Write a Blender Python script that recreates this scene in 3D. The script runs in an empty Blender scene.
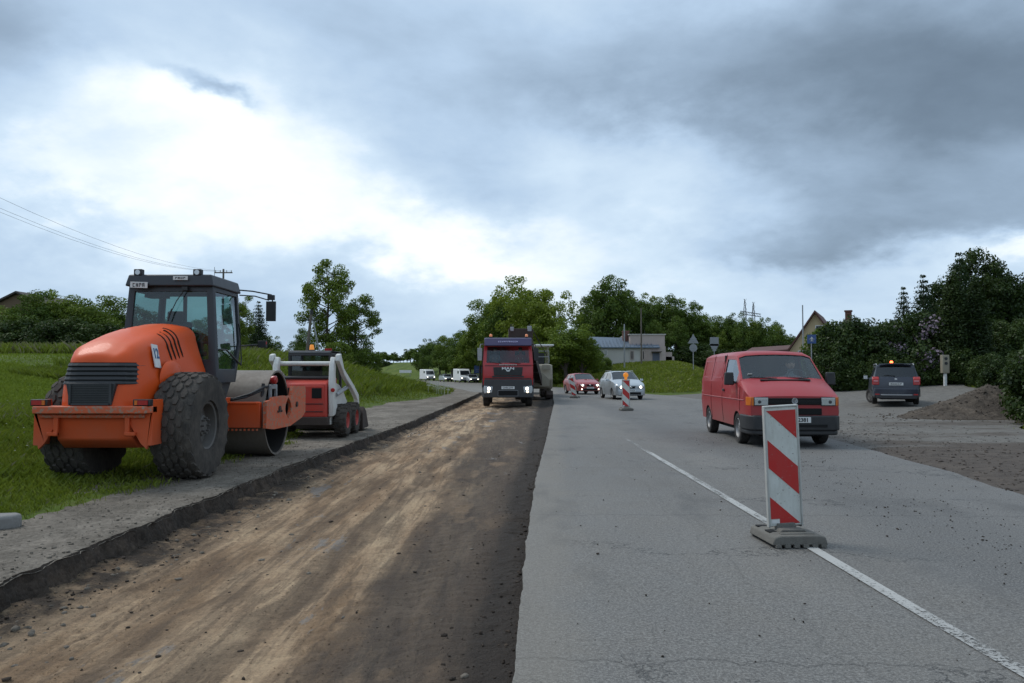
import bpy, bmesh, math, random
import numpy as np
from mathutils import Vector, Matrix, noise as mn
PI = math.pi
R = math.radians
scene = bpy.context.scene
COL = scene.collection
random.seed(7)

# ---------------------------------------------------------------- camera
W, H = 1024, 683
FPX = 781.0
HOR = 372.0
CAMH = 1.5
PITCH = math.atan((HOR - H / 2) / FPX)
cam_d = bpy.data.cameras.new('camera')
cam = bpy.data.objects.new('camera', cam_d)
COL.objects.link(cam)
cam_d.sensor_width = 36
cam_d.lens = FPX / W * 36
cam_d.clip_start = 0.05
cam_d.clip_end = 5000
cam.location = (0, 0, CAMH)
cam.rotation_euler = (PI / 2 + PITCH, 0, 0)
scene.camera = cam
scene.render.resolution_x = W
scene.render.resolution_y = H


def ray(px, py):
    v = Vector(((px - W / 2) / FPX, 1.0, -(py - H / 2) / FPX))
    c, s = math.cos(PITCH), math.sin(PITCH)
    return Vector((v.x, v.y * c - v.z * s, v.y * s + v.z * c))


def G(px, py, z=0.0):
    """ground point seen at a pixel of the photograph"""
    d = ray(px, py)
    t = (z - CAMH) / d.z
    return Vector((d.x * t, d.y * t, z))


def AT(px, Y, py=None):
    """x (and z) of the point seen at a pixel, Y metres away"""
    d = ray(px, py if py is not None else HOR)
    t = Y / d.y
    return Vector((d.x * t, Y, CAMH + d.z * t))


# ---------------------------------------------------------------- node helpers
class NT:
    def __init__(s, nt):
        s.nt = nt
        s.n = nt.nodes
        s.l = nt.links

    def node(s, typ, **kw):
        n = s.n.new(typ)
        for k, v in kw.items():
            setattr(n, k, v)
        return n

    def link(s, a, b):
        s.l.new(a, b)

    def val(s, sock, v):
        if hasattr(v, 'is_output'):
            s.l.new(v, sock)
        elif v is not None:
            if sock.type == 'RGBA' and len(v) == 3:
                v = (*v, 1)
            sock.default_value = v

    def math(s, op, a, b=None, c=None, clamp=False):
        n = s.node('ShaderNodeMath', operation=op, use_clamp=clamp)
        for i, x in enumerate((a, b, c)):
            if x is not None:
                s.val(n.inputs[i], x)
        return n.outputs[0]

    def dot(s, a, vec):
        n = s.node('ShaderNodeVectorMath', operation='DOT_PRODUCT')
        s.link(a, n.inputs[0])
        n.inputs[1].default_value = vec
        return n.outputs['Value']

    def noise(s, vec, scale, detail=4, rough=.5, dist=0, out='Fac'):
        n = s.node('ShaderNodeTexNoise')
        if vec is not None:
            s.link(vec, n.inputs['Vector'])
        n.inputs['Scale'].default_value = scale
        n.inputs['Detail'].default_value = detail
        n.inputs['Roughness'].default_value = rough
        n.inputs['Distortion'].default_value = dist
        return n.outputs[out]

    def voro(s, vec, scale, feature='F1', out='Distance', rnd=1.0):
        n = s.node('ShaderNodeTexVoronoi', feature=feature)
        if vec is not None:
            s.link(vec, n.inputs['Vector'])
        n.inputs['Scale'].default_value = scale
        n.inputs['Randomness'].default_value = rnd
        return n.outputs[out]

    def ramp(s, fac, stops, interp='LINEAR'):
        n = s.node('ShaderNodeValToRGB')
        n.color_ramp.interpolation = interp
        e = n.color_ramp.elements
        while len(e) < len(stops):
            e.new(0.5)
        for i, (p, c) in enumerate(stops):
            e[i].position = p
            if not isinstance(c, (tuple, list)):
                c = (c, c, c)
            e[i].color = (*c, 1) if len(c) == 3 else c
        s.val(n.inputs[0], fac)
        return n.outputs[0]

    def mix(s, fac, a, b, blend='MIX'):
        n = s.node('ShaderNodeMix', data_type='RGBA', blend_type=blend)
        s.val(n.inputs[0], fac)
        s.val(n.inputs[6], a)
        s.val(n.inputs[7], b)
        return n.outputs[2]

    def mapping(s, vec, scale=(1, 1, 1), loc=(0, 0, 0), rot=(0, 0, 0)):
        n = s.node('ShaderNodeMapping')
        s.link(vec, n.inputs[0])
        n.inputs['Location'].default_value = loc
        n.inputs['Rotation'].default_value = rot
        n.inputs['Scale'].default_value = scale
        return n.outputs[0]

    def sstep(s, x, a, b):
        n = s.node('ShaderNodeMapRange', interpolation_type='SMOOTHSTEP')
        s.val(n.inputs[0], x)
        n.inputs[1].default_value = a
        n.inputs[2].default_value = b
        return n.outputs[0]


# ---------------------------------------------------------------- world: overcast sky
SUN_AZ, SUN_EL = R(-62), R(52)      # from the left, high behind the cloud
world = bpy.data.worlds.new('World')
scene.world = world
world.use_nodes = True
wt = NT(world.node_tree)
wt.n.clear()
sky = wt.node('ShaderNodeTexSky', sky_type='NISHITA', sun_disc=False)
sky.sun_elevation = SUN_EL
sky.sun_rotation = SUN_AZ
bg_sky = wt.node('ShaderNodeBackground')
wt.link(sky.outputs[0], bg_sky.inputs[0])
bg_sky.inputs[1].default_value = 0.06
tc = wt.node('ShaderNodeTexCoord').outputs['Generated']
sep = wt.node('ShaderNodeSeparateXYZ')
wt.link(tc, sep.inputs[0])
zc = wt.math('MAXIMUM', sep.outputs[2], 0.0)
den = wt.math('ADD', zc, 0.40)
comb = wt.node('ShaderNodeCombineXYZ')
wt.link(wt.math('DIVIDE', sep.outputs[0], den), comb.inputs[0])
wt.link(wt.math('DIVIDE', sep.outputs[1], den), comb.inputs[1])
cp = comb.outputs[0]
n1 = wt.noise(wt.mapping(cp, (1, 1, 1), (3.1, 7.7, 0)), 0.95, 9, .55, .5)
n2 = wt.noise(wt.mapping(cp, (1, 1.3, 1), (11.1, 2.7, 0)), 3.1, 7, .55, .3)
n3 = wt.noise(wt.mapping(cp, (1, 1, 1), (5.1, 5.7, 0)), 9, 5, .55, .2)
f = wt.math('MULTIPLY_ADD', n1, 0.78, -0.39 + 0.62)
f = wt.math('ADD', f, wt.math('MULTIPLY_ADD', n2, 0.30, -0.15))
f = wt.math('ADD', f, wt.math('MULTIPLY_ADD', n3, 0.07, -0.035))


def blob(px, py, sx, sy, amp, rot=0):
    """a cloud bank (bright or dark) around a direction of the sky"""
    c = ray(px, py).normalized()
    right = Vector((c.y, -c.x, 0)).normalized()
    up = right.cross(c)
    a, b = math.cos(R(rot)), math.sin(R(rot))
    t1 = right * a + up * b
    t2 = up * a - right * b
    u = wt.math('MULTIPLY', wt.dot(WARP, t1), FPX / sx)
    v = wt.math('MULTIPLY', wt.dot(WARP, t2), FPX / sy)
    u0 = c.dot(t1)
    r2 = wt.math('ADD', wt.math('MULTIPLY', u, u), wt.math('MULTIPLY', v, v))
    e = wt.math('EXPONENT', wt.math('MULTIPLY', r2, -1))
    front = wt.math('GREATER_THAN', wt.dot(tc, c), 0)
    return wt.math('MULTIPLY', wt.math('MULTIPLY', e, front), amp)


# the direction, pushed about by noise so that the banks get ragged outlines
wn = wt.noise(cp, 2.6, 6, .6, 0, out='Color')
vm = wt.node('ShaderNodeVectorMath', operation='MULTIPLY_ADD')
wt.link(wn, vm.inputs[0])
vm.inputs[1].default_value = (.26, .26, .26)
vm.inputs[2].default_value = (-.13, -.13, -.13)
va = wt.node('ShaderNodeVectorMath', operation='ADD')
wt.link(vm.outputs[0], va.inputs[0])
wt.link(tc, va.inputs[1])
WARP = va.outputs[0]
for bl in ((195, 130, 115, 85, .30, -10), (330, 185, 210, 60, .24, -22), (470, 255, 150, 34, .17, -12),
           (620, 165, 105, 55, .26, -5), (60, 195, 60, 30, .22, 0), (640, 215, 150, 40, .10, 0), (330, 240, 160, 30, .08, 0),
           (900, 65, 280, 90, -.40, 0), (480, 60, 190, 40, -.06, -6), (40, 50, 130, 60, -.30, 0), (10, 150, 70, 40, -.10, 0), (860, 235, 170, 36, -.24, -3),
           (60, 268, 200, 40, -.10, 4), (400, 300, 150, 22, -.06, 0), (222, 103, 34, 11, -.42, -25),
           (1040, 262, 75, 16, .40, 8), (990, 160, 130, 60, -.12, 0), (520, 200, 60, 25, -.06, 0), (720, 275, 130, 22, .06, 0),
           (700, 310, 260, 30, .08, 0)):
    f = wt.math('ADD', f, blob(*bl))
# flatten contrast away from the photographed part of the sky
col = wt.ramp(f, [(0.0, (.085, .118, .160)), (.20, (.145, .198, .262)), (.40, (.25, .335, .44)), (.56, (.37, .485, .625)),
                  (.74, (.50, .615, .73)), (.92, (.72, .78, .825)), (1.0, (.80, .84, .86))])
bg_cl = wt.node('ShaderNodeBackground')
wt.link(col, bg_cl.inputs[0])
bg_cl.inputs[1].default_value = 1.0
mixw = wt.node('ShaderNodeMixShader')
mixw.inputs[0].default_value = 0.93
wt.link(bg_sky.outputs[0], mixw.inputs[1])
wt.link(bg_cl.outputs[0], mixw.inputs[2])
wo = wt.node('ShaderNodeOutputWorld')
wt.link(mixw.outputs[0], wo.inputs[0])

sun_d = bpy.data.lights.new('sun', 'SUN')
sun_d.energy = 1.3
sun_d.angle = R(22)
sun_d.color = (1, .97, .92)
sun = bpy.data.objects.new('sun', sun_d)
COL.objects.link(sun)
sd = Vector((math.sin(SUN_AZ) * math.cos(SUN_EL), math.cos(SUN_AZ) * math.cos(SUN_EL), math.sin(SUN_EL)))
sun.rotation_euler = (-sd).to_track_quat('-Z', 'Y').to_euler()

scene.view_settings.view_transform = 'Standard'
scene.view_settings.look = 'None'
scene.view_settings.exposure = 0.46
scene.view_settings.gamma = 1.0
scene.view_settings.use_curve_mapping = False
scene.render.engine = 'CYCLES'
scene.cycles.max_bounces = 6
scene.cycles.transparent_max_bounces = 12
scene.cycles.caustics_reflective = False
scene.cycles.caustics_refractive = False

# ---------------------------------------------------------------- mesh helpers
def tag(o, label=None, cat=None, group=None, kind=None):
    if label: o['label'] = label
    if cat: o['category'] = cat
    if group: o['group'] = group
    if kind: o['kind'] = kind
    return o


def empty(name, loc=(0, 0, 0), rz=0, parent=None):
    o = bpy.data.objects.new(name, None)
    o.empty_display_size = .2
    o.location = loc
    o.rotation_euler = (0, 0, rz)
    if parent: o.parent = parent
    COL.objects.link(o)
    return o


def kids(o):
    return [c for c in bpy.data.objects if c.parent == o]


def copy_tree(o, parent=None, table=None):
    if table is None:
        table = {}
        for c in bpy.data.objects:
            if c.parent: table.setdefault(c.parent, []).append(c)
    c = o.copy()
    COL.objects.link(c)
    c.parent = parent
    for ch in table.get(o, []):
        copy_tree(ch, c, table)
    return c


class MB:
    """collects faces; build() links them as one mesh object"""
    def __init__(s):
        s.v, s.f, s.m = [], [], []

    def add(s, verts, faces, mi=0):
        b = len(s.v)
        s.v += [tuple(p) for p in verts]
        s.f += [tuple(b + i for i in f) for f in faces]
        s.m += [mi] * len(faces)

    def quad(s, a, b, c, d, mi=0):
        s.add((a, b, c, d), ((0, 1, 2, 3),), mi)

    def box(s, c, d, mi=0, rot=None, taper=None):
        """centre, full size; taper = (sx, sy) scale of the top"""
        x, y, z = d[0] / 2, d[1] / 2, d[2] / 2
        tx, ty = taper or (1, 1)
        vs = [(-x, -y, -z), (x, -y, -z), (x, y, -z), (-x, y, -z), (-x * tx, -y * ty, z), (x * tx, -y * ty, z), (x * tx, y * ty, z), (-x * tx, y * ty, z)]
        vs = [Vector(p) for p in vs]
        if rot is not None: vs = [rot @ p for p in vs]
        vs = [p + Vector(c) for p in vs]
        s.add(vs, ((0, 3, 2, 1), (4, 5, 6, 7), (0, 1, 5, 4), (1, 2, 6, 5), (2, 3, 7, 6), (3, 0, 4, 7)), mi)
        return s

    def prism(s, pts, a, b, axis='x', mi=0):
        """outline (u, v) extruded along axis from a to b. x: (y,z)  y: (x,z)  z: (x,y)"""
        def P(u, v, w):
            return {'x': (w, u, v), 'y': (u, w, v), 'z': (u, v, w)}[axis]
        n = len(pts)
        vs = [P(u, v, a) for u, v in pts] + [P(u, v, b) for u, v in pts]
        fs = [tuple(range(n))[::-1], tuple(range(n, 2 * n))]
        fs += [(i, (i + 1) % n, n + (i + 1) % n, n + i) for i in range(n)]
        s.add(vs, fs, mi)
        return s

    def ring(s, prof, axis='x', c=(0, 0, 0), seg=32, mi=0, closed=False):
        """lathe: profile (r, h) about axis through c"""
        vs = []
        for r, h in prof:
            for k in range(seg):
                t = 2 * PI * k / seg
                u, v = r * math.cos(t), r * math.sin(t)
                p = {'x': (h, u, v), 'y': (u, h, v), 'z': (u, v, h)}[axis]
                vs.append((p[0] + c[0], p[1] + c[1], p[2] + c[2]))
        n = len(prof)
        fs = []
        rng = range(n) if closed else range(n - 1)
        for i in rng:
            j = (i + 1) % n
            for k in range(seg):
                l = (k + 1) % seg
                fs.append((i * seg + k, i * seg + l, j * seg + l, j * seg + k))
        s.add(vs, fs, mi)
        return s

    def tube(s, path, r, seg=8, mi=0, cap=True):
        path = [Vector(p) for p in path]
        rs = r if isinstance(r, (list, tuple)) else [r] * len(path)
        vs = []
        ref = Vector((0, 0, 1))
        for i, p in enumerate(path):
            t = (path[min(i + 1, len(path) - 1)] - path[max(i - 1, 0)]).normalized()
            a = t.cross(ref)
            if a.length < .05: a = t.cross(Vector((1, 0, 0)))
            a.normalize()
            b = t.cross(a)
            for k in range(seg):
                th = 2 * PI * k / seg
                vs.append(p + (a * math.cos(th) + b * math.sin(th)) * rs[i])
        fs = []
        for i in range(len(path) - 1):
            for k in range(seg):
                l = (k + 1) % seg
                fs.append((i * seg + k, i * seg + l, (i + 1) * seg + l, (i + 1) * seg + k))
        if cap:
            fs.append(tuple(range(seg)))
            fs.append(tuple(range((len(path) - 1) * seg, len(path) * seg))[::-1])
        s.add(vs, fs, mi)
        return s

    def cyl(s, a, b, r, seg=16, mi=0):
        return s.tube([a, b], r, seg, mi)

    def loft(s, secs, mi=0, cap0=False, cap1=False, closed=False):
        n = len(secs[0])
        vs = [p for q in secs for p in q]
        fs = []
        for i in range(len(secs) - 1):
            for k in range(n if closed else n - 1):
                l = (k + 1) % n
                fs.append((i * n + k, i * n + l, (i + 1) * n + l, (i + 1) * n + k))
        if cap0: fs.append(tuple(range(n))[::-1])
        if cap1: fs.append(tuple(range((len(secs) - 1) * n, len(secs) * n)))
        s.add(vs, fs, mi)
        return s

    def mirror(s):
        b = len(s.v)
        s.v += [(-x, y, z) for x, y, z in s.v]
        s.f += [tuple(b + i for i in f[::-1]) for f in s.f]
        s.m += list(s.m)
        return s

    def build(s, name, mat, parent=None, smooth=35, bevel=0, bseg=2, weld=False, subsurf=0, solid=0):
        me = bpy.data.meshes.new(name)
        me.from_pydata(s.v, [], s.f)
        for m in (mat if isinstance(mat, (list, tuple)) else [mat]):
            me.materials.append(m)
        if len(set(s.m)) > 1:
            me.polygons.foreach_set('material_index', s.m)
        bm = bmesh.new()
        bm.from_mesh(me)
        if weld: bmesh.ops.remove_doubles(bm, verts=bm.verts, dist=1e-4)
        bmesh.ops.recalc_face_normals(bm, faces=bm.faces)
        bm.to_mesh(me)
        bm.free()
        if smooth:
            me.polygons.foreach_set('use_smooth', [True] * len(me.polygons))
            if smooth < 180: me.set_sharp_from_angle(angle=R(smooth))
        o = bpy.data.objects.new(name, me)
        COL.objects.link(o)
        if parent is not None: o.parent = parent
        if solid:
            m = o.modifiers.new('solid', 'SOLIDIFY')
            m.thickness = solid
        if subsurf:
            m = o.modifiers.new('sub', 'SUBSURF')
            m.levels = m.render_levels = subsurf
        if bevel:
            m = o.modifiers.new('bevel', 'BEVEL')
            m.width = bevel
            m.segments = bseg
            m.limit_method = 'ANGLE'
            m.angle_limit = R(35)
            m.harden_normals = False
        return o


def np_mesh(name, verts, faces, mats, parent=None, smooth=False, mi=None):
    """verts (n,3), faces (m,k) numpy arrays"""
    me = bpy.data.meshes.new(name)
    k = faces.shape[1]
    me.vertices.add(len(verts))
    me.vertices.foreach_set('co', np.ascontiguousarray(verts, dtype=np.float32).ravel())
    me.loops.add(faces.size)
    me.loops.foreach_set('vertex_index', np.ascontiguousarray(faces, dtype=np.int32).ravel())
    me.polygons.add(len(faces))
    me.polygons.foreach_set('loop_start', np.arange(len(faces), dtype=np.int32) * k)
    me.polygons.foreach_set('loop_total', np.full(len(faces), k, dtype=np.int32))
    for m in mats: me.materials.append(m)
    if mi is not None: me.polygons.foreach_set('material_index', np.ascontiguousarray(mi, dtype=np.int32))
    if smooth: me.polygons.foreach_set('use_smooth', np.ones(len(faces), dtype=bool))
    me.update(calc_edges=True)
    o = bpy.data.objects.new(name, me)
    COL.objects.link(o)
    if parent is not None: o.parent = parent
    return o


def scribble(w, h, n, mat, parent, loc, rot=(PI / 2, 0, 0), name='worn_lettering', seed=1):
    """lettering too small and worn to be read: a row of short strokes"""
    r = random.Random(seed)
    mb = MB()
    cw = w / n
    for i in range(n):
        x = -w / 2 + cw * (i + .5)
        k = r.randrange(4)
        sw = cw * .20
        mb.box((x - cw * .27, 0, 0), (sw, h, .003))
        if k != 1: mb.box((x + cw * .22, 0 if k else h * .2, .0005), (sw, h * (1 if k else .6), .003))
        if k != 2: mb.box((x, h * .5 - sw * .5, .001), (cw * .6, sw, .003))
        if k != 0: mb.box((x, -h * .5 + sw * .5 if k == 1 else 0, .0015), (cw * .6, sw, .003))
    o = mb.build(name, mat, parent, smooth=0)
    o.location = loc
    o.rotation_euler = rot
    return o


def text_part(txt, size, mat, parent, loc, rot=(PI / 2, 0, 0), name='lettering', align='CENTER', depth=.002, bold=0.0, xs=1.0):
    cu = bpy.data.curves.new(name, 'FONT')
    cu.body = txt
    cu.size = size
    cu.align_x = align
    cu.align_y = 'CENTER'
    cu.extrude = depth
    cu.offset = bold
    cu.resolution_u = 3
    cu.materials.append(mat)
    tmp = bpy.data.objects.new(name, cu)
    me = bpy.data.meshes.new_from_object(tmp)
    me.name = name
    o = bpy.data.objects.new(name, me)
    bpy.data.objects.remove(tmp)
    bpy.data.curves.remove(cu)
    COL.objects.link(o)
    o.parent = parent
    o.location = loc
    o.rotation_euler = rot
    o.scale = (xs, 1, 1)
    return o


# ---------------------------------------------------------------- materials
def new_mat(name):
    m = bpy.data.materials.new(name)
    m.use_nodes = True
    t = NT(m.node_tree)
    p = t.n['Principled BSDF']
    return m, t, p


def paint(name, colr, rough=.35, dirt=.25, dirt_col=(.16, .13, .10), metal=0, coat=0, scale=3, bump=0, dust=0, wear=None, wear_col=(.25, .2, .17), spec=None):
    """paint, plastic, rubber or metal with uneven dust and streaks"""
    m, t, p = new_mat(name)
    oc = t.node('ShaderNodeTexCoord').outputs['Object']
    a = t.noise(oc, scale, 6, .6)
    b = t.noise(t.mapping(oc, (6, 6, 1.2)), scale * 1.7, 4, .6)
    d = t.math('MULTIPLY', t.ramp(t.math('ADD', t.math('MULTIPLY', a, .6), t.math('MULTIPLY', b, .4)), [(.38, 0), (.70, 1)]), dirt)
    c = t.mix(d, colr, dirt_col)
    v = t.noise(oc, scale * .4, 2)
    c = t.mix(t.math('MULTIPLY', v, .18), c, tuple(x * .72 for x in colr))
    if dust:       # road dust thrown up from the wheels
        sz = t.node('ShaderNodeSeparateXYZ')
        t.link(oc, sz.inputs[0])
        lo = t.math('SUBTRACT', 1, t.sstep(t.math('ADD', sz.outputs[2], t.math('MULTIPLY_ADD', b, .5, -.25)), .25, dust))
        g_ = t.math('MULTIPLY', t.math('MULTIPLY', lo, t.math('MULTIPLY_ADD', a, .9, .1)), .55)
        c = t.mix(g_, c, (.20, .165, .13))
        d = t.math('MAXIMUM', d, g_)
    if wear:
        w = t.noise(oc, scale * 7, 7, .72)
        w = t.ramp(w, [(1 - wear - .03, 0), (1 - wear + .01, 1)])
        c = t.mix(w, c, wear_col)
    t.val(p.inputs['Base Color'], c)
    t.val(p.inputs['Roughness'], t.math('MULTIPLY_ADD', d, .5, rough, clamp=True))
    p.inputs['Metallic'].default_value = metal
    if coat:
        p.inputs['Coat Weight'].default_value = coat
        p.inputs['Coat Roughness'].default_value = .08
    if spec is not None: p.inputs['Specular IOR Level'].default_value = spec
    if bump:
        bn = t.node('ShaderNodeBump')
        bn.inputs['Strength'].default_value = bump
        bn.inputs['Distance'].default_value = .02
        t.link(t.noise(oc, scale * 9, 5, .65), bn.inputs['Height'])
        t.link(bn.outputs[0], p.inputs['Normal'])
    return m


def glass_mat(name, tint=(.55, .62, .62), clear=.55, rough=.02, refl=.06):
    m, t, p = new_mat(name)
    t.n.remove(p)
    tr = t.node('ShaderNodeBsdfTransparent')
    tr.inputs[0].default_value = (*[x * clear for x in tint], 1)
    gl = t.node('ShaderNodeBsdfGlossy')
    gl.inputs['Roughness'].default_value = rough
    gl.inputs['Color'].default_value = (.9, .95, 1, 1)
    fr = t.node('ShaderNodeLayerWeight')
    fr.inputs[0].default_value = .5
    fc = t.math('MULTIPLY_ADD', t.math('POWER', fr.outputs['Facing'], 3.5), .80, refl)
    oc = t.node('ShaderNodeTexCoord').outputs['Object']
    df = t.node('ShaderNodeBsdfDiffuse')
    df.inputs[0].default_value = (.35, .34, .31, 1)
    mx = t.node('ShaderNodeMixShader')
    t.link(fc, mx.inputs[0])
    t.link(tr.outputs[0], mx.inputs[1])
    t.link(gl.outputs[0], mx.inputs[2])
    m2 = t.node('ShaderNodeMixShader')
    t.link(t.math('MULTIPLY', t.noise(oc, 3, 5, .6), .05), m2.inputs[0])
    t.link(mx.outputs[0], m2.inputs[1])
    t.link(df.outputs[0], m2.inputs[2])
    t.link(m2.outputs[0], t.n['Material Output'].inputs[0])
    return m


def emit_mat(name, colr, strength, base=(.8, .8, .8)):
    m, t, p = new_mat(name)
    p.inputs['Base Color'].default_value = (*base, 1)
    p.inputs['Emission Color'].default_value = (*colr, 1)
    p.inputs['Emission Strength'].default_value = strength
    p.inputs['Roughness'].default_value = .15
    return m


M = {}
M['orange'] = paint('orange_paint', (.68, .080, .007), .46, .12, dirt_col=(.20, .12, .07), coat=.08, scale=2.2, dust=1.25, wear=.30, wear_col=(.22, .09, .04), spec=.3)
M['orange_worn'] = paint('worn_orange_paint', (.62, .105, .03), .55, .25, scale=3, wear=.455, wear_col=(.33, .20, .14), bump=.15)
M['red'] = paint('red_van_paint', (.34, .016, .022), .40, .16, dirt_col=(.20, .12, .10), coat=.15, dust=.95, scale=1.2)
M['truck_red'] = paint('red_truck_paint', (.42, .011, .015), .32, .12, coat=.3)
M['loader_red'] = paint('red_loader_paint', (.50, .035, .02), .45, .3)
M['car_red'] = paint('red_car_paint', (.32, .025, .03), .3, .12, coat=.5, dust=.7)
M['silver'] = paint('silver_car_paint', (.46, .50, .53), .30, .12, metal=.45, coat=.4, dust=.6)
M['navy'] = paint('dark_blue_car_paint', (.014, .020, .038), .3, .15, dirt_col=(.12, .11, .1), coat=.4, dust=.5)
M['white'] = paint('white_paint', (.72, .72, .70), .45, .15, dirt_col=(.35, .32, .28))
M['white_worn'] = paint('worn_white_paint', (.68, .67, .63), .55, .35, dirt_col=(.25, .22, .18), wear=.3, wear_col=(.2, .17, .14))
M['cream'] = paint('cream_machine_paint', (.30, .265, .20), .5, .4)
M['purple'] = paint('purple_visor', (.040, .032, .095), .35, .15)
M['cab_grey'] = paint('dark_grey_cab_paint', (.024, .026, .033), .42, .22, dirt_col=(.09, .085, .08))
M['black'] = paint('black_plastic', (.015, .016, .018), .5, .3, dirt_col=(.08, .075, .07))
M['dgrey'] = paint('dark_grey_plastic', (.035, .037, .04), .55, .35, dirt_col=(.10, .095, .09))
M['void'] = paint('unlit_black', (.004, .004, .004), .9, 0)
M['rubber'] = paint('dusty_rubber', (.022, .021, .021), .82, .75, dirt_col=(.115, .105, .095), scale=3, bump=.2, spec=.2)
M['rubber_worn'] = paint('muddy_rubber', (.045, .041, .038), .88, .85, dirt_col=(.14, .12, .10), scale=5, bump=.12, spec=.2)
M['steel'] = paint('worn_drum_steel', (.20, .175, .15), .55, .6, dirt_col=(.15, .12, .09), metal=.2, scale=2, bump=.1)
M['rust'] = paint('rusty_steel', (.050, .034, .027), .75, .6, dirt_col=(.05, .04, .035), bump=.2)
M['chrome'] = paint('bright_metal', (.6, .6, .6), .22, .1, metal=.9)
M['rim'] = paint('grey_wheel_rim', (.28, .28, .28), .45, .45, metal=.4)
M['rim_dark'] = paint('dark_wheel_rim', (.09, .085, .08), .6, .6, dirt_col=(.14, .12, .1))
M['rim_red'] = paint('red_wheel_rim', (.45, .05, .04), .55, .4)
M['alum'] = paint('galvanised_metal', (.34, .35, .36), .45, .25, metal=.5)
M['signback'] = paint('grey_sign_back', (.26, .27, .28), .55, .2)
M['blue'] = paint('blue_sign', (.03, .08, .24), .4, .1)
M['wood'] = paint('weathered_pole_wood', (.15, .125, .10), .85, .5, dirt_col=(.07, .06, .05), scale=4, bump=.3)
M['amber'] = emit_mat('amber_lamp_lens', (1, .33, .02), .25, (.75, .25, .03))
M['amber_on'] = emit_mat('lit_amber_beacon', (1, .12, .03), 5, (.8, .2, .03))
M['headlamp'] = emit_mat('lit_headlamp', (1, .93, .80), 3.2)
M['lamp_glass'] = paint('headlamp_glass', (.55, .57, .58), .12, .15, metal=.55)
M['indicator'] = paint('orange_indicator_lens', (.65, .16, .02), .2, .1)
M['taillight'] = paint('red_tail_lens', (.40, .02, .02), .2, .1)
M['glass'] = glass_mat('window_glass', (.70, .80, .80), .95)
M['glass_dark'] = glass_mat('tinted_window_glass', (.30, .36, .36), .5)
M['glass_cab'] = glass_mat('green_cab_glass', (.55, .78, .74), .72)
M['plate'] = paint('number_plate', (.7, .7, .68), .4, .1)
M['ink'] = paint('black_ink', (.01, .01, .012), .5, 0)
M['blue_ink'] = paint('blue_ink', (.02, .09, .22), .5, 0)
M['sign_red'] = paint('red_retroreflective_sheet', (.48, .018, .016), .42, .22, dirt_col=(.2, .12, .1), scale=4, wear=.34, wear_col=(.30, .14, .12))
M['sign_white'] = paint('white_retroreflective_sheet', (.62, .64, .60), .42, .55, dirt_col=(.33, .31, .26), scale=5, wear=.36, wear_col=(.25, .23, .2))
M['recycled'] = paint('recycled_grey_plastic', (.17, .16, .14), .85, .6, dirt_col=(.09, .08, .07), scale=9, bump=.5)
M['seat'] = paint('seat_fabric', (.03, .03, .032), .9, .2)
M['skin'] = paint('skin', (.45, .25, .18), .5, 0)
M['cloth_grey'] = paint('grey_cloth', (.16, .17, .19), .9, .1)
M['cloth_red'] = paint('red_cloth', (.40, .05, .05), .9, .1)
M['hair'] = paint('brown_hair', (.05, .03, .02), .7, 0)

# ================================================================ THE SETTING
def interp(tab):
    ys = [a for a, b in tab]
    xs = [b for a, b in tab]
    return lambda y: float(np.interp(y, ys, xs))


XL = interp([(-30, -5.6), (4, -5.3), (8, -5.0), (10, -4.9), (15, -4.9), (20, -5.1), (27, -5.4), (32, -5.9), (38, -6.0), (43, -4.8), (50, -4.3), (56, -4.15), (60, -4.5), (66, -5.4), (84, -8.5), (100, -12.4), (130, -21), (160, -32), (200, -52), (420, -200)])
XT = interp([(-30, -4.0), (4, -3.62), (8.3, -3.62), (13, -3.55), (22, -3.1), (35, -2.75), (50, -2.4), (58, -2.3)])
XE = interp([(-30, -.2), (0, -.12), (3.8, 0), (7, .13), (11, .33), (17.7, .78), (25, 1.22), (38, 2.05), (48, 2.5), (58, 2.6)])
XA = interp([(-30, 3.6), (0, 4.5), (4, 5.3), (9.5, 6.2), (12.2, 6.65), (16, 7.0), (20, 7.4), (24, 8.0), (30, 9.0), (40, 10.5), (50, 10), (56, 8.6), (66, 6.8), (78, 4.3), (90, 1.0), (106, -4.0), (130, -12), (160, -22), (200, -41), (420, -190)])
XG = interp([(-30, 9), (5, 11), (15, 12.6), (21, 13.4), (26, 17.2), (31, 20.5), (40, 24), (48, 26), (60, 27.5), (80, 30), (120, 38)])   # right edge of the gravel lot
XF = interp([(52, 13.0), (57, 14.6), (62, 15.5), (80, 20), (100, 26), (120, 32)])                 # left edge of the side road


def sst(x):
    x = min(1, max(0, x))
    return x * x * (3 - 2 * x)


def bank_left(x, y):
    t = XL(y) - x
    hm = np.interp(y, [10, 30, 45, 60, 75, 100, 160, 300], [1.9, 2.15, 2.45, 2.35, 1.5, 1.4, 2.0, 3.0])
    w = np.interp(y, [15, 30, 44, 75, 100], [26, 17, 11.5, 12.5, 15])
    u = min(1, max(0, t / w))
    return hm * (.45 * u + .55 * sst(u)) + (min(0, t) * .35 if t < 0 else 0)


def right_lot(x, y):
    return min(1.6, .0031 * max(0, x - 13) * max(0, y - 21))


def bank_right(x, y):
    """grass bank on the outside of the bend"""
    if y < 50: return -9
    t = x - XA(y)
    t2 = XF(y) - x
    m = min(t, (y - 52.5) * 1.0)
    if y < 58 and x < 14: m = min(m, (y - (57.5 - (x - 5) * .45)) * .8)
    z = 2.55 * sst(m / 17 + .06) - .02 if m > -3 else -1
    z = min(z, m * .35)
    z += min(1.5, max(0, y - 100) * .02) if m > 3 else 0
    if t2 < 4:
        k = sst(t2 / 4)
        z = z * k + (right_lot(x, y) - .25) * (1 - k)
    return z


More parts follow.
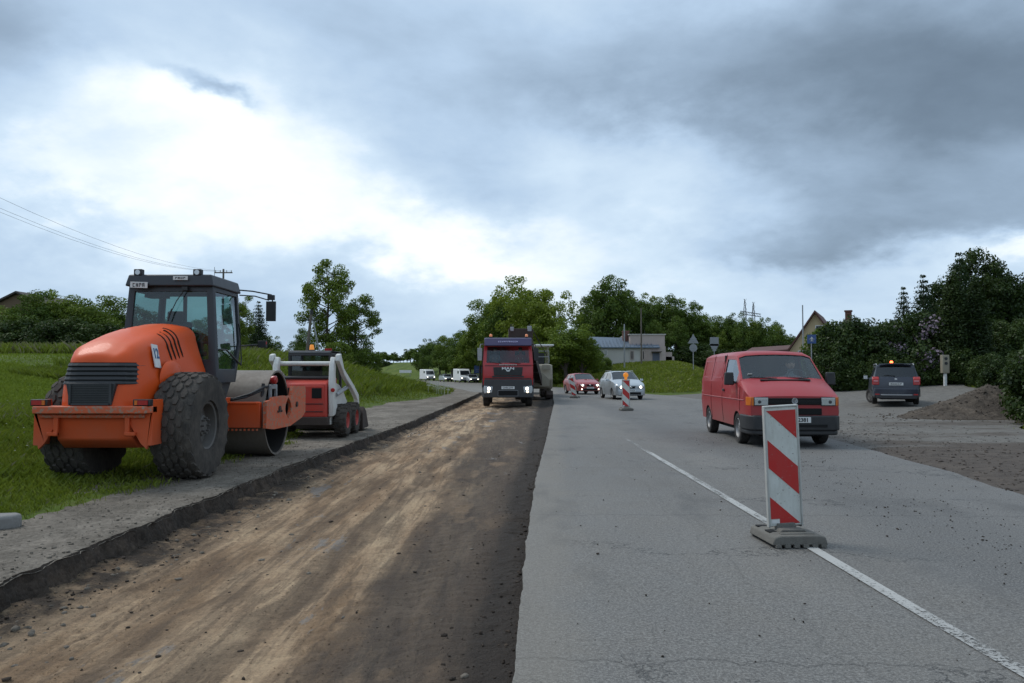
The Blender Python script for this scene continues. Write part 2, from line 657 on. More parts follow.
def nz(x, y, s, seed=0.0):
    return mn.noise(Vector((x * s + seed, y * s + 3.3 * seed, seed)))


def ground_z(x, y):
    if x < XL(y) + 1.5:
        z = bank_left(x, y) + .05 * nz(x, y, .35)
        return max(z, -.4)
    if y > 50 and x > XA(y) - 1:
        if x > XF(y) + 4:
            g = XG(y)
            z = right_lot(x, y) - .12
            if x > g: z += .16 * sst((x - g) / 1.5) + .35 * sst((x - g) / 14)
            return z
        z = bank_right(x, y)
        return max(z, -.4)
    g = XG(y)
    if x > XA(y) + .6:
        z = right_lot(x, y) - .12
        if y > 50 and x < XF(y): z = max(z, -.3)
        if x > g: z += .16 * sst((x - g) / 1.5) + .35 * sst((x - g) / 14)
        return z
    return -.4


def m_ground():
    m, t, p = new_mat('grass_soil')
    ge = t.node('ShaderNodeNewGeometry').outputs['Position']
    a = t.noise(ge, .35, 6, .6)
    b = t.noise(ge, 4, 5, .65)
    c = t.ramp(a, [(.35, (.055, .085, .014)), (.52, (.085, .125, .020)), (.70, (.125, .150, .032))])
    c = t.mix(t.ramp(b, [(.45, 0), (.75, .8)]), c, (.070, .060, .030))
    t.val(p.inputs['Base Color'], c)
    p.inputs['Roughness'].default_value = .95
    p.inputs['Specular IOR Level'].default_value = .15
    bn = t.node('ShaderNodeBump')
    bn.inputs['Strength'].default_value = .7
    bn.inputs['Distance'].default_value = .1
    t.link(t.noise(ge, 9, 6, .7), bn.inputs['Height'])
    t.link(bn.outputs[0], p.inputs['Normal'])
    return m


def m_asphalt():
    m, t, p = new_mat('old_asphalt')
    ge = t.node('ShaderNodeNewGeometry').outputs['Position']
    big = t.noise(t.mapping(ge, (.55, .12, 1)), 1.0, 5, .55)
    mid = t.noise(t.mapping(ge, (1.0, .5, 1)), 2.2, 6, .6)
    fine = t.noise(ge, 60, 3, .7)
    grain = t.voro(ge, 150)
    c = t.ramp(big, [(.30, (.100, .092, .083)), (.5, (.130, .120, .107)), (.70, (.173, .159, .140))])
    c = t.mix(t.ramp(mid, [(.35, .0), (.7, .5)]), c, (.122, .119, .115))
    gr2 = t.noise(ge, 24, 5, .75)
    c = t.mix(t.ramp(gr2, [(.38, .55), (.50, 0)]), c, (.06, .058, .054))
    c = t.mix(t.ramp(gr2, [(.54, 0), (.66, .5)]), c, (.24, .23, .21))
    # two paler, worn lanes; the strip right of the line is darker
    sx = t.node('ShaderNodeSeparateXYZ')
    t.link(ge, sx.inputs[0])
    wob = t.math('MULTIPLY_ADD', t.noise(t.mapping(ge, (.3, .12, 1)), 1, 3), 1.6, -.8)
    xx = t.math('ADD', sx.outputs[0], wob)
    lane = t.sstep(xx, 2.9, 4.0)
    lane = t.math('MULTIPLY', lane, t.math('SUBTRACT', 1, t.sstep(sx.outputs[1], 22, 45)))
    c = t.mix(t.math('MULTIPLY', lane, .42), c, (.098, .097, .097))
    track = t.math('MULTIPLY', t.sstep(xx, 3.2, 3.9), t.math('SUBTRACT', 1, t.sstep(xx, 4.1, 5.0)))
    c = t.mix(t.math('MULTIPLY', track, .4), c, (.06, .059, .058))
    # bleached edge by the saw cut
    c = t.mix(t.ramp(fine, [(.46, 0), (.62, .62)]), c, (.27, .26, .24))
    c = t.mix(t.ramp(grain, [(.0, .75), (.42, 0)]), c, (.04, .04, .041))
    # cracks: thin, wandering
    cr = t.node('ShaderNodeTexVoronoi', feature='DISTANCE_TO_EDGE')
    wv = t.node('ShaderNodeVectorMath', operation='MULTIPLY_ADD')
    t.link(t.noise(ge, 1.3, 6, .65, out='Color'), wv.inputs[0])
    wv.inputs[1].default_value = (.9, .9, 0)
    t.link(t.mapping(ge, (.10, .42, 0)), wv.inputs[2])
    t.link(wv.outputs[0], cr.inputs['Vector'])
    cr.inputs['Scale'].default_value = .85
    gate = t.ramp(t.noise(t.mapping(ge, (1, 1, 1), (4, 9, 0)), .35, 3), [(.46, 0), (.56, 1)])
    ck = t.math('MULTIPLY', t.math('SUBTRACT', 1, t.sstep(cr.outputs['Distance'], .0, .008)), gate)
    c = t.mix(t.math('MULTIPLY', ck, .75), c, (.03, .03, .03))
    # long transverse cracks and a joint along the lane
    wob1 = t.math('MULTIPLY_ADD', t.noise(t.mapping(ge, (1, 0, 0)), 2.4, 7, .62), .55, -.275)
    for y0, sl, amt in ((4.15, .05, .5), (8.3, .02, .5), (9.9, -.05, .22), (12.4, .05, .4), (15.5, .03, .3), (19.5, -.02, .5), (27, .03, .5)):
        dd = t.math('ADD', t.math('SUBTRACT', sx.outputs[1], y0), t.math('MULTIPLY', sx.outputs[0], sl))
        dd = t.math('ABSOLUTE', t.math('ADD', dd, wob1))
        lim = .010 + .0009 * y0
        ck2 = t.math('SUBTRACT', 1, t.sstep(dd, lim * .35, lim))
        c = t.mix(t.math('MULTIPLY', t.math('MULTIPLY', ck2, amt), t.ramp(mid, [(.30, .35), (.5, 1)])), c, (.035, .033, .031))
    wob2 = t.math('MULTIPLY_ADD', t.noise(t.mapping(ge, (0, 1, 0)), 1.1, 7, .6), .9, -.45)
    for x0, amt in ((1.75, .28), (4.9, .2)):
        dd = t.math('ABSOLUTE', t.math('ADD', t.math('SUBTRACT', sx.outputs[0], x0), wob2))
        c = t.mix(t.math('MULTIPLY', t.math('SUBTRACT', 1, t.sstep(dd, .004, .012)), amt), c, (.04, .038, .035))
    # soil dragged out of the trench along the cut edge, chippings
    ed = t.math('SUBTRACT', 1, t.sstep(t.math('ADD', t.math('MULTIPLY_ADD', sx.outputs[1], -.055, sx.outputs[0]), t.math('MULTIPLY_ADD', mid, .5, -.25)), -.05, .30))
    c = t.mix(t.math('MULTIPLY', ed, .35), c, (.21, .185, .15))
    sp = t.ramp(t.voro(ge, 42), [(.07, .85), (.16, 0)])
    c = t.mix(t.math('MULTIPLY', sp, t.ramp(t.noise(ge, 5, 4, .6), [(.50, 0), (.62, 1)])), c, (.06, .058, .055))
    sp2 = t.ramp(t.voro(t.mapping(ge, (1, 1, 1), (3.3, 1.1, 0)), 55), [(.06, .8), (.14, 0)])
    c = t.mix(t.math('MULTIPLY', sp2, t.ramp(t.noise(t.mapping(ge, (1, 1, 1), (8, 3, 0)), 4, 4, .6), [(.48, 0), (.60, 1)])), c, (.33, .32, .30))
    # oil and damp blotches
    st = t.ramp(t.noise(t.mapping(ge, (.8, .35, 1), (20, 3, 0)), 1.4, 6, .6), [(.56, 0), (.70, .5)])
    c = t.mix(st, c, (.07, .068, .066))
    t.val(p.inputs['Base Color'], c)
    t.val(p.inputs['Roughness'], t.math('MULTIPLY_ADD', mid, -.25, .88))
    p.inputs['Specular IOR Level'].default_value = .35
    bn = t.node('ShaderNodeBump')
    bn.inputs['Strength'].default_value = .45
    bn.inputs['Distance'].default_value = .006
    h = t.math('ADD', t.math('MULTIPLY', grain, .8), t.math('MULTIPLY', fine, .7))
    t.link(t.math('SUBTRACT', h, t.math('MULTIPLY', ck, 2)), bn.inputs['Height'])
    t.link(bn.outputs[0], p.inputs['Normal'])
    return m


def m_milled():
    """the dug-out lane: sandy left, dark asphalt remains right, wheel tracks along it"""
    m, t, p = new_mat('milled_road_bed')
    ge = t.node('ShaderNodeNewGeometry').outputs['Position']
    sx = t.node('ShaderNodeSeparateXYZ')
    t.link(ge, sx.inputs[0])
    st = t.mapping(ge, (1.0, .24, 1), (0, 0, 0), (0, 0, R(-3)))
    a = t.noise(st, 1.5, 9, .70)
    b = t.noise(t.mapping(ge, (1, .14, 1), (7, 0, 0), (0, 0, R(-3))), 4.5, 9, .72)
    fine = t.noise(ge, 45, 5, .7)
    blot = t.noise(t.mapping(ge, (1, .35, 1), (3, 8, 0)), 1.1, 7, .68)
    c = t.ramp(a, [(.30, (.16, .100, .060)), (.42, (.29, .190, .112)), (.50, (.45, .31, .19)), (.66, (.56, .41, .26))])
    c = t.mix(t.ramp(b, [(.46, 0), (.60, .50)]), c, (.105, .074, .052))
    b2 = t.noise(t.mapping(ge, (1, .05, 1), (27, 0, 0), (0, 0, R(-3))), 13.0, 4, .6)
    c = t.mix(t.ramp(b2, [(.40, .55), (.50, 0)]), c, (.14, .098, .066))
    # dark bituminous side
    w = t.math('MULTIPLY_ADD', blot, 2.4, -1.2)
    xx = t.math('ADD', t.math('MULTIPLY_ADD', sx.outputs[1], -.02, sx.outputs[0]), w)
    dk = t.sstep(xx, -1.55, -.85)
    dcol = t.ramp(b, [(.38, (.040, .033, .029)), (.50, (.068, .054, .044)), (.62, (.13, .098, .072))])
    c = t.mix(t.math('MULTIPLY', dk, .86), c, dcol)
    # brown island and grey plaques inside the dark part
    isl = t.ramp(t.noise(t.mapping(ge, (1.0, .33, 1), (15, 4.4, 0)), 1.0, 7, .62), [(.54, 0), (.60, 1)])
    c = t.mix(t.math('MULTIPLY', t.math('MULTIPLY', isl, dk), .75), c, (.24, .165, .105))
    pl = t.ramp(t.noise(t.mapping(ge, (1.2, .36, 1), (31, 14.4, 0)), 1.25, 8, .70), [(.60, 0), (.63, 1)])
    c = t.mix(t.math('MULTIPLY', pl, .75), c, (.25, .235, .22))
    # dark loose soil at both edges; right band adds painted shade of the cut
    eg = t.math('SUBTRACT', 1, t.sstep(t.math('ADD', t.math('MULTIPLY_ADD', sx.outputs[1], -.022, sx.outputs[0]), t.math('MULTIPLY', w, .22)), -3.48, -3.12))
    er = t.sstep(t.math('ADD', t.math('MULTIPLY_ADD', sx.outputs[1], -.048, sx.outputs[0]), t.math('MULTIPLY', w, .10)), -.72, -.40)
    er = t.math('MULTIPLY', er, 1.0)
    eg = t.math('MULTIPLY', eg, t.ramp(t.noise(ge, 2.2, 6, .7), [(.36, .35), (.52, 1)]))
    eg = t.math('MAXIMUM', eg, er)
    c = t.mix(t.math('MULTIPLY', eg, .94), c, (.030, .024, .020))
    # wheel tracks that run the length of the lane
    wobt = t.math('MULTIPLY_ADD', t.noise(t.mapping(ge, (0, .35, 0)), 1.0, 3, .5), .7, -.35)
    ben = t.math('MULTIPLY_ADD', sx.outputs[1], -.030, sx.outputs[0])
    for x0, w_, amt in ((-3.02, .12, .35), (-2.22, .13, .40), (-1.62, .16, .60), (-.98, .15, .5), (-.30, .13, .45)):
        dd = t.math('ABSOLUTE', t.math('ADD', t.math('SUBTRACT', ben, x0 - .2), wobt))
        k_ = t.math('SUBTRACT', 1, t.sstep(t.math('ADD', dd, t.math('MULTIPLY_ADD', fine, .10, -.05)), w_ * .7, w_ * 1.15))
        k_ = t.math('MULTIPLY', k_, t.ramp(t.noise(t.mapping(ge, (1, 1, 1), (x0 * 7, 0, 0)), 1.3, 6, .65), [(.34, .15), (.54, 1)]))
        c = t.mix(t.math('MULTIPLY', k_, amt), c, (.085, .060, .043))
    # tyre cleats across the tracks
    wv = t.node('ShaderNodeTexWave', bands_direction='Y', wave_profile='SIN')
    wv.inputs['Scale'].default_value = 2.6
    wv.inputs['Distortion'].default_value = 2.5
    wv.inputs['Detail'].default_value = 3
    wv.inputs['Detail Scale'].default_value = 2
    t.link(t.mapping(ge, (.25, 1, 1)), wv.inputs['Vector'])
    trk = t.math('MULTIPLY', t.sstep(a, .40, .50), t.math('SUBTRACT', 1, t.sstep(a, .52, .60)))
    cl = t.math('MULTIPLY', wv.outputs['Fac'], trk)
    c = t.mix(t.math('MULTIPLY', cl, .10), c, (.075, .056, .042))
    c = t.mix(t.ramp(fine, [(.35, .28), (.55, 0)]), c, (.07, .056, .045))
    c = t.mix(t.ramp(fine, [(.60, 0), (.80, .45)]), c, (.27, .22, .17))
    t.val(p.inputs['Base Color'], c)
    t.val(p.inputs['Roughness'], t.math('MULTIPLY_ADD', dk, -.12, .95))
    p.inputs['Specular IOR Level'].default_value = .2
    bn = t.node('ShaderNodeBump')
    bn.inputs['Strength'].default_value = 1.0
    bn.inputs['Distance'].default_value = .035
    h = t.math('ADD', t.math('MULTIPLY', fine, .7), t.math('MULTIPLY', cl, .25))
    h = t.math('ADD', h, t.math('MULTIPLY', t.noise(ge, 14, 5, .65), 1.2))
    t.link(h, bn.inputs['Height'])
    t.link(bn.outputs[0], p.inputs['Normal'])
    return m


def m_gravel(name, c1, c2, c3, scale=1.0, stone=28):
    m, t, p = new_mat(name)
    ge = t.node('ShaderNodeNewGeometry').outputs['Position']
    a = t.noise(t.mapping(ge, (1, .6, 1)), .8 * scale, 6, .6)
    b = t.noise(t.mapping(ge, (1, 1, 1), (9, 2, 0)), 3.2 * scale, 6, .65)
    v = t.math('MULTIPLY', t.voro(ge, stone, out='Color'), 1.0)
    vd = t.voro(ge, stone)
    fine = t.noise(ge, 70, 4, .7)
    c = t.ramp(a, [(.35, c1), (.52, c2), (.68, c3)])
    c = t.mix(t.ramp(b, [(.42, 0), (.68, .7)]), c, tuple(x * .55 for x in c1))
    c = t.mix(.35, c, v, 'SOFT_LIGHT')
    c = t.mix(t.ramp(fine, [(.55, 0), (.75, .5)]), c, tuple(min(1, x * 1.5) for x in c3))
    t.val(p.inputs['Base Color'], c)
    p.inputs['Roughness'].default_value = .93
    p.inputs['Specular IOR Level'].default_value = .2
    bn = t.node('ShaderNodeBump')
    bn.inputs['Strength'].default_value = .7
    bn.inputs['Distance'].default_value = .015
    t.link(t.math('ADD', t.math('MULTIPLY', vd, -1), t.math('MULTIPLY', fine, .6)), bn.inputs['Height'])
    t.link(bn.outputs[0], p.inputs['Normal'])
    return m


def m_lot():
    m, t, p = new_mat('gravel_lot_surface')
    ge = t.node('ShaderNodeNewGeometry').outputs['Position']
    sx = t.node('ShaderNodeSeparateXYZ')
    t.link(ge, sx.inputs[0])
    a = t.noise(t.mapping(ge, (.35, .8, 1), (0, 0, 0), (0, 0, R(25))), .7, 7, .62)
    b = t.noise(ge, 3.5, 7, .7)
    fine = t.noise(ge, 50, 4, .7)
    vd = t.voro(ge, 22)
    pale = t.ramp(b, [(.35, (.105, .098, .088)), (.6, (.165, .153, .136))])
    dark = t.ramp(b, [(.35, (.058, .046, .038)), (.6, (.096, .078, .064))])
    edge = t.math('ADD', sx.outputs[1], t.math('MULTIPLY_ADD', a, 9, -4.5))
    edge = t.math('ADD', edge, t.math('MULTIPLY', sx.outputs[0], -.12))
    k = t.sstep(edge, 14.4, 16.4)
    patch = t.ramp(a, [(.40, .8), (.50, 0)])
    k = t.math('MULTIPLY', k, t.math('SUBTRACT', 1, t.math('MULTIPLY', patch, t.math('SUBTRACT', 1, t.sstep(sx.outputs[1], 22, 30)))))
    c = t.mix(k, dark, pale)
    c = t.mix(t.ramp(fine, [(.6, 0), (.78, .4)]), c, (.26, .24, .22))
    c = t.mix(t.ramp(fine, [(.25, .5), (.42, 0)]), c, (.04, .037, .034))
    t.val(p.inputs['Base Color'], c)
    p.inputs['Roughness'].default_value = .92
    p.inputs['Specular IOR Level'].default_value = .25
    bn = t.node('ShaderNodeBump')
    bn.inputs['Strength'].default_value = .7
    bn.inputs['Distance'].default_value = .02
    t.link(t.math('ADD', t.math('MULTIPLY', vd, -.8), t.math('MULTIPLY', t.noise(ge, 12, 6, .7), 1.5)), bn.inputs['Height'])
    t.link(bn.outputs[0], p.inputs['Normal'])
    return m


M['ground'] = m_ground()
M['asphalt'] = m_asphalt()
M['milled'] = m_milled()
M['verge'] = m_gravel('grey_verge_gravel', (.115, .098, .078), (.175, .150, .122), (.235, .203, .165), 1.0, 30)
M['edge_soil'] = m_gravel('crumbled_dark_soil', (.038, .030, .024), (.055, .042, .033), (.090, .067, .050), 3, 26)
M['pile'] = m_gravel('dark_gravel_heap', (.060, .048, .038), (.085, .068, .053), (.120, .096, .075), 1.5, 24)
M['lot'] = m_lot()


def axis(vals):
    out = [vals[0][0]]
    for a, b, st in vals:
        n = max(1, round((b - a) / st))
        out += list(np.linspace(a, b, n + 1)[1:])
    return out


# ground: one sheet from behind the camera to the horizon
gx = axis([(-900, -200, 70), (-200, -80, 10), (-80, -30, 2.5), (-30, 40, .5), (40, 90, 2.5), (90, 200, 10), (200, 900, 70)])
gy = axis([(-60, -10, 5), (-10, 2, 1), (2, 80, .5), (80, 140, 1.5), (140, 260, 6), (260, 1500, 80)])
gv = np.array([(x, y, ground_z(x, y)) for y in gy for x in gx], dtype=np.float32)
nxg, nyg = len(gx), len(gy)
idx = np.arange(nxg * nyg).reshape(nyg, nxg)
gf = np.stack([idx[:-1, :-1], idx[:-1, 1:], idx[1:, 1:], idx[1:, :-1]], -1).reshape(-1, 4)
tag(np_mesh('ground', gv, gf, [M['ground']], smooth=True), kind='structure')


def strip(name, ys, fa, fb, n, fz, mat, skirt=None, kind='structure', parent=None, smooth=True):
    """sheet between two edge curves; skirt = (z_left or None, z_right or None)"""
    vs, rows = [], []
    for y in ys:
        a, b = fa(y), fb(y)
        row = []
        if skirt and skirt[0] is not None: row.append((a + .004, y, skirt[0]))
        for i in range(n + 1):
            x = a + (b - a) * i / n
            row.append((x, y, fz(x, y, i / n)))
        if skirt and skirt[1] is not None: row.append((b - .004, y, skirt[1]))
        rows.append(row)
    k = len(rows[0])
    v = np.array(rows, dtype=np.float32).reshape(-1, 3)
    ii = np.arange(len(v)).reshape(-1, k)
    f = np.stack([ii[:-1, :-1], ii[:-1, 1:], ii[1:, 1:], ii[1:, :-1]], -1).reshape(-1, 4)
    o = np_mesh(name, v, f, [mat], smooth=smooth)
    o.data.set_sharp_from_angle(angle=R(50))
    return tag(o, kind=kind)


# trench floor
def floor_z(x, y, u=0):
    z = -.235 + .10 * (x - XT(y)) / (XE(y) - XT(y)) + .034 * nz(x, y * .12, 2.1, 1.7) + .018 * nz(x, y * .3, 5.5, 4.1) + .010 * nz(x, y, 9, 2.2) + .006 * nz(x, y, 19, 1.2)
    dl = x - XT(y)
    dr = XE(y) - x
    # crumbled slopes towards both edges
    if dl < .75: z += .055 * (1 - sst((dl - .02) / .6)) * (1 + .9 * nz(x, y, 2.7, 8.1)) + .02 * nz(x, y, 11, 5)
    if dr < .40: z += .055 * (1 - sst(dr / .4)) * (1 + .9 * nz(x, y, 3.2, 6.1)) + .012 * nz(x, y, 12, 7)
    # wheel ruts
    for rx, w, d in ((-2.35, .22, .022), (-1.35, .28, .028), (-.75, .2, .018), (.1, .2, .018)):
        q = (x - (rx + (XE(y) - XE(6)) * .7 * (rx + 3.6) / 3.6)) / w
        z -= d * math.exp(-q * q) * (1 + .5 * nz(x, y, .8, 3.1))
    # cleat prints of tyres that ran along the lane
    if y < 16:
        for cx_, w, ph in ((-1.20, .16, 0), (-.62, .15, .4), (-2.75, .14, .2)):
            xx = x - cx_ - (XE(y) - XE(6)) * .5 - .08 * math.sin(y * .5 + ph)
            if abs(xx) < w:
                g_ = max(0, math.sin((y + abs(xx) * .6 + ph) * 2 * PI / .19)) * (1 - (abs(xx) / w) ** 4)
                z -= .016 * g_ * max(0, min(1, 1.2 + 2 * nz(x, y, .6, 12)))
    return min(z, -.012)


ys_road = axis([(-20, 2, .4), (2, 10, .045), (10, 22, .09), (22, 58, .25)])
strip('milled_road_bed', ys_road, lambda y: XT(y) - .35, lambda y: XE(y) + .05, 78, floor_z, M['milled'])


def xt_rough(y):
    return XT(y) + .075 * nz(0, y, 1.1, 3) + .045 * nz(0, y, 4.3, 5) + .02 * nz(0, y, 13, 6)


def xe_rough(y):
    return XE(y) + .018 * nz(0, y, 2.1, 13) + .010 * nz(0, y, 9.3, 15)


def verge_z(x, y, u=0):
    base = 0.022 * nz(x, y, 1.4, 9) + .014 * nz(x, y, 5.5, 2) + .007 * nz(x, y, 13, 3)
    d = x - XT(y)
    if y > 58: return base * .3 + (-.02 if u > .95 else 0)
    if d > -.10: base -= .02 * sst((d + .1) / .1) * (1 + nz(x, y, 6, 3))
    base += .035 * max(0, min(1, (XL(y) - x) / 1.0))
    return base


ys_v = axis([(-20, 2, .4), (2, 12, .05), (12, 24, .1), (24, 60, .35), (60, 160, 2)])
strip('left_verge', ys_v, lambda y: XL(y) - .9 if y < 58 else XL(y) - .5, lambda y: xt_rough(y) if y < 58 else XL(y) + 1.6, 34, verge_z, M['verge'], skirt=(None, None))
# broken vertical face under the verge's edge
def face_strip(name, ys, fx, dx, z0, z1, mat, steps=5):
    rows = []
    for y in ys:
        x0 = fx(y)
        row = []
        for i in range(steps + 1):
            u = i / steps
            jag = .028 * nz(u * 3, y, 5.5, 4 + i * .3) + .012 * nz(u * 9, y, 14, 2 + i)
            row.append((x0 + dx * u + (jag if 0 < i else 0) - dx * .15, y, z0 + (z1 - z0) * u))
        rows.append(row)
    v = np.array(rows, dtype=np.float32).reshape(-1, 3)
    ii = np.arange(len(v)).reshape(-1, steps + 1)
    f = np.stack([ii[:-1, :-1], ii[:-1, 1:], ii[1:, 1:], ii[1:, :-1]], -1).reshape(-1, 4)
    return tag(np_mesh(name, v, f, [mat], smooth=False), kind='structure')


face_strip('road_bed_edge', axis([(-20, 2, .4), (2, 12, .03), (12, 24, .07), (24, 58, .3)]), xt_rough, .10, .004, -.28, M['edge_soil'])

# asphalt carriageway with a saw-cut left edge
def xleft_road(y):
    if y < 57.9: return xe_rough(y)
    return XL(y) + 1.3


def road_z(x, y, u=0):
    return 0.006 * nz(x, y, .5, 3)


strip('asphalt_road', axis([(-20, 2, .4), (2, 20, .06), (20, 57.8, .3), (57.9, 58, .1), (58, 200, 2)]), xleft_road, lambda y: XA(y) + .06 * nz(0, y, 1.6, 33) + .10 * nz(0, y, .5, 43), 16, road_z, M['asphalt'], skirt=(-.30, None))

# gravel lot and side road on the right
def lot_l(y):
    if y > 55: return XF(y) - .3
    if y > 50: return np.interp(y, [50, 55], [XA(50) - .2, XF(55) - .3])
    return XA(y) - .35


def lot_z(x, y, u=0):
    z = right_lot(x, y) + .010 * nz(x, y, 1.3, 6)
    e = x - XA(y)
    z -= .02 if (y < 52 and e < .3) else 0
    z += .02 * sst(e / 1.2) * (1 + nz(x, y, 2.2, 4)) if y < 24 else 0
    return z


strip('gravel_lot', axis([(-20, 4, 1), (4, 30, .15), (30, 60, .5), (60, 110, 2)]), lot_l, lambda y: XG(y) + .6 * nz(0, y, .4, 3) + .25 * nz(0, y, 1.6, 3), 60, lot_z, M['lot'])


# painted line: worn, on the carriageway
def m_line():
    m, t, p = new_mat('worn_white_road_paint')
    ge = t.node('ShaderNodeNewGeometry').outputs['Position']
    a = t.noise(ge, 38, 7, .8)
    b = t.noise(t.mapping(ge, (3, .5, 1)), 2.0, 5, .6)
    t.val(p.inputs['Base Color'], t.mix(t.ramp(b, [(.4, 0), (.7, .55)]), (.38, .375, .355), (.20, .195, .185)))
    p.inputs['Roughness'].default_value = .8
    sx = t.node('ShaderNodeSeparateXYZ')
    t.link(ge, sx.inputs[0])
    far = t.sstep(sx.outputs[1], 12.5, 20)
    cut = t.math('ADD', t.math('MULTIPLY', t.math('SUBTRACT', b, .5), .45), t.math('MULTIPLY', far, .20))
    al = t.math('SUBTRACT', 1, t.sstep(t.math('ADD', a, cut), .51, .62))
    t.link(al, p.inputs['Alpha'])
    return m


M['line'] = m_line()
cx_line = lambda y: 2.55 + .02 * nz(0, y, .3, 5) + (max(0, y - 18) * .02)
tag(strip('painted_centre_line', axis([(-12, 2, .4), (2, 34, .25)]), lambda y: cx_line(y) - .050, lambda y: cx_line(y) + .050, 2, lambda x, y, u: road_z(x, y) + .008, M['line']))


# stones and crumbs
def stones(name, pts, mat, kind='stuff'):
    ico = bmesh.new()
    bmesh.ops.create_icosphere(ico, subdivisions=1, radius=1)
    bv = np.array([v.co[:] for v in ico.verts])
    bf = np.array([[v.index for v in f.verts] for f in ico.faces])
    ico.free()
    rg = np.random.default_rng(3)
    V, F = [], []
    for i, (x, y, z, r) in enumerate(pts):
        s = r * rg.uniform(.6, 1.3, 3) * np.array([1, 1, .62])
        a = rg.uniform(0, 6.28)
        jit = 1 + rg.uniform(-.28, .28, (len(bv), 1))
        p = bv * jit * s
        ca, sa = math.cos(a), math.sin(a)
        p = np.stack([p[:, 0] * ca - p[:, 1] * sa, p[:, 0] * sa + p[:, 1] * ca, p[:, 2]], 1) + np.array([x, y, z + r * .2])
        V.append(p)
        F.append(bf + i * len(bv))
    o = np_mesh(name, np.concatenate(V), np.concatenate(F), [mat])
    return tag(o, kind=kind)


rg = random.Random(11)
pts = []
for i in range(2600):       # crumbs in the trench, most along its edges
    y = 3 + 26 * rg.random() ** 1.6
    u = rg.random()
    side = rg.random()
    if side < .55: x = XT(y) + .02 + .55 * u * u
    elif side < .75: x = XE(y) - .02 - .45 * u * u
    else: x = XT(y) + (XE(y) - XT(y)) * u
    pts.append((x, y, floor_z(x, y), rg.choice((.004, .005, .007, .010, .010, .018)) * rg.uniform(.6, 1.3)))
stones('loose_soil_crumbs', pts, M['edge_soil'])
pts = []
for i in range(420):
    y = 3.5 + 22 * rg.random() ** 1.4
    x = XT(y) + .25 + .5 * abs(rg.gauss(0, .5))
    if rg.random() < .25: x = XT(y) + 3.4 * rg.random()
    pts.append((x, y, floor_z(x, y) - .005, rg.choice((.010, .015, .022, .032)) * rg.uniform(.6, 1.2)))
stones('broken_asphalt_pieces', pts, M['verge'])
pts = []
for i in range(9000):
    y = 3 + 16 * rg.random() ** 1.5
    x = XT(y) + (XE(y) - XT(y)) * rg.random()
    pts.append((x, y, floor_z(x, y), rg.uniform(.002, .006)))
stones('trench_grit', pts, M['milled'])
pts = []
for i in range(2600):
    y = 4 + 20 * rg.random() ** 1.5
    x = XT(y) - .03 - (XT(y) - XL(y)) * rg.random() ** 1.3
    pts.append((x, y, verge_z(x, y), rg.choice((.004, .006, .008, .014)) * rg.uniform(.6, 1.3)))
stones('verge_gravel', pts, M['verge'])
pts = []
for i in range(1500):       # dark grit thrown on the right-hand lane
    y = 4 + 14 * rg.random() ** 1.4
    x = 3.3 + abs(rg.gauss(0, 1.1)) + .12 * y * rg.random()
    if rg.random() < .18: x = .2 + 5 * rg.random()
    if x > XA(y): continue
    pts.append((x, y, .004, rg.choice((.003, .004, .005, .009)) * rg.uniform(.6, 1.3)))
stones('loose_grit', pts, M['edge_soil'])
pts = []
for i in range(3000):
    y = 8 + 16 * rg.random() ** 1.3
    x = XA(y) + .05 + abs(rg.gauss(0, 2.2))
    pts.append((x, y, lot_z(x, y), rg.choice((.005, .008, .012, .024)) * rg.uniform(.5, 1.2)))
stones('lot_rubble', pts, M['lot'])

# kerb stone lying at the far left edge
mb = MB()
kp = [(-.52, -.10), (.30, -.11), (.47, -.07), (.52, 0), (.47, .09), (.28, .12), (-.5, .11)]
mb.prism(kp, 0, .15, 'z')
k = mb.build('kerb_stone', paint('pale_concrete', (.24, .23, .215), .9, .4, dirt_col=(.12, .11, .1), scale=5, bump=.3), bevel=.035, bseg=3)
g = G(3, 531)
k.location = (g.x - .42, g.y, -.02)
k.rotation_euler = (R(2), 0, R(24))
tag(k, 'rounded pale concrete kerb stone lying at the left edge of the gravel verge', 'kerb stone')

# gravel heap beside the parked car
hc = Vector((15.85, 25.8, 0))
vs = []
n = 110
for j in range(n + 1):
    for i in range(n + 1):
        u, v = (i / n * 2 - 1) * 3.9, (j / n * 2 - 1) * 2.6
        r = math.hypot((u + .12) / 3.1, v / 1.9) * (1 + .10 * nz(u, v, .8, 3))
        prof = max(0, 1 - r)
        z = 1.03 * (prof ** 1.25) + (.05 * nz(u, v, 2.6, 5) + .045 * nz(u, v, 6, 5) + .02 * nz(u, v, 14, 5)) * min(1, prof * 6)
        z += .05 * math.exp(-((u - .9) ** 2 + v * v) * 2)
        if r > .98: z = -.12
        vs.append((hc.x + u, hc.y + v, z + right_lot(hc.x + u, hc.y + v) + .01))
v = np.array(vs)
ii = np.arange(len(v)).reshape(n + 1, n + 1)
f = np.stack([ii[:-1, :-1], ii[:-1, 1:], ii[1:, 1:], ii[1:, :-1]], -1).reshape(-1, 4)
o = np_mesh('gravel_heap', v, f, [M['pile']], smooth=True)
hst = []
for i in range(1500):
    u, w = rg.gauss(0, 1.7), rg.gauss(0, 1.1)
    j_ = int(min(n, max(0, (w / 2.6 + 1) / 2 * n)))
    i_ = int(min(n, max(0, (u / 3.9 + 1) / 2 * n)))
    zz_ = max(float(v[j_ * (n + 1) + i_][2]), lot_z(hc.x + u, hc.y + w))
    hst.append((hc.x + u, hc.y + w, zz_, rg.choice((.012, .018, .03, .045)) * rg.uniform(.6, 1.2)))
stones('heap_stones', hst, M['pile'])
tag(o, 'low heap of dark gravel tipped on the lot beside the parked dark car', 'gravel heap')

# ================================================================ SHARED BUILDERS
def lerp3(a, b, t):
    return Vector(a) * (1 - t) + Vector(b) * t


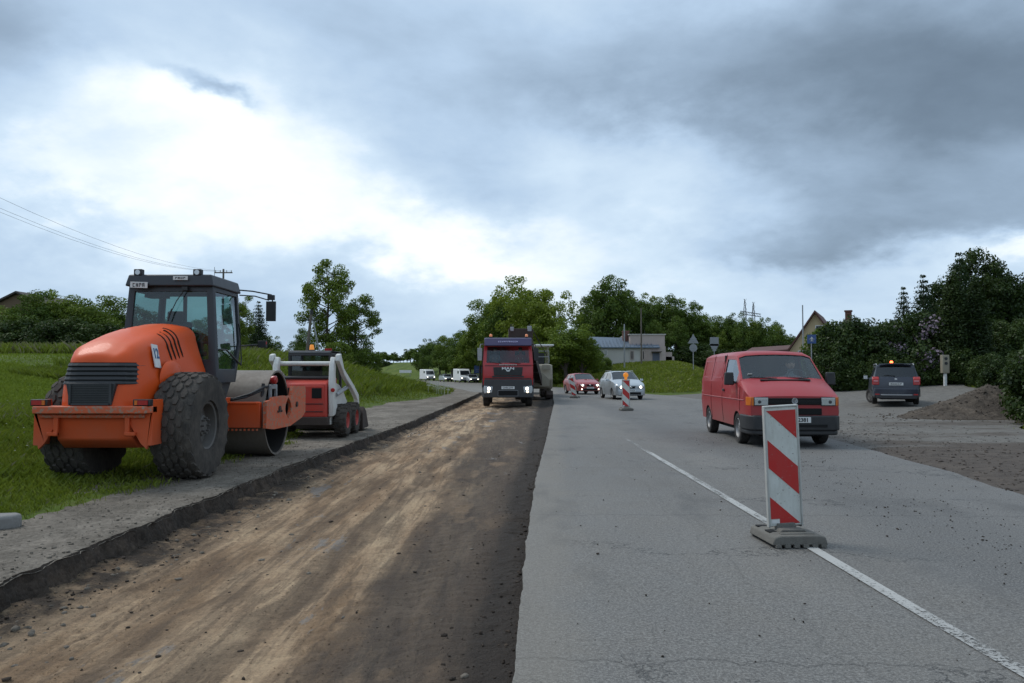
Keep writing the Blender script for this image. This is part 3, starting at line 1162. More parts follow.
def bil(A, B, C, D, u, v):
    return lerp3(lerp3(A, B, u), lerp3(D, C, u), v)


def window_panel(mb, gl, A, B, C, D, u0, u1, v0, v1, depth=.03, n=None, mi=0, rub=None, gd=.5):
    """quad ABCD with a rectangular opening; the glass sits inside the reveal. n = outward normal"""
    A, B, C, D = map(Vector, (A, B, C, D))
    if n is None:
        n = (B - A).cross(D - A).normalized()
    P = lambda u, v: bil(A, B, C, D, u, v)
    o = [P(0, 0), P(1, 0), P(1, 1), P(0, 1)]
    i = [P(u0, v0), P(u1, v0), P(u1, v1), P(u0, v1)]
    for k in range(4):
        l = (k + 1) % 4
        if (o[k] - i[k]).length < 1e-5 and (o[l] - i[l]).length < 1e-5: continue
        mb.quad(o[k], o[l], i[l], i[k], mi)
        mb.quad(o[k] - n * depth, i[k] - n * depth, i[l] - n * depth, o[l] - n * depth, mi)
    j = [p - n * depth for p in i]
    eps = {0: v0 > 1e-4, 1: u1 < 1 - 1e-4, 2: v1 < 1 - 1e-4, 3: u0 > 1e-4}
    for k in range(4):
        l = (k + 1) % 4
        if eps[k]: mb.quad(i[k], i[l], j[l], j[k], mi if rub is None else rub)
    g = [p - n * depth * gd for p in i]
    if gl is not None: gl.quad(*g)


def make_wheel(parent, c, Rr, w, rr, side=1, tyre='rubber', rim='rim', lugs=None, spokes=5, steer=0, dish=.04, seg=40):
    """c = centre; side = +1 when the outer face looks to +x"""
    e = empty('wheel', c, steer, parent)
    mb = MB()
    h = w / 2
    prof = [(rr, -h * .78), (rr + .01, -h * .93), (Rr * .80, -h), (Rr * .93, -h * .95), (Rr * .985, -h * .80), (Rr, -h * .55), (Rr, h * .55),
            (Rr * .985, h * .80), (Rr * .93, h * .95), (Rr * .80, h), (rr + .01, h * .93), (rr, h * .78)]
    mb.ring(prof, 'x', seg=seg)
    if lugs == 'diamond':
        nrow, na = 6, 23
        for i in range(nrow):
            hx = (-1 + 2 * (i + .5) / nrow) * h * .97
            fall = abs(hx) / h
            rad = Rr - (0.002 if fall < .6 else (fall - .6) * .17)
            for k in range(na):
                a = 2 * PI * (k + (.5 if i % 2 else 0)) / na
                dw, dl = h * .95 * 2 / nrow * .62, 2 * PI * rad / na * .44
                tilt = (1 if hx > 0 else -1) * max(0, (fall - .55)) * 1.5
                top, bot = [], []
                for q in range(6):
                    th = q * PI / 3
                    du, dv = math.cos(th) * dw * .90, math.sin(th) * dl * 1.05
                    for lst, ex, sc in ((bot, -.01, 1.0), (top, .027, .86)):
                        r2 = rad + ex * math.cos(tilt) - abs(du * sc) * 0 - du * sc * math.sin(tilt) * .8
                        x2 = hx + du * sc * math.cos(tilt) + ex * math.sin(tilt)
                        aa = a + dv * sc / rad
                        lst.append((x2, r2 * math.cos(aa), r2 * math.sin(aa)))
                mb.add(bot + top, [tuple(range(6, 12))] + [(q, (q + 1) % 6, 6 + (q + 1) % 6, 6 + q) for q in range(6)])
    elif lugs == 'block':
        na = 16
        for k in range(na):
            for sx in (-1, 1):
                a = 2 * PI * (k + (.5 if sx > 0 else 0)) / na
                da = PI / na * .55
                vs = []
                for (x0, aa, rr_) in ((sx * h * .08, a - da * .6, Rr - .005), (sx * h * 1.02, a - da, Rr - .05), (sx * h * 1.02, a + da * .6, Rr - .05), (sx * h * .08, a + da, Rr - .005)):
                    vs.append((x0, rr_ * math.cos(aa), rr_ * math.sin(aa)))
                for (x0, aa, rr_) in ((sx * h * .10, a - da * .5, Rr + .024), (sx * h * 1.0, a - da * .85, Rr + .010), (sx * h * 1.0, a + da * .5, Rr + .010), (sx * h * .10, a + da * .8, Rr + .024)):
                    vs.append((x0, rr_ * math.cos(aa), rr_ * math.sin(aa)))
                mb.add(vs, [(4, 5, 6, 7), (0, 1, 5, 4), (1, 2, 6, 5), (2, 3, 7, 6), (3, 0, 4, 7)])
    mb.build('tyre', M[tyre], e, smooth=32)
    rb = MB()
    o = side
    rb.ring([(rr + .004, -h * .78), (rr + .004, h * .78)], 'x', seg=seg)
    fx = o * h * .80
    rb.ring([(rr + .006, fx), (rr - .01, fx + o * .012), (rr * .90, fx), (rr * .84, fx - o * dish), (rr * .55, fx - o * dish * 1.1), (rr * .40, fx - o * dish * .4), (rr * .18, fx - o * dish * .3), (.0005, fx - o * dish * .3)], 'x', seg=seg)
    for k in range(spokes):
        a = 2 * PI * k / spokes
        rb.cyl((fx - o * dish * .6, rr * .30 * math.cos(a), rr * .30 * math.sin(a)), (fx - o * dish * .0, rr * .30 * math.cos(a), rr * .30 * math.sin(a)), rr * .045, 6)
    rim_o = rb.build('rim', M[rim], e, smooth=35)
    if spokes > 5:
        vb = MB()
        n = spokes
        for k in range(n):
            a0 = 2 * PI * (k + .22) / n
            a1 = 2 * PI * (k + .78) / n
            xx = fx - o * dish * .82 + o * .006
            pts = []
            for aa, q in ((a0, .60), (a1, .60), (a1 + .03, .83), (a0 - .03, .83)):
                pts.append((xx, rr * q * math.cos(aa), rr * q * math.sin(aa)))
            vb.add(pts, [(0, 1, 2, 3)])
    return e


# ================================================================ SOIL ROLLER
M['drum_dark'] = paint('dark_drum_inside', (.012, .011, .010), .9, .5, dirt_col=(.03, .025, .02))


def make_roller():
    t = empty('soil_roller')
    tag(t, 'orange soil roller with dark cab and fat tyres standing on the left verge', 'road roller')
    # ---- engine hood
    hb = MB()
    # y, half width below, half width at the shoulder, bottom, top, shoulder radius
    st = [(-1.07, .22, .20, 1.05, 1.62, .08), (-1.055, .31, .28, 1.03, 1.68, .10), (-1.00, .40, .35, 1.01, 1.74, .13), (-.90, .47, .41, .99, 1.79, .16), (-.72, .52, .445, .97, 1.86, .19), (-.45, .56, .465, .95, 1.95, .22), (-.1, .60, .475, .94, 2.05, .23), (.3, .62, .48, .94, 2.135, .23),
          (.7, .63, .475, .94, 2.20, .23), (1.0, .63, .465, .94, 2.22, .22), (1.16, .61, .45, .94, 2.22, .22)]
    secs = []
    for y, w, wt_, zb, zt, r in st:
        hh = zt - r - zb
        half = [(w, zb), (w * 1.005, zb + hh * .33), (w * .97 + wt_ * .03, zb + hh * .55), (w * .35 + wt_ * .65, zb + hh * .82), (wt_, zb + hh)]
        for k in range(1, 7):
            a = k / 6 * PI / 2
            half.append((wt_ - r * (1 - math.cos(a)), zt - r + r * math.sin(a)))
        half += [((wt_ - r) * .66, zt + .018), ((wt_ - r) * .33, zt + .028), (0, zt + .032)]
        full = half + [(-x, z) for x, z in half[-2::-1]]
        secs.append([(x, y + (.10 * (z - zb) / (zt - zb) if y < -.8 else 0), z) for x, z in full])
    hb.loft(secs, cap0=True, cap1=True)

    def hood_x(y, z):
        ys_ = [q[0] for q in st]
        i = max(0, min(len(st) - 2, int(np.searchsorted(ys_, y)) - 1))
        u = (y - ys_[i]) / (ys_[i + 1] - ys_[i])
        res = []
        for q in (secs[i], secs[i + 1]):
            hf = q[:11]
            res.append(float(np.interp(z, [p_[2] for p_ in hf], [p_[0] for p_ in hf])))
        return res[0] * (1 - u) + res[1] * u
    hood = hb.build('engine_hood', M['orange'], t, smooth=50, weld=True, bevel=.02, bseg=3)
    hood.modifiers[0].angle_limit = R(50)
    # bulge low on both sides of the hood
    for s in (1, -1):
        b = MB()
        rings = []
        for i in range(9):
            f_ = i / 8
            ang = f_ * PI / 2
            rings.append([(s * (.575 + .095 * math.cos(ang)), -.02 + (.36 * math.sin(ang) + .0) * math.cos(2 * PI * k / 28), 1.40 + .27 * math.sin(ang) * math.sin(2 * PI * k / 28)) for k in range(28)])
        b.loft(rings, closed=True, cap0=True)
        b.build('wheel_bulge', M['orange'], hood, smooth=60)
    # black rear grille that wraps round the corners
    gb = MB()
    for z0, z1 in ((1.615, 1.595), (1.56, 1.535), (1.50, 1.475), (1.44, 1.415), (1.385, 1.36)):
        gs_ = 1 + (1.62 - z0) * .36
        pts = [(x * gs_, y) for x, y in ((.458, -.66), (.445, -.78), (.42, -.90), (.36, -1.00), (.285, -1.055), (.2, -1.075), (-.2, -1.075), (-.285, -1.055), (-.36, -1.0), (-.42, -.90), (-.445, -.78), (-.458, -.66))]
        for i in range(len(pts) - 1):
            (xa, ya), (xb, yb) = pts[i], pts[i + 1]
            la = .10 * (z0 - 1.0) / .7
            o1, o2 = .028, .010
            na = Vector((xa, (ya + .3) * 1.0, 0)).normalized()
            nb = Vector((xb, (yb + .3) * 1.0, 0)).normalized()
            a = Vector((xa, ya + la, z0)) + na * o2
            b_ = Vector((xb, yb + la, z0)) + nb * o2
            c_ = Vector((xb, yb + la, z1 - .012)) + nb * o1
            d_ = Vector((xa, ya + la, z1 - .012)) + na * o1
            gb.quad(a, b_, c_, d_)
            e_ = Vector((xb, yb + la, z1 - .020)) + nb * o2
            f_ = Vector((xa, ya + la, z1 - .020)) + na * o2
            gb.quad(d_, c_, e_, f_)
    bk = MB()
    pts = [(.458, -.66), (.445, -.78), (.42, -.90), (.36, -1.00), (.285, -1.055), (.2, -1.075), (-.2, -1.075), (-.285, -1.055), (-.36, -1.0), (-.42, -.90), (-.445, -.78), (-.458, -.66)]
    for i in range(len(pts) - 1):
        (xa, ya), (xb, yb) = pts[i], pts[i + 1]
        bk.quad((xa * 1.12, ya + .038, 1.34), (xb * 1.12, yb + .038, 1.34), (xb * 1.015, yb + .085, 1.625), (xa * 1.015, ya + .085, 1.625))
    gr = bk.build('rear_grille', M['void'], t, smooth=0)
    gb.build('grille_slats', M['black'], gr, smooth=0)
    lb = MB()
    lb.prism([(-.32, 1.36), (-.27, 1.075), (.27, 1.075), (.32, 1.36)], -1.075, -.97, 'y')
    lg = lb.build('lower_grille', M['black'], t, bevel=.01)
    fr = MB()
    for x in (-.26, .26): fr.box((x, -1.082, 1.21), (.03, .02, .27))
    fr.box((0, -1.082, 1.085), (.52, .02, .025))
    for k in range(8): fr.box((0, -1.078, 1.12 + k * .03), (.50, .012, .010))
    fr.build('grille_frame', M['dgrey'], lg)
    em = MB()
    em.prism([(-.05, 1.40), (.02, 1.40), (.07, 1.52), (0, 1.52)], -.99, -.975, 'y')
    em.build('badge', M['dgrey'], gr)
    # side louvres: four slanted slots
    for s in (1, -1):
        for k in range(4):
            lv = MB()
            y0 = .0 + k * .12
            path = []
            for q in range(12):
                z = 1.66 + k * .02 + (2.04 + k * .015 - 1.66) * math.sin(q / 11 * PI / 2)
                yy = y0 + .10 * (1 - q / 11)
                path.append((s * (hood_x(yy, z) + .001), yy, z))
            lv.tube(path, [.007] + [.017] * 10 + [.007], 6)
            lv.build('louvre_slot', M['drum_dark'], hood)
    # number sticker on the hood side
    sk = MB()
    nrm = Vector((1, 0, .12)).normalized()
    sk.box((.503, -.34, 1.72), (.012, .17, .33), rot=Matrix.Rotation(R(-13), 3, 'Y') @ Matrix.Rotation(R(-4), 3, 'X'))
    stk = sk.build('number_sticker', M['plate'], t)
    text_part('12', .20, M['blue_ink'], t, (.506, -.34, 1.75), (PI / 2 - R(13), 0, PI / 2), 'sticker_number', bold=.004, xs=.8)
    # ---- chassis under the hood, bumper and tail lights
    cb = MB()
    cb.prism([(-.98, .95), (-.93, .62), (-.78, .50), (-.2, .46), (1.7, .55), (1.7, 1.0), (-.98, 1.0)], -.50, .50, 'x')
    cb.build('rear_chassis', M['orange'], t, bevel=.02)
    bb = MB()
    bb.prism([(-.77, -1.02), (-.71, -1.13), (.71, -1.13), (.77, -1.02), (.77, -.86), (-.77, -.86)], .965, 1.06, 'z')
    bb.box((0, -.98, .93), (1.36, .14, .05))
    bb.build('bumper', M['orange_worn'], t, bevel=.012)
    for s in (1, -1):
        wg = MB()
        wg.prism([(s * .40, .96), (s * .76, .96), (s * .76, 1.08), (s * .75, .72), (s * .70, .50), (s * .62, .58)][::s], -1.0, -.95, 'y')
        wg.prism([(-1.0, .55), (-.98, 1.14), (-.70, 1.14), (-.60, .55)], s * .71, s * .77, 'x')
        wg.build('bumper_bracket', M['orange'], t, bevel=.008)
        hk = MB()
        hk.box((s * .46, -1.02, .80), (.06, .05, .26))
        hk.box((s * .50, -1.03, .70), (.14, .06, .05))
        hk.build('tie_down_lug', M['orange'], t, bevel=.01)
        tl = MB()
        tl.box((s * .66, -1.03, 1.105), (.22, .10, .085))
        tlo = tl.build('tail_light', M['black'], t, bevel=.008)
        tr = MB()
        tr.box((s * .68, -1.085, 1.105), (.13, .02, .06))
        tr.build('red_lens', M['taillight'], tlo)
        ti = MB()
        ti.box((s * .595, -1.085, 1.105), (.035, .02, .06))
        ti.build('amber_lens', M['indicator'], tlo)
    # axle
    ab = MB()
    ab.cyl((-.72, 0, .74), (.72, 0, .74), .15, 16)
    ab.box((0, 0, .74), (.5, .5, .42))
    ab.build('rear_axle', M['black'], t, bevel=.02)
    for s in (1, -1):
        make_wheel(t, (s * .735, 0, .742), .735, .57, .345, s, 'rubber_worn', 'rim_dark', 'diamond', 8, dish=.13, seg=56)
    # ---- cab
    gl_y0, gl_y1 = 1.20, 2.36
    hwT, hwB = .665, .775
    zT, zB = 2.86, 1.33
    def cp(sx, y, z):
        u = (z - zB) / (zT - zB)
        return Vector((sx * (hwB + (hwT - hwB) * u), y, z))
    cab = MB()
    rearB, rearT = 1.17, 1.24
    frB, frM, frT = 2.02, 2.40, 2.40
    A, B, C_, D = cp(-1, rearB, zB), cp(1, rearB, zB), cp(1, rearT, zT), cp(-1, rearT, zT)
    glR = MB()
    window_panel(cab, glR, A, B, C_, D, .075, .925, .24, .95, .05, Vector((0, -1, 0)))
    glF = MB()
    A2, B2 = cp(-1, frM, 2.0), cp(1, frM, 2.0)
    C2, D2 = cp(1, frT, zT), cp(-1, frT, zT)
    window_panel(cab, glF, B2, A2, D2, C2, .07, .93, .02, .94, .05, Vector((0, 1, 0)))
    A3, B3 = cp(-1, frB, zB), cp(1, frB, zB)
    window_panel(cab, glF, B3, A3, A2, B2, .07, .93, .2, .98, .05, Vector((0, .87, -.5)).normalized())
    for s in (1, -1):
        gS = MB()
        # side: pillar pieces round one tall door glass
        n = Vector((s, 0, .07)).normalized()
        p = [cp(s, rearB, zB), cp(s, frB, zB), cp(s, frM, 2.0), cp(s, frT, zT), cp(s, rearT, zT)]
        q = [cp(s, rearB + .14, zB + .22), cp(s, frB + .02, zB + .22), cp(s, frM - .085, 2.02), cp(s, frT - .085, zT - .07), cp(s, rearT + .11, zT - .07)]
        for k in range(5):
            l = (k + 1) % 5
            cab.quad(p[k], p[l], q[l], q[k])
            cab.quad(p[k] - n * .05, p[l] - n * .05, q[l] - n * .05, q[k] - n * .05)
            cab.quad(q[k], q[l], q[l] - n * .05, q[k] - n * .05)
        gS.add([v - n * .025 for v in q], [(0, 1, 2, 3, 4)])
        gS.build('side_glass', M['glass_cab'], t, smooth=0)
        hd = MB()
        hd.tube([p_ + n * .03 for p_ in (cp(s, frM - .16, 1.62), cp(s, frM - .12, 1.72), cp(s, frM - .12, 2.25), cp(s, frM - .16, 2.33))], .012, 6)
        hd.tube([cp(s, rearB + .16, 1.86) + n * .01, cp(s, rearB + .45, 1.86) + n * .02, cp(s, frM - .1, 1.62) + n * .01], .014, 6)
        hd.build('door_handrail', M['black'], t)
    cab.build('cab_frame', M['cab_grey'], t, bevel=.008, weld=True)
    glR.build('rear_glass', M['glass_cab'], t, smooth=0)
    glF.build('windscreen', M['glass_cab'], t, smooth=0)
    fl = MB()
    fl.prism([(rearB, zB), (rearB, 1.02), (1.75, 1.0), (frB, zB)], -.70, .70, 'x')
    fl.build('cab_base', M['dgrey'], t, bevel=.015)
    rf = MB()
    rf.box((0, 1.81, 2.955), (1.40, 1.30, .19), taper=(.94, .94))
    rf.build('cab_roof', M['cab_grey'], t, bevel=.025, bseg=3)
    # inside: seat, console, steering wheel, headliner bar
    se = MB()
    se.box((0, 1.68, 1.62), (.50, .48, .14))
    se.box((0, 1.47, 1.98), (.46, .13, .66), rot=Matrix.Rotation(R(-6), 3, 'X'))
    se.box((0, 1.45, 2.38), (.26, .10, .2))
    se.box((0, 1.65, 1.45), (.36, .36, .24))
    for s in (-1, 1): se.box((s * .31, 1.66, 1.80), (.09, .40, .08))
    se.build('operator_seat', M['seat'], t, bevel=.03, bseg=2)
    co = MB()
    co.box((0, 2.16, 1.72), (.30, .14, .60))
    co.box((-.45, 1.75, 1.6), (.2, .6, .45))
    co.build('console', M['black'], t, bevel=.02)
    sw = MB()
    ring_pts = [Vector((.19 * math.cos(a), 1.98 + .19 * math.sin(a) * .75, 2.06 + .19 * math.sin(a) * .55)) for a in [k * PI / 12 for k in range(25)]]
    sw.tube(ring_pts, .016, 6)
    sw.cyl((0, 1.98, 2.05), (0, 2.14, 1.92), .025, 8)
    sw.build('steering_wheel', M['black'], t)
    for s in (-1, 1):
        pl_ = MB()
        pl_.box((s * .22, 2.32, 2.42), (.05, .05, .9))
        pl_.build('inner_bar', M['black'], t)
    pl_ = MB()
    pl_.box((-.33, 1.5, 2.75), (.3, .25, .1))
    pl_.build('cab_radio', M['black'], t)
    wp = MB()
    wp.tube([(.25, 1.20, 2.83), (.12, 1.17, 2.62), (.02, 1.165, 2.40)], .008, 5)
    wp.tube([(.05, 1.165, 2.50), (-.01, 1.165, 2.30)], .010, 5)
    wp.box((.25, 1.19, 2.82), (.09, .06, .06))
    wp.build('rear_wiper', M['black'], t)
    # plates on the roof edge
    p1 = MB()
    p1.box((-.46, 1.135, 2.875), (.27, .012, .095), rot=Matrix.Rotation(R(2), 3, 'Y'))
    p1.build('number_plate', M['plate'], t)
    scribble(.20, .06, 4, M['ink'], t, (-.46, 1.126, 2.873), seed=4)
    p2 = MB()
    p2.box((.19, 1.145, 2.985), (.23, .012, .06))
    p2.build('maker_plate', M['plate'], t)
    scribble(.17, .03, 4, M['dgrey'], t, (.19, 1.137, 2.984), seed=6)
    for x in (-.51, .43):
        wl = MB()
        wl.box((x, 1.24, 3.085), (.13, .10, .10))
        wl.cyl((x, 1.24, 3.0), (x, 1.24, 3.05), .03, 8)
        w_ = wl.build('work_light', M['black'], t, bevel=.015)
        ln = MB()
        ln.cyl((x, 1.189, 3.082), (x, 1.183, 3.082), .040, 14)
        ln.build('lamp_lens', M['lamp_glass'], w_)
    for x in (-.6, .55):
        wl = MB()
        wl.box((x, 2.46, 2.93), (.13, .12, .13))
        w_ = wl.build('work_light', M['alum'], t, bevel=.015)
    # mirror on its arm
    ma = MB()
    ma.tube([(.66, 2.45, 2.93), (.80, 2.75, 2.94), (1.06, 3.0, 2.90), (1.08, 3.0, 2.78)], .014, 6)
    ma.tube([(.67, 2.45, 2.84), (.85, 2.72, 2.85), (1.02, 2.98, 2.80)], .012, 6)
    ma.box((1.06, 2.98, 2.60), (.17, .05, .36))
    ma.box((1.06, 2.98, 2.85), (.12, .07, .09))
    ma.build('side_mirror', M['black'], t, bevel=.01)
    m2 = MB()
    m2.tube([(.70, 2.40, 1.95), (.88, 2.5, 1.97), (.98, 2.6, 1.98)], .014, 6)
    m2.box((1.03, 2.62, 1.99), (.14, .10, .12))
    mo = m2.build('lower_mirror', M['black'], t, bevel=.02)
    m3 = MB()
    m3.box((1.09, 2.60, 2.01), (.03, .05, .05))
    m3.build('indicator', M['taillight'], mo)
    # step and joint between the halves
    js = MB()
    js.box((0, 1.95, .72), (.36, .7, .42))
    js.cyl((-.18, 1.9, .62), (-.5, 2.5, .62), .045, 10)
    js.cyl((.3, 1.6, .62), (.55, 2.3, .62), .05, 10)
    js.box((.62, 1.45, .75), (.16, .5, .05))
    js.box((.62, 1.45, .45), (.16, .5, .04))
    js.box((.55, 1.22, .6), (.03, .04, .36))
    js.build('joint_and_step', M['black'], t, bevel=.01)
    ob = MB()
    ob.box((.58, 1.75, 1.16), (.14, .22, .16))
    ob.box((.60, 1.95, 1.02), (.10, .4, .10))
    ob.build('valve_block', M['orange'], t, bevel=.01)
    # ---- drum
    dr = MB()
    Rd, yd, hw = .765, 3.13, 1.05
    dr.ring([(Rd - .035, -hw + .30), (Rd - .035, -hw), (Rd, -hw), (Rd, hw), (Rd - .035, hw), (Rd - .035, hw - .42)], 'x', (0, yd, Rd), 72)
    drum = dr.build('drum', M['steel'], t, smooth=30)
    for s in (-1, 1):
        dd = MB()
        dd.ring([(Rd - .033, s * (hw - .42)), (.30, s * (hw - .46)), (.28, s * (hw - .10)), (.12, s * (hw - .08)), (.001, s * (hw - .08))], 'x', (0, yd, Rd), 48)
        dd.ring([(Rd - .038, s * (hw - .02)), (Rd - .038, s * (hw - .42))], 'x', (0, yd, Rd), 48)
        dd.build('drum_hub', M['drum_dark'], drum)
    # frame: rear cross beam, side plates with an eye, front beam
    fr = MB()
    fr.box((0, 2.20, .77), (2.10, .10, .44))
    fr.box((0, 2.235, .97), (2.0, .20, .04))
    fr.build('drum_frame', M['orange'], t, bevel=.015)
    f2 = MB()
    f2.box((0, 4.08, .80), (2.2, .14, .34))
    f2.build('front_beam', M['orange'], t, bevel=.015)
    bl_ = MB()
    for k in range(14): bl_.box((.10 + k * .07, 2.13, .52), (.03, .02, .03))
    bl_.build('scraper_bolts', M['orange_worn'], t)
    for s in (1, -1):
        sp = MB()
        out = [(2.12, .545), (2.55, .50), (3.55, .49), (4.35, .60), (4.62, .70), (4.62, 1.16), (4.58, 1.22), (3.72, 1.24), (3.62, 1.06), (3.30, 1.05), (3.18, 1.07), (2.50, 1.06), (2.44, 1.02), (2.12, 1.0)]
        eye = []
        for k in range(20):
            a = 2 * PI * k / 20
            eye.append((3.42 + .20 * math.cos(a) * (abs(math.cos(a)) ** .3), .83 + .20 * math.sin(a) * (1 - .25 * abs(math.cos(a)))))
        # outer ring to eye: join through a fan split in two halves
        x0, x1 = s * 1.11, s * 1.17
        bm = bmesh.new()
        vo = [bm.verts.new((x1, y, z)) for y, z in out]
        vi = [bm.verts.new((x1, y, z)) for y, z in eye]
        eo = [bm.edges.new((vo[i], vo[(i + 1) % len(vo)])) for i in range(len(vo))]
        ei = [bm.edges.new((vi[i], vi[(i + 1) % len(vi)])) for i in range(len(vi))]
        bmesh.ops.triangle_fill(bm, use_beauty=True, edges=eo + ei)
        geo = bmesh.ops.extrude_face_region(bm, geom=bm.faces[:])
        for v_ in [g_ for g_ in geo['geom'] if isinstance(g_, bmesh.types.BMVert)]: v_.co.x = x0
        bm.verts.index_update()
        sp.add([v_.co[:] for v_ in bm.verts], [[v_.index for v_ in f_.verts] for f_ in bm.faces])
        bm.free()
        sp.build('frame_side_plate', M['orange_worn'], t, smooth=0, weld=True)
        for (y, z, r_) in ((2.85, .84, .055), (3.95, .88, .05), (2.75, .80, .02), (2.95, .80, .02)):
            bs = MB()
            bs.cyl((s * 1.17, y, z), (s * 1.195, y, z), r_, 12)
            bs.build('plate_bolt', M['rust'], t)
        hb2 = MB()
        hb2.cyl((s * .6, yd, Rd), (s * 1.12, yd, Rd), .22, 20)
        hb2.build('drum_bearing', M['drum_dark'], t)
    # hoses along the drum, bracket with red cap
    hs = MB()
    hs.tube([(.15, 2.12, .98), (.35, 2.14, 1.06), (.6, 2.16, 1.04), (.85, 2.2, 1.12), (1.02, 2.45, 1.24), (1.08, 2.7, 1.25)], .022, 8)
    hs.tube([(.25, 2.12, .99), (.5, 2.13, 1.01), (.8, 2.18, 1.07), (1.0, 2.4, 1.18)], .018, 8)
    hs.tube([(.98, 2.45, 1.0), (1.0, 2.47, 1.3)], .03, 8)
    hs.build('hydraulic_hose', M['black'], t)
    br = MB()
    br.box((1.08, 2.60, 1.15), (.05, .06, .24))
    br.box((1.10, 2.85, 1.15), (.05, .05, .22))
    br.box((1.09, 2.73, 1.24), (.06, .30, .08))
    br.build('hose_bracket', M['alum'], t, bevel=.006)
    rc = MB()
    rc.ring([(.001, 1.09), (.06, 1.09), (.075, 1.12), (.075, 1.17), (.05, 1.19), (.001, 1.19)], 'x', (0, 2.62, 1.36), 14)
    rc.build('reflector', M['taillight'], t)
    for c in kids(t):
        if c.name.split('.')[0] in ('wheel', 'drum', 'rear_axle', 'drum_frame', 'front_beam', 'scraper_bolts', 'frame_side_plate', 'plate_bolt', 'drum_bearing', 'hydraulic_hose', 'hose_bracket', 'reflector'):
            c.location.x += .13 if c.name.split('.')[0] in ('wheel', 'rear_axle') else .10
    t.location = (-5.43, 11.15, 0)
    return t


roller = make_roller()

# ================================================================ ROAD VEHICLES (front towards -y, y = 0 at the nose)
def rows_at(keys, y):
    ys = [k[0] for k in keys]
    if y <= ys[0]: return list(keys[0][1])
    for i in range(len(keys) - 1):
        if y <= ys[i + 1]:
            u = (y - ys[i]) / (ys[i + 1] - ys[i])
            return [tuple(a + (b - a) * u for a, b in zip(p, q)) for p, q in zip(keys[i][1], keys[i + 1][1])]
    return list(keys[-1][1])


def car_shell(t, keys, wheels, arch, mat, glass, glass_mat_='glass_dark', belt=2, rub='black', cut_front=None, depth=.025, name='body'):
    """keys: (y, rows[(x, z)]) from sill to roof centre; glass: {(key index, row): (u0, u1, v0, v1)} with u along y, v up the rows"""
    mb = MB()
    gl = MB()
    # lower body with wheel arches
    ys = sorted({k[0] for k in keys} | {w + arch * math.cos(a) for w in wheels for a in [PI * q / 12 for q in range(13)]} | {w + arch * 1.12 * s for w in wheels for s in (-1, 1)})
    ys = [y for y in ys if keys[0][0] <= y <= keys[-1][0]]
    for s in (1, -1):
        low = []
        for y in ys:
            r = rows_at(keys, y)[:belt + 1]
            lo = r[0][1]
            for w in wheels:
                d = abs(y - w)
                if d < arch: lo = max(lo, .30 + math.sqrt(max(0, arch * arch - d * d)))
            pts = []
            x0 = r[0][0]
            r2 = [(np.interp(max(lo, r[0][1]), [p[1] for p in r], [p[0] for p in r]), max(lo, r[0][1]))]
            zs = [r2[0][1]] + [max(p[1], r2[0][1] + .01 * i) for i, p in enumerate(r[1:], 1)]
            for i in range(1, len(r)): r2.append((r[i][0], zs[i]))
            low.append([(s * x, y, z) for x, z in r2])
        mb.loft(low)
        # inward lip of the sill and arches
        mb.loft([[q[0], (q[0][0] - s * .12, q[0][1], q[0][2])] for q in low], 1)
        # upper body, key stations only
        for i in range(len(keys) - 1):
            (ya, ra), (yb, rb) = keys[i], keys[i + 1]
            for j in range(belt, len(ra) - 1):
                A = (s * ra[j][0], ya, ra[j][1]); B = (s * rb[j][0], yb, rb[j][1])
                Cc = (s * rb[j + 1][0], yb, rb[j + 1][1]); D = (s * ra[j + 1][0], ya, ra[j + 1][1])
                if (i, j) in glass:
                    u0, u1, v0, v1 = glass[(i, j)]
                    n = (Vector(B) - Vector(A)).cross(Vector(D) - Vector(A)).normalized()
                    cen = Vector((0, (ya + yb) / 2, .9))
                    mid = (Vector(A) + Vector(Cc)) / 2
                    if n.dot(mid - cen) < 0: n = -n
                    window_panel(mb, gl, A, B, Cc, D, u0, u1, v0, v1, depth, n, 0, 1)
                else:
                    mb.quad(A, B, Cc, D)
    for k in (0, -1):
        y, r = keys[k]
        out = [(x, y, z) for x, z in r] + [(-x, y, z) for x, z in r[-2::-1]]
        mb.add(out, [tuple(range(len(out)))])
    body = mb.build(name, [M[mat], M[rub]], t, smooth=38, weld=True)
    body.modifiers.new('bevel', 'BEVEL')
    b = body.modifiers[-1]
    b.width = .012; b.segments = 2; b.limit_method = 'ANGLE'; b.angle_limit = R(40)
    if gl.v: gl.build('window_glass', M[glass_mat_], t, smooth=38, weld=True)
    # dark underside and wheel houses
    ub = MB()
    y0, y1 = keys[0][0] + .15, keys[-1][0] - .12
    hw = max(p[0] for p in rows_at(keys, (y0 + y1) / 2)[:2])
    ub.box((0, (y0 + y1) / 2, .36), ((hw - .32) * 2, y1 - y0, .30))
    ub.box((0, (y0 + y1) / 2, .66), ((hw - .05) * 2, y1 - y0 - .1, .03))
    ub.build('underbody', M['void'], t)
    return body


def seats(t, ys, hw, z=.55, h=.62, tag_='seat'):
    for y in ys:
        for s in (-1, 1):
            b = MB()
            b.box((s * hw, y, z), (.46, .48, .16))
            b.box((s * hw, y + .26, z + .08 + h / 2), (.46, .13, h), rot=Matrix.Rotation(R(-10), 3, 'X'))
            b.box((s * hw, y + .34, z + .14 + h), (.26, .09, .16))
            b.build('seat', M['seat'], t, bevel=.03)


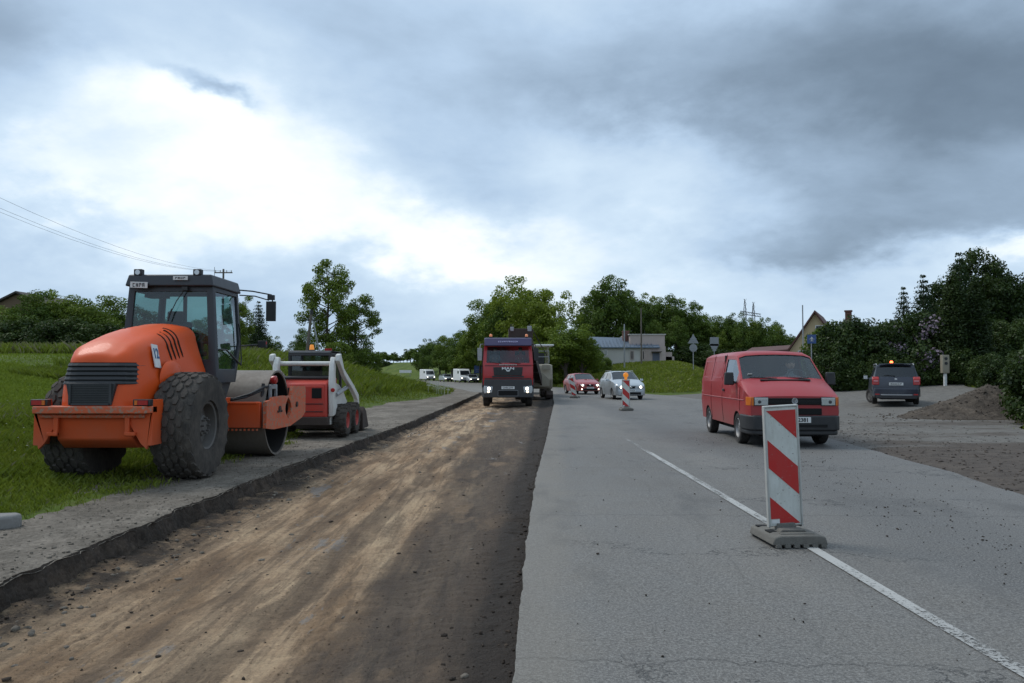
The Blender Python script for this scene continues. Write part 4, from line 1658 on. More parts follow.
def mirror(t, s, x, y, z, mat='black', big=False, size=(.20, .10, .20)):
    b = MB()
    b.box((s * (x + size[0] / 2 + .03), y, z), size, taper=(.9, .9))
    b.box((s * (x - .01), y + .01, z - size[2] * .3), (.10, .05, .05))
    o = b.build('wing_mirror', M[mat], t, bevel=.025, bseg=3)
    g = MB()
    g.box((s * (x + size[0] / 2 + .03), y + size[1] / 2 + .002, z), (size[0] * .8, .006, size[2] * .8))
    g.build('mirror_glass', M['chrome'], o)


def person_seated(label, loc, rz=0, shirt='cloth_grey', group=None):
    """a seated driver, hands forward on the wheel; origin at the seat, facing -y"""
    t = empty('person', loc, rz)
    tag(t, label, 'person', group)
    me = bpy.data.meshes.new('body')
    J = [((0, 0, .08), .17), ((0, -.01, .30), .155), ((0, .0, .48), .17), ((0, .0, .58), .08), ((0, -.02, .66), .058), ((0, -.03, .74), .085), ((0, -.035, .84), .09),
         ((.19, 0, .50), .065), ((.25, -.12, .28), .047), ((.16, -.36, .33), .034), ((.13, -.43, .36), .042),
         ((-.19, 0, .50), .065), ((-.25, -.12, .28), .047), ((-.16, -.36, .33), .034), ((-.13, -.43, .36), .042),
         ((.11, -.05, .05), .10), ((.13, -.45, .08), .075), ((.13, -.62, -.30), .05), ((-.11, -.05, .05), .10), ((-.13, -.45, .08), .075), ((-.13, -.62, -.30), .05)]
    E = [(0, 1), (1, 2), (2, 3), (3, 4), (4, 5), (5, 6), (2, 7), (7, 8), (8, 9), (9, 10), (2, 11), (11, 12), (12, 13), (13, 14), (0, 15), (15, 16), (16, 17), (0, 18), (18, 19), (19, 20)]
    me.from_pydata([j[0] for j in J], E, [])
    for m in (M[shirt], M['skin']): me.materials.append(m)
    o = bpy.data.objects.new('body', me)
    COL.objects.link(o)
    o.parent = t
    sk = o.modifiers.new('skin', 'SKIN')
    for i, (p, r) in enumerate(J): me.skin_vertices[0].data[i].radius = (r, r)
    me.skin_vertices[0].data[0].use_root = True
    sb = o.modifiers.new('sub', 'SUBSURF')
    sb.levels = sb.render_levels = 1
    # face and hair
    hb = MB()
    hb.ring([(.001, .0), (.060, .012), (.082, .06), (.085, .12), (.074, .18), (.045, .215), (.001, .225)], 'z', (0, -.04, .70), 20)
    hb.box((0, -.128, .80), (.022, .03, .04))
    for s in (-1, 1): hb.box((s * .088, -.03, .81), (.015, .04, .06))
    head = hb.build('head', M['skin'], t, smooth=60)
    eb = MB()
    for s in (-1, 1): eb.box((s * .032, -.121, .825), (.022, .010, .012))
    eb.box((0, -.122, .755), (.045, .008, .008))
    eb.build('face_features', M['hair'], head)
    hr = MB()
    hr.ring([(.089, .10), (.094, .15), (.085, .20), (.05, .238), (.001, .245)], 'z', (0, -.028, .70), 20)
    hr.build('hair', M['hair'], t, smooth=60)
    for s in (-1, 1):      # hands closed on the wheel, five fingers each
        for k in range(5):
            f = MB()
            bx = s * (.13 + (k - 2) * .0)
            z0 = .40 - k * .018
            if k < 4: f.tube([(s * .115, -.455, z0), (s * .10, -.485, z0), (s * .08, -.478, z0 - .003), (s * .078, -.455, z0 - .004)], [.010, .009, .008, .006], 6)
            else: f.tube([(s * .12, -.43, .40), (s * .10, -.44, .415), (s * .085, -.455, .41)], [.011, .010, .007], 6)
            f.build('finger', M['skin'], t)
    return t


# ---------------------------------------------------------------- the red van
def make_van():
    t = empty('panel_van')
    tag(t, 'faded red panel van with black bumper driving towards the camera', 'van')
    K = [(.00, [(.80, .42), (.86, .66), (.845, .98), (.74, 1.005), (.55, 1.015), (.28, 1.02), (0, 1.022)]),
         (.08, [(.84, .40), (.90, .70), (.875, 1.02), (.78, 1.05), (.58, 1.065), (.29, 1.075), (0, 1.078)]),
         (.40, [(.88, .38), (.915, .74), (.895, 1.14), (.82, 1.19), (.60, 1.215), (.30, 1.235), (0, 1.24)]),
         (.74, [(.89, .36), (.922, .78), (.905, 1.245), (.862, 1.31), (.62, 1.335), (.31, 1.355), (0, 1.36)]),
         (1.38, [(.89, .36), (.925, .80), (.912, 1.27), (.775, 1.83), (.62, 1.885), (.31, 1.905), (0, 1.91)]),
         (1.52, [(.89, .36), (.925, .80), (.913, 1.275), (.780, 1.855), (.64, 1.925), (.32, 1.95), (0, 1.955)]),
         (2.22, [(.89, .36), (.925, .80), (.915, 1.28), (.790, 1.87), (.65, 1.95), (.33, 1.98), (0, 1.985)]),
         (3.50, [(.89, .36), (.925, .80), (.915, 1.28), (.790, 1.87), (.65, 1.95), (.33, 1.98), (0, 1.985)]),
         (4.62, [(.88, .36), (.915, .80), (.90, 1.28), (.775, 1.85), (.64, 1.93), (.32, 1.96), (0, 1.965)]),
         (4.75, [(.84, .40), (.88, .80), (.865, 1.26), (.74, 1.80), (.60, 1.87), (.3, 1.90), (0, 1.905)])]
    G_ = {(3, 3): (.07, .94, .16, 1), (3, 4): (.07, .94, 0, 1), (3, 5): (.07, .94, 0, 1), (3, 2): (.42, 1, .10, .86), (4, 2): (0, 1, .10, .86), (5, 2): (0, .86, .10, .86)}
    body = car_shell(t, K, (.93, 3.85), .385, 'red', G_, 'glass', depth=.03)
    # bonnet seam, air slot, seams of doors, belt moulding
    sl = MB()
    sl.box((.02, .655, 1.335), (1.02, .07, .016), rot=Matrix.Rotation(R(17), 3, 'X'))
    sl.build('bonnet_air_slot', M['void'], t, bevel=.004)
    for s in (-1, 1):
        for (y, z0, z1) in ((.66, .70, 1.24), (2.24, .40, 1.90), (3.42, .40, 1.90)):
            sm = MB()
            zz = [z0 + (z1 - z0) * i / 8 for i in range(9)]
            pts = []
            for z in zz:
                r = rows_at(K, y)
                pts.append((s * (np.interp(z, [p[1] for p in r[:4]], [p[0] for p in r[:4]]) + .0015), y, z))
            sm.tube(pts, .006, 4)
            sm.build('door_seam', M['void'], body)
        ml = MB()
        ml.tube([(s * (np.interp(.93, [p[1] for p in rows_at(K, y)[:4]], [p[0] for p in rows_at(K, y)[:4]]) + .003), y, .93) for y in (.35, .8, 1.5, 2.2, 3.5, 4.5)], .011, 6)
        ml.build('side_moulding', M['red'], t)
        hd = MB()
        hd.box((s * .935, 2.06, 1.10), (.03, .16, .045))
        hd.build('door_handle', M['black'], t, bevel=.01)
        if s < 0:      # pressed panels on the blind side
            for y0, y1 in ((2.42, 3.30), (3.56, 4.42)):
                pp = MB()
                r0 = rows_at(K, (y0 + y1) / 2)
                f_ = lambda z: np.interp(z, [p[1] for p in r0[:4]], [p[0] for p in r0[:4]])
                A, B, C_, D = [(s * (f_(z) + .004), y, z) for y, z in ((y0, 1.36), (y1, 1.36), (y1, 1.78), (y0, 1.78))]
                window_panel(pp, None, A, B, C_, D, .05, .95, .08, .92, .014, Vector((s, 0, 0)))
                pp.build('pressed_panel', M['red'], t, bevel=.004)
    # front: grille, lamps, lower slot, bumper
    gr = MB()
    gr.box((0, -.008, .915), (1.02, .03, .135))
    g_o = gr.build('grille', M['void'], t, bevel=.008)
    gs = MB()
    for k in range(4): gs.box((0, -.026, .885 + k * .027), (1.0, .012, .007))
    gs.build('grille_bars', M['black'], g_o)
    l2 = MB()
    l2.box((.0, -.004, .715), (1.06, .03, .13))
    l2.build('lower_air_slot', M['void'], t, bevel=.01)
    em = MB()
    em.ring([(.001, 0), (.044, 0), (.052, -.006), (.060, -.006), (.062, .004)], 'y', (0, -.030, .925), 24)
    e_o = em.build('round_badge', M['alum'], t, smooth=60)
    e2 = MB()
    zc_ = .925
    for pts in (((-.032, .028), (-.012, -.002), (0, .020), (.012, -.002), (.032, .028)), ((-.022, .004), (-.010, -.034), (0, -.012), (.010, -.034), (.022, .004))):
        e2.tube([(x, -.0335, zc_ + z) for x, z in pts], .0045, 5)
    e2.build('badge_letters', M['chrome'], e_o)
    for s in (-1, 1):
        hl = MB()
        hl.box((s * .655, -.002, .915), (.285, .04, .170))
        h_o = hl.build('headlight', M['black'], t, bevel=.008)
        hg = MB()
        hg.box((s * .655, -.024, .915), (.262, .012, .148))
        hg.build('headlight_lens', M['lamp_glass'], h_o, bevel=.004)
        rf = MB()
        rf.ring([(.001, -.034), (.020, -.033), (.034, -.030)], 'y', (s * .69, 0, .905), 20)
        rf.build('reflector', M['dgrey'], h_o, smooth=60)
        rf = MB()
        for k in range(9): rf.box((s * (.545 + k * .028), -.031, .955), (.006, .003, .05))
        rf.box((s * .655, -.0315, .968), (.25, .003, .022))
        rf.build('lens_ribs', M['chrome'], h_o, smooth=0)
        il = MB()
        il.prism([(s * .80, -.015), (s * .858, .006), (s * .902, .10), (s * .905, .22), (s * .80, .06)], .83, 1.0, 'z')
        il.build('indicator', M['indicator'], t, bevel=.006)
    bp = MB()
    out = [(-.93, .62), (-.925, .18), (-.88, .02), (-.80, -.06), (-.5, -.10), (0, -.11), (.5, -.10), (.80, -.06), (.88, .02), (.925, .18), (.93, .62)]
    out2 = [(x * .93, y + .08) for x, y in out][::-1]
    bp.prism(out + out2, .34, .64, 'z')
    bp.prism([(x * .97, y + .03) for x, y in out] + [(x * .9, y + .1) for x, y in out][::-1], .25, .345, 'z')
    b_o = bp.build('bumper', M['black'], t, bevel=.03, bseg=3)
    gv_ = MB()
    gv_.box((0, -.108, .44), (1.2, .02, .05))
    gv_.build('bumper_slot', M['void'], b_o)
    pl = MB()
    pl.box((.02, -.118, .555), (.52, .012, .112))
    p_o = pl.build('number_plate', M['plate'], t, bevel=.004)
    text_part('2381', .105, M['ink'], t, (.13, -.126, .553), (PI / 2, 0, 0), 'plate_number', bold=.003)
    # windscreen furniture
    for x0, x1, xx in ((-.62, -.10, 0), (.02, .55, 0)):
        w_ = MB()
        w_.tube([(x0 + .55 if xx else x1, .70, 1.345), ((x0 + x1) / 2, .76, 1.375), (x0, .80, 1.392)], .009, 5)
        w_.tube([(x0 - .05, .79, 1.388), (x0 + .50, .735, 1.376)], .007, 5)
        w_.build('wiper', M['black'], t)
    wg = MB()
    a_, b_ = Vector((-.66, .895, 1.43)), Vector((-.66, .925, 1.465))
    wg.box((-.64, .885, 1.452), (.09, .005, .05), rot=Matrix.Rotation(R(42), 3, 'X'))
    wg.build('windscreen_sticker', M['plate'], t)
    for s in (-1, 1): mirror(t, s, .925, .98, 1.36, 'black', size=(.20, .11, .27))
    seats(t, (1.55,), .40, .82, .62)
    ds = MB()
    ds.box((0, .95, 1.17), (1.6, .42, .26))
    ds.box((.40, 1.12, 1.32), (.5, .2, .10))
    ds.build('dashboard', M['black'], t, bevel=.04)
    bh = MB()
    bh.box((0, 2.32, 1.2), (1.66, .03, 1.35))
    bh.build('bulkhead', M['dgrey'], t)
    st = MB()
    rr = [Vector((.42 + .20 * math.cos(a), 1.17 + .20 * math.sin(a) * .35, 1.40 + .20 * math.sin(a) * .75)) for a in [k * PI / 12 for k in range(25)]]
    st.tube(rr, .014, 6)
    st.build('steering_wheel', M['black'], t)
    for y in (.93, 3.85):
        for s in (-1, 1):
            make_wheel(t, (s * .80, y, .325), .322, .20, .205, s, 'rubber', 'rim', None, 10, dish=.03, seg=36)
    return t


van = make_van()
VX, VY = AT(794, 15.55).x, 15.55
van.location = (VX, VY, 0)
van.rotation_euler = (0, 0, R(-2.5))
p = person_seated('driver in a grey shirt behind the windscreen of the red van', (0, 0, 0), 0, 'cloth_grey')
p.location = van.matrix_basis @ Vector((.40, 1.56, .86))
p.rotation_euler = (0, 0, R(-2.5))


# ---------------------------------------------------------------- hatchbacks
def hatch_keys(L=3.95, w=.83, h=1.46, hood=.95):
    k = w / .84
    q = L / 3.9
    zz = lambda z: z * h / 1.46
    T = [(.00, [(.60, .30), (.70, .48), (.66, .68), (.56, .705), (.42, .715), (.21, .72), (0, .722)]),
         (.10, [(.72, .26), (.80, .52), (.76, .74), (.64, .775), (.48, .79), (.24, .80), (0, .802)]),
         (.45, [(.78, .24), (.835, .55), (.80, .84), (.69, .885), (.52, .90), (.26, .915), (0, .918)]),
         (.98, [(.80, .22), (.84, .56), (.815, .93), (.745, .975), (.56, .995), (.28, 1.01), (0, 1.015)]),
         (1.72, [(.80, .22), (.84, .58), (.81, .96), (.625, 1.375), (.49, 1.42), (.25, 1.435), (0, 1.44)]),
         (2.45, [(.80, .22), (.84, .60), (.81, .975), (.63, 1.395), (.50, 1.44), (.25, 1.458), (0, 1.46)]),
         (3.15, [(.80, .22), (.84, .62), (.805, .99), (.62, 1.365), (.49, 1.405), (.24, 1.42), (0, 1.425)]),
         (3.40, [(.80, .24), (.835, .62), (.80, 1.0), (.60, 1.32), (.46, 1.355), (.23, 1.37), (0, 1.375)]),
         (3.78, [(.78, .28), (.81, .62), (.77, .96), (.66, 1.0), (.48, 1.01), (.24, 1.015), (0, 1.015)]),
         (3.90, [(.70, .32), (.76, .60), (.72, .88), (.60, .91), (.44, .92), (.22, .925), (0, .925)])]
    keys = [(y * q, [(x * k, zz(z)) for x, z in r]) for y, r in T]
    glass = {(3, 3): (.06, .95, .14, 1), (3, 4): (.06, .95, 0, 1), (3, 5): (.06, .95, 0, 1), (3, 2): (.45, 1, .12, .86), (4, 2): (0, .94, .12, .86), (5, 2): (.05, .92, .12, .86), (6, 2): (.1, .8, .2, .8),
             (7, 3): (.1, .9, .14, 1), (7, 4): (.1, .9, 0, 1), (7, 5): (.1, .9, 0, 1)}
    return keys, glass


def make_hatch(name, label, mat, plate_txt, low='black', lit=True, group=None, rails=False, fog=True, kind='car', keys=None, L=3.95, w=.83, h=1.46):
    t = empty(name)
    tag(t, label, kind, group)
    if keys is None: keys, glass = hatch_keys(L, w, h)
    else: keys, glass = keys
    k = w / .84
    zf = h / 1.46
    wy = (.82 * L / 3.9, 3.25 * L / 3.9)
    car_shell(t, keys, wy, .345, mat, glass, 'glass_dark')
    hw = w
    # nose: grille, bumper, lamps, plate
    b = MB()
    out = [(-hw * .985, .50), (-hw * .96, .15), (-hw * .80, -.02), (-hw * .4, -.065), (0, -.075), (hw * .4, -.065), (hw * .80, -.02), (hw * .96, .15), (hw * .985, .50)]
    b.prism(out + [(x * .9, y + .10) for x, y in out][::-1], .235, .50 * zf, 'z')
    bo = b.build('front_bumper', M[mat], t, bevel=.03, bseg=3)
    g = MB()
    g.box((0, -.062, .345), (1.05 * k, .05, .13))
    g.build('lower_grille', M['void'], bo, bevel=.01)
    g = MB()
    g.prism([(-.24 * k, .68 * zf), (.24 * k, .68 * zf), (.20 * k, .575 * zf), (-.20 * k, .575 * zf)], -.045, .06, 'y')
    go = g.build('grille', M['void'], t, bevel=.008)
    g = MB()
    g.ring([(.001, 0), (.05, 0), (.055, .01)], 'y', (0, -.052, .64 * zf), 16)
    g.build('round_badge', M['chrome'], t, smooth=60)
    for s in (-1, 1):
        l = MB()
        l.prism([(s * .34 * k, .68 * zf), (s * .60 * k, .715 * zf), (s * .705 * k, .70 * zf), (s * .715 * k, .62 * zf), (s * .58 * k, .565 * zf), (s * .38 * k, .575 * zf)], -.02, .22, 'y')
        lo = l.build('headlight', M['lamp_glass'], t, bevel=.02)
        if lit:
            e = MB()
            e.ring([(.001, 0), (.058, 0), (.068, .02)], 'y', (s * .53 * k, -.035, .64 * zf), 18)
            e.build('lit_bulb', M['headlamp'], lo, smooth=60)
            if fog:
                e = MB()
                e.ring([(.001, 0), (.035, 0), (.04, .02)], 'y', (s * .60 * k, -.075, .36), 14)
                e.build('fog_light', M['headlamp'], bo, smooth=60)
        mirror(t, s, .84 * k, 1.28, .99 * zf, mat, size=(.17, .09, .13))
        d = MB()
        for y in (1.38, 2.38, 3.05):
            r = rows_at(keys, y * L / 3.9)
            d.tube([(s * (np.interp(z, [p[1] for p in r[:3]], [p[0] for p in r[:3]]) + .001), y * L / 3.9, z) for z in (.32, .5, .7, .9)], .005, 4)
        d.build('door_seams', M['void'], t)
        tl = MB()
        tl.prism([(L - .20, .70), (L - .20, .93), (L - .01, .86), (L + .01, .68)], s * .60 * k, s * .79 * k, 'x')
        tl.build('tail_light', M['taillight'], t, bevel=.01)
        if rails:
            rl = MB()
            rl.tube([(s * .60 * k, 1.75, 1.42 * zf), (s * .61 * k, 1.9, 1.47 * zf), (s * .60 * k, 3.1, 1.46 * zf), (s * .58 * k, 3.3, 1.40 * zf)], .016, 6)
            rl.build('roof_rail', M['alum'], t)
    p = MB()
    p.box((0, -.088, .465 * zf), (.50, .012, .105))
    p.build('number_plate', M['plate'], t, bevel=.003)
    scribble(.42, .06, 6, M['ink'], t, (0, -.0965, .465 * zf), seed=len(label) + 2)
    if plate_txt: text_part(plate_txt, .09, M['ink'], t, (0, -.096, .465 * zf), (PI / 2, 0, 0), 'plate_number', bold=.002)
    seats(t, (1.95,), .36 * k, .42 * zf, .58)
    d = MB()
    d.box((0, 1.35, .85 * zf), (1.35 * k, .35, .18))
    d.build('dashboard', M['black'], t, bevel=.03)
    for y in wy:
        for s in (-1, 1):
            make_wheel(t, (s * (hw - .11), y, .30), .298, .18, .19, s, 'rubber', 'rim', None, 7, dish=.02, seg=28)
    return t


silver = make_hatch('parked_car', '', 'silver', None, fog=False, L=4.0, w=.86, h=1.56, rails=True)
silver.name = 'silver_car'
tag(silver, 'silver hatchback with lit headlights coming round the bend behind the lamp-topped beacon', 'car')
g = G(623, 399)
silver.location = (AT(630, 42.5).x, 42.2, 0)
silver.rotation_euler = (0, 0, R(7))
redc = make_hatch('red_car', 'small dark red hatchback with lit headlights furthest back of the two oncoming cars near the bank', 'car_red', None, fog=True, L=3.85, w=.81, h=1.42)
tag(redc, 'red hatchback with headlights on following the silver car', 'car')
redc.location = (AT(590, 52).x, 52, 0)
redc.rotation_euler = (0, 0, R(12))


# ---------------------------------------------------------------- dark blue high-roofed car, seen from behind
def make_mpv():
    t = empty('dark_car')
    tag(t, 'dark blue high-roofed car with lit amber roof beacon parked beside the gravel heap', 'car')
    K = [(.00, [(.62, .30), (.72, .52), (.70, .76), (.58, .80), (.44, .82), (.22, .83), (0, .83)]),
         (.12, [(.76, .28), (.85, .58), (.80, .86), (.68, .90), (.5, .92), (.25, .93), (0, .935)]),
         (.90, [(.82, .26), (.885, .62), (.85, 1.02), (.78, 1.07), (.58, 1.09), (.29, 1.11), (0, 1.115)]),
         (1.55, [(.82, .26), (.89, .64), (.86, 1.06), (.68, 1.56), (.54, 1.61), (.27, 1.63), (0, 1.635)]),
         (2.45, [(.82, .26), (.89, .66), (.86, 1.08), (.70, 1.60), (.56, 1.655), (.28, 1.675), (0, 1.68)]),
         (3.25, [(.82, .26), (.89, .66), (.86, 1.09), (.70, 1.59), (.56, 1.645), (.28, 1.665), (0, 1.67)]),
         (3.92, [(.82, .28), (.885, .68), (.855, 1.10), (.69, 1.57), (.55, 1.62), (.28, 1.64), (0, 1.645)]),
         (4.12, [(.80, .30), (.87, .70), (.84, 1.06), (.80, 1.085), (.55, 1.10), (.28, 1.10), (0, 1.10)]),
         (4.20, [(.76, .34), (.83, .66), (.79, .92), (.76, .94), (.52, .95), (.26, .95), (0, .95)])]
    G_ = {(2, 3): (.06, .95, .14, 1), (2, 4): (.06, .95, 0, 1), (2, 5): (.06, .95, 0, 1), (2, 2): (.45, 1, .12, .86), (3, 2): (0, .95, .12, .86), (4, 2): (.04, .95, .12, .86), (5, 2): (.05, .85, .14, .84),
          (6, 3): (.12, .95, .20, 1), (6, 4): (.12, .95, 0, 1), (6, 5): (.12, .95, 0, 1)}
    car_shell(t, K, (.86, 3.44), .36, 'navy', G_, 'glass_dark')
    b = MB()
    out = [(-.88, 3.75), (-.885, 4.05), (-.80, 4.25), (-.4, 4.30), (.4, 4.30), (.80, 4.25), (.885, 4.05), (.88, 3.75)]
    b.prism(out + [(x * .88, y - .1) for x, y in out][::-1], .33, .66, 'z')
    bo = b.build('rear_bumper', M['navy'], t, bevel=.03, bseg=3)
    b = MB()
    b.box((0, 4.29, .40), (1.15, .03, .05))
    b.build('bumper_trim', M['alum'], bo, bevel=.01)
    b = MB()
    b.box((0, 4.26, .30), (1.5, .08, .10))
    b.build('lower_valance', M['black'], bo, bevel=.01)
    for s in (-1, 1):
        b = MB()
        b.prism([(3.98, .82), (3.96, 1.10), (4.12, 1.14), (4.21, 1.05), (4.235, .80)], s * .62, s * .875, 'x')
        lo = b.build('tail_light', M['taillight'], t, bevel=.02)
        b = MB()
        b.box((s * .74, 4.225, .96), (.17, .03, .05))
        b.build('reversing_lens', paint('pink_lens', (.6, .25, .27), .2, 0), lo, bevel=.005)
        b = MB()
        b.box((s * .70, 4.27, .42), (.16, .03, .05))
        b.build('reflector', M['taillight'], bo)
        b = MB()
        b.tube([(s * .68, 1.65, 1.60), (s * .69, 1.8, 1.67), (s * .69, 3.6, 1.67), (s * .68, 3.85, 1.60)], .018, 6)
        b.build('roof_rail', M['alum'], t)
        mirror(t, s, .88, 1.25, 1.12, 'navy', size=(.19, .10, .17))
        for k in (1.30, 2.40, 3.20):
            r = rows_at(K, k)
            b = MB()
            b.tube([(s * (np.interp(z, [p[1] for p in r[:3]], [p[0] for p in r[:3]]) + .001), k, z) for z in (.32, .6, .8, 1.0)], .005, 4)
            b.build('door_seam', M['void'], t)
    b = MB()
    b.box((0, 4.235, .84), (.52, .012, .11))
    b.build('number_plate', M['plate'], t, bevel=.003)
    scribble(.42, .065, 6, M['ink'], t, (0, 4.244, .84), (PI / 2, 0, PI), seed=9)
    b = MB()
    b.ring([(.001, 0), (.045, 0), (.05, -.01)], 'y', (0, 4.165, 1.03), 16)
    b.build('round_badge', M['chrome'], t, smooth=60)
    b = MB()
    b.tube([(.02, 4.11, 1.16), (.25, 4.10, 1.19), (.42, 4.09, 1.20)], .01, 5)
    b.build('rear_wiper', M['black'], t)
    b = MB()
    b.box((0, 3.98, 1.655), (1.20, .22, .03))
    b.build('roof_spoiler', M['navy'], t, bevel=.01)
    bc = MB()
    bc.ring([(.001, 1.79), (.04, 1.785), (.055, 1.76), (.06, 1.70)], 'z', (.12, 3.7, 0), 16)
    bo = bc.build('beacon_lens', M['amber_on'], t, smooth=60)
    bc = MB()
    bc.ring([(.075, 1.66), (.075, 1.70), (.06, 1.705)], 'z', (.12, 3.7, 0), 16)
    bc.build('beacon_base', M['black'], bo)
    seats(t, (1.9, 2.8), .38, .50, .62)
    for y in (.86, 3.44):
        for s in (-1, 1):
            make_wheel(t, (s * .77, y, .32), .318, .20, .20, s, 'rubber', 'rim_dark', None, 7, steer=R(24) if y < 1 else 0, dish=.02, seg=28)
    return t


mpv = make_mpv()
mz = .13
a = R(180 - 22)
rear = AT(896, 31.6)
mpv.rotation_euler = (R(.6), 0, a)
off = Matrix.Rotation(a, 3, 'Z') @ Vector((0, 4.25, 0))
mpv.location = (rear.x - off.x, rear.y - off.y, mz)


# ---------------------------------------------------------------- the tipper truck
def make_truck():
    t = empty('tipper_truck')
    tag(t, 'red tipper truck with purple sun visor and lit headlights in the dug-out lane', 'truck')
    # cab: front towards -y. Width 2.44, height 3.3
    cb = MB()
    hw = 1.19
    side = [(.02, 1.05), (-.02, 1.35), (.0, 1.95), (.06, 2.05), (.34, 3.02), (.50, 3.22), (2.10, 3.30), (2.15, 1.0), (1.75, 1.0), (1.6, 1.22), (.9, 1.22), (.78, 1.02)]
    # sides
    for s in (-1, 1):
        n = Vector((s, 0, 0))
        gl = MB()
        # side wall with a door window
        low = [(.02, 1.05), (-.02, 1.35), (.0, 1.95), (.06, 2.05), (2.13, 2.05), (2.15, 1.0), (1.75, 1.0), (1.6, 1.22), (.9, 1.22), (.78, 1.02)]
        cb.add([(s * hw, y, z) for y, z in low], [tuple(range(len(low)))])
        window_panel(cb, gl, (s * hw, .06, 2.05), (s * hw, 2.13, 2.05), (s * (hw - .06), 2.10, 3.30), (s * (hw - .06), .42, 3.12), .12, .60, .04, .70, .05, n)
        gl.build('door_glass', M['glass_dark'], t, smooth=0)
    gw = MB()
    window_panel(cb, gw, (-hw, .04, 2.05), (hw, .04, 2.05), (hw - .06, .36, 3.02), (-hw + .06, .36, 3.02), .07, .93, .06, .86, .05, Vector((0, -.95, .3)))
    gw.build('windscreen', M['glass'], t, smooth=0)
    cb.add([(-hw, .02, 1.05), (hw, .02, 1.05), (hw, -.02, 1.35), (-hw, -.02, 1.35), (hw, .0, 1.95), (-hw, 0, 1.95), (hw, .04, 2.05), (-hw, .04, 2.05)], [(0, 1, 2, 3), (3, 2, 4, 5), (5, 4, 6, 7)])
    cb.add([(-hw + .06, .36, 3.02), (hw - .06, .36, 3.02), (hw - .08, .50, 3.22), (-hw + .08, .50, 3.22), (hw - .08, 2.1, 3.3), (-hw + .08, 2.1, 3.3)], [(0, 1, 2, 3), (3, 2, 4, 5)])
    cb.quad((-hw, 2.14, 1.0), (hw, 2.14, 1.0), (hw - .06, 2.10, 3.3), (-hw + .06, 2.10, 3.3))
    cb.build('cab', M['truck_red'], t, smooth=40, bevel=.03, weld=True)
    fw = MB()
    fw.box((0, 1.1, 1.05), (2.2, 1.9, .06))
    fw.build('cab_floor', M['void'], t)
    # purple visor over the windscreen, with pale lettering
    vz = MB()
    vz.prism([(-.02, 2.93), (.02, 2.90), (.36, 3.02), (.52, 3.27), (.46, 3.31), (.20, 3.28)], -1.12, 1.12, 'x')
    v_o = vz.build('sun_visor', M['purple'], t, bevel=.03)
    for s in (-1, 1):
        b = MB()
        b.prism([(s * 1.20, 1.42), (s * 1.20, 3.05), (s * 1.10, 3.05), (s * 1.02, 2.10), (s * 1.02, 1.42)], -.035, .03, 'y')
    scribble(.95, .07, 11, paint('pale_lettering', (.45, .42, .60), .5, 0), v_o, (0, .045, 3.11), (R(63), 0, 0), 'visor_lettering', 3)
    # black grille panel and chrome letters
    g = MB()
    g.prism([(-.70, 1.90), (.70, 1.90), (.66, 1.50), (-.66, 1.50)], -.055, .03, 'y')
    g_o = g.build('grille', M['black'], t, bevel=.012)
    g = MB()
    for k in range(4): g.box((0, -.062, 1.55 + k * .05), (1.22, .02, .018))
    g.build('grille_bars', M['dgrey'], g_o)
    text_part('MAN', .155, M['chrome'], t, (0, -.075, 1.835), (PI / 2, 0, 0), 'maker_lettering', bold=.006, xs=1.75, depth=.01)
    lg = MB()
    lg.prism([(-.10, 1.72), (0, 1.68), (.10, 1.72), (.08, 1.78), (0, 1.76), (-.08, 1.78)], -.085, -.06, 'y')
    lg.build('emblem', M['chrome'], g_o)
    sm = MB()
    sm.box((0, -.02, 1.975), (2.2, .03, .02))
    sm.box((0, -.02, 1.36), (2.2, .04, .04))
    sm.box((0, -.035, 1.45), (1.5, .04, .07))
    sm.build('front_flap_seams', M['black'], t)
    scribble(.85, .05, 9, M['sign_white'], t, (0, .0, 2.015), (PI / 2, 0, 0), 'name_lettering', 5)
    # bumper
    b = MB()
    b.prism([(-1.22, .55), (-1.22, .12), (-1.10, -.06), (1.10, -.06), (1.22, .12), (1.22, .55), (1.0, .6), (-1.0, .6)], .46, 1.32, 'z')
    b_o = b.build('bumper', M['dgrey'], t, bevel=.04, bseg=3)
    b = MB()
    b.box((0, -.068, .66), (.95, .03, .24))
    b.build('bumper_recess', M['void'], b_o, bevel=.01)
    b = MB()
    b.box((0, -.075, .80), (.95, .02, .012)); b.box((0, -.075, .54), (.95, .02, .012)); b.box((-.47, -.075, .67), (.012, .02, .26)); b.box((.47, -.075, .67), (.012, .02, .26))
    b.build('recess_frame', M['alum'], b_o)
    b = MB()
    b.box((0, -.07, .93), (.62, .014, .13))
    b.build('number_plate', M['plate'], t)
    scribble(.5, .08, 7, M['ink'], t, (0, -.08, .93), seed=8)
    for s in (-1, 1):
        b = MB()
        b.prism([(s * .72, .98), (s * 1.13, 1.02), (s * 1.17, .80), (s * 1.12, .66), (s * .75, .70)], -.075, .0, 'y')
        h_ = b.build('headlight', M['lamp_glass'], t, bevel=.015)
        b = MB()
        b.ring([(.001, 0), (.065, 0), (.075, .02)], 'y', (s * .90, -.088, .89), 20)
        b.build('lit_bulb', M['headlamp'], h_, smooth=60)
        b = MB()
        b.ring([(.001, 0), (.05, 0), (.06, .02)], 'y', (s * .92, -.088, .745), 16)
        b.build('fog_light', emit_mat('dim_lamp', (1, .85, .6), 2.0), h_, smooth=60)
        b = MB()
        b.box((s * 1.21, .30, 1.15), (.05, .55, .40))
        b.build('wheel_arch_trim', M['dgrey'], t, bevel=.02)
        # mirrors
        b = MB()
        b.tube([(s * 1.16, .35, 3.0), (s * 1.30, .18, 2.98), (s * 1.34, .14, 2.78)], .025, 6)
        b.box((s * 1.34, .13, 2.60), (.22, .12, .42))
        b.box((s * 1.34, .13, 2.30), (.20, .12, .18))
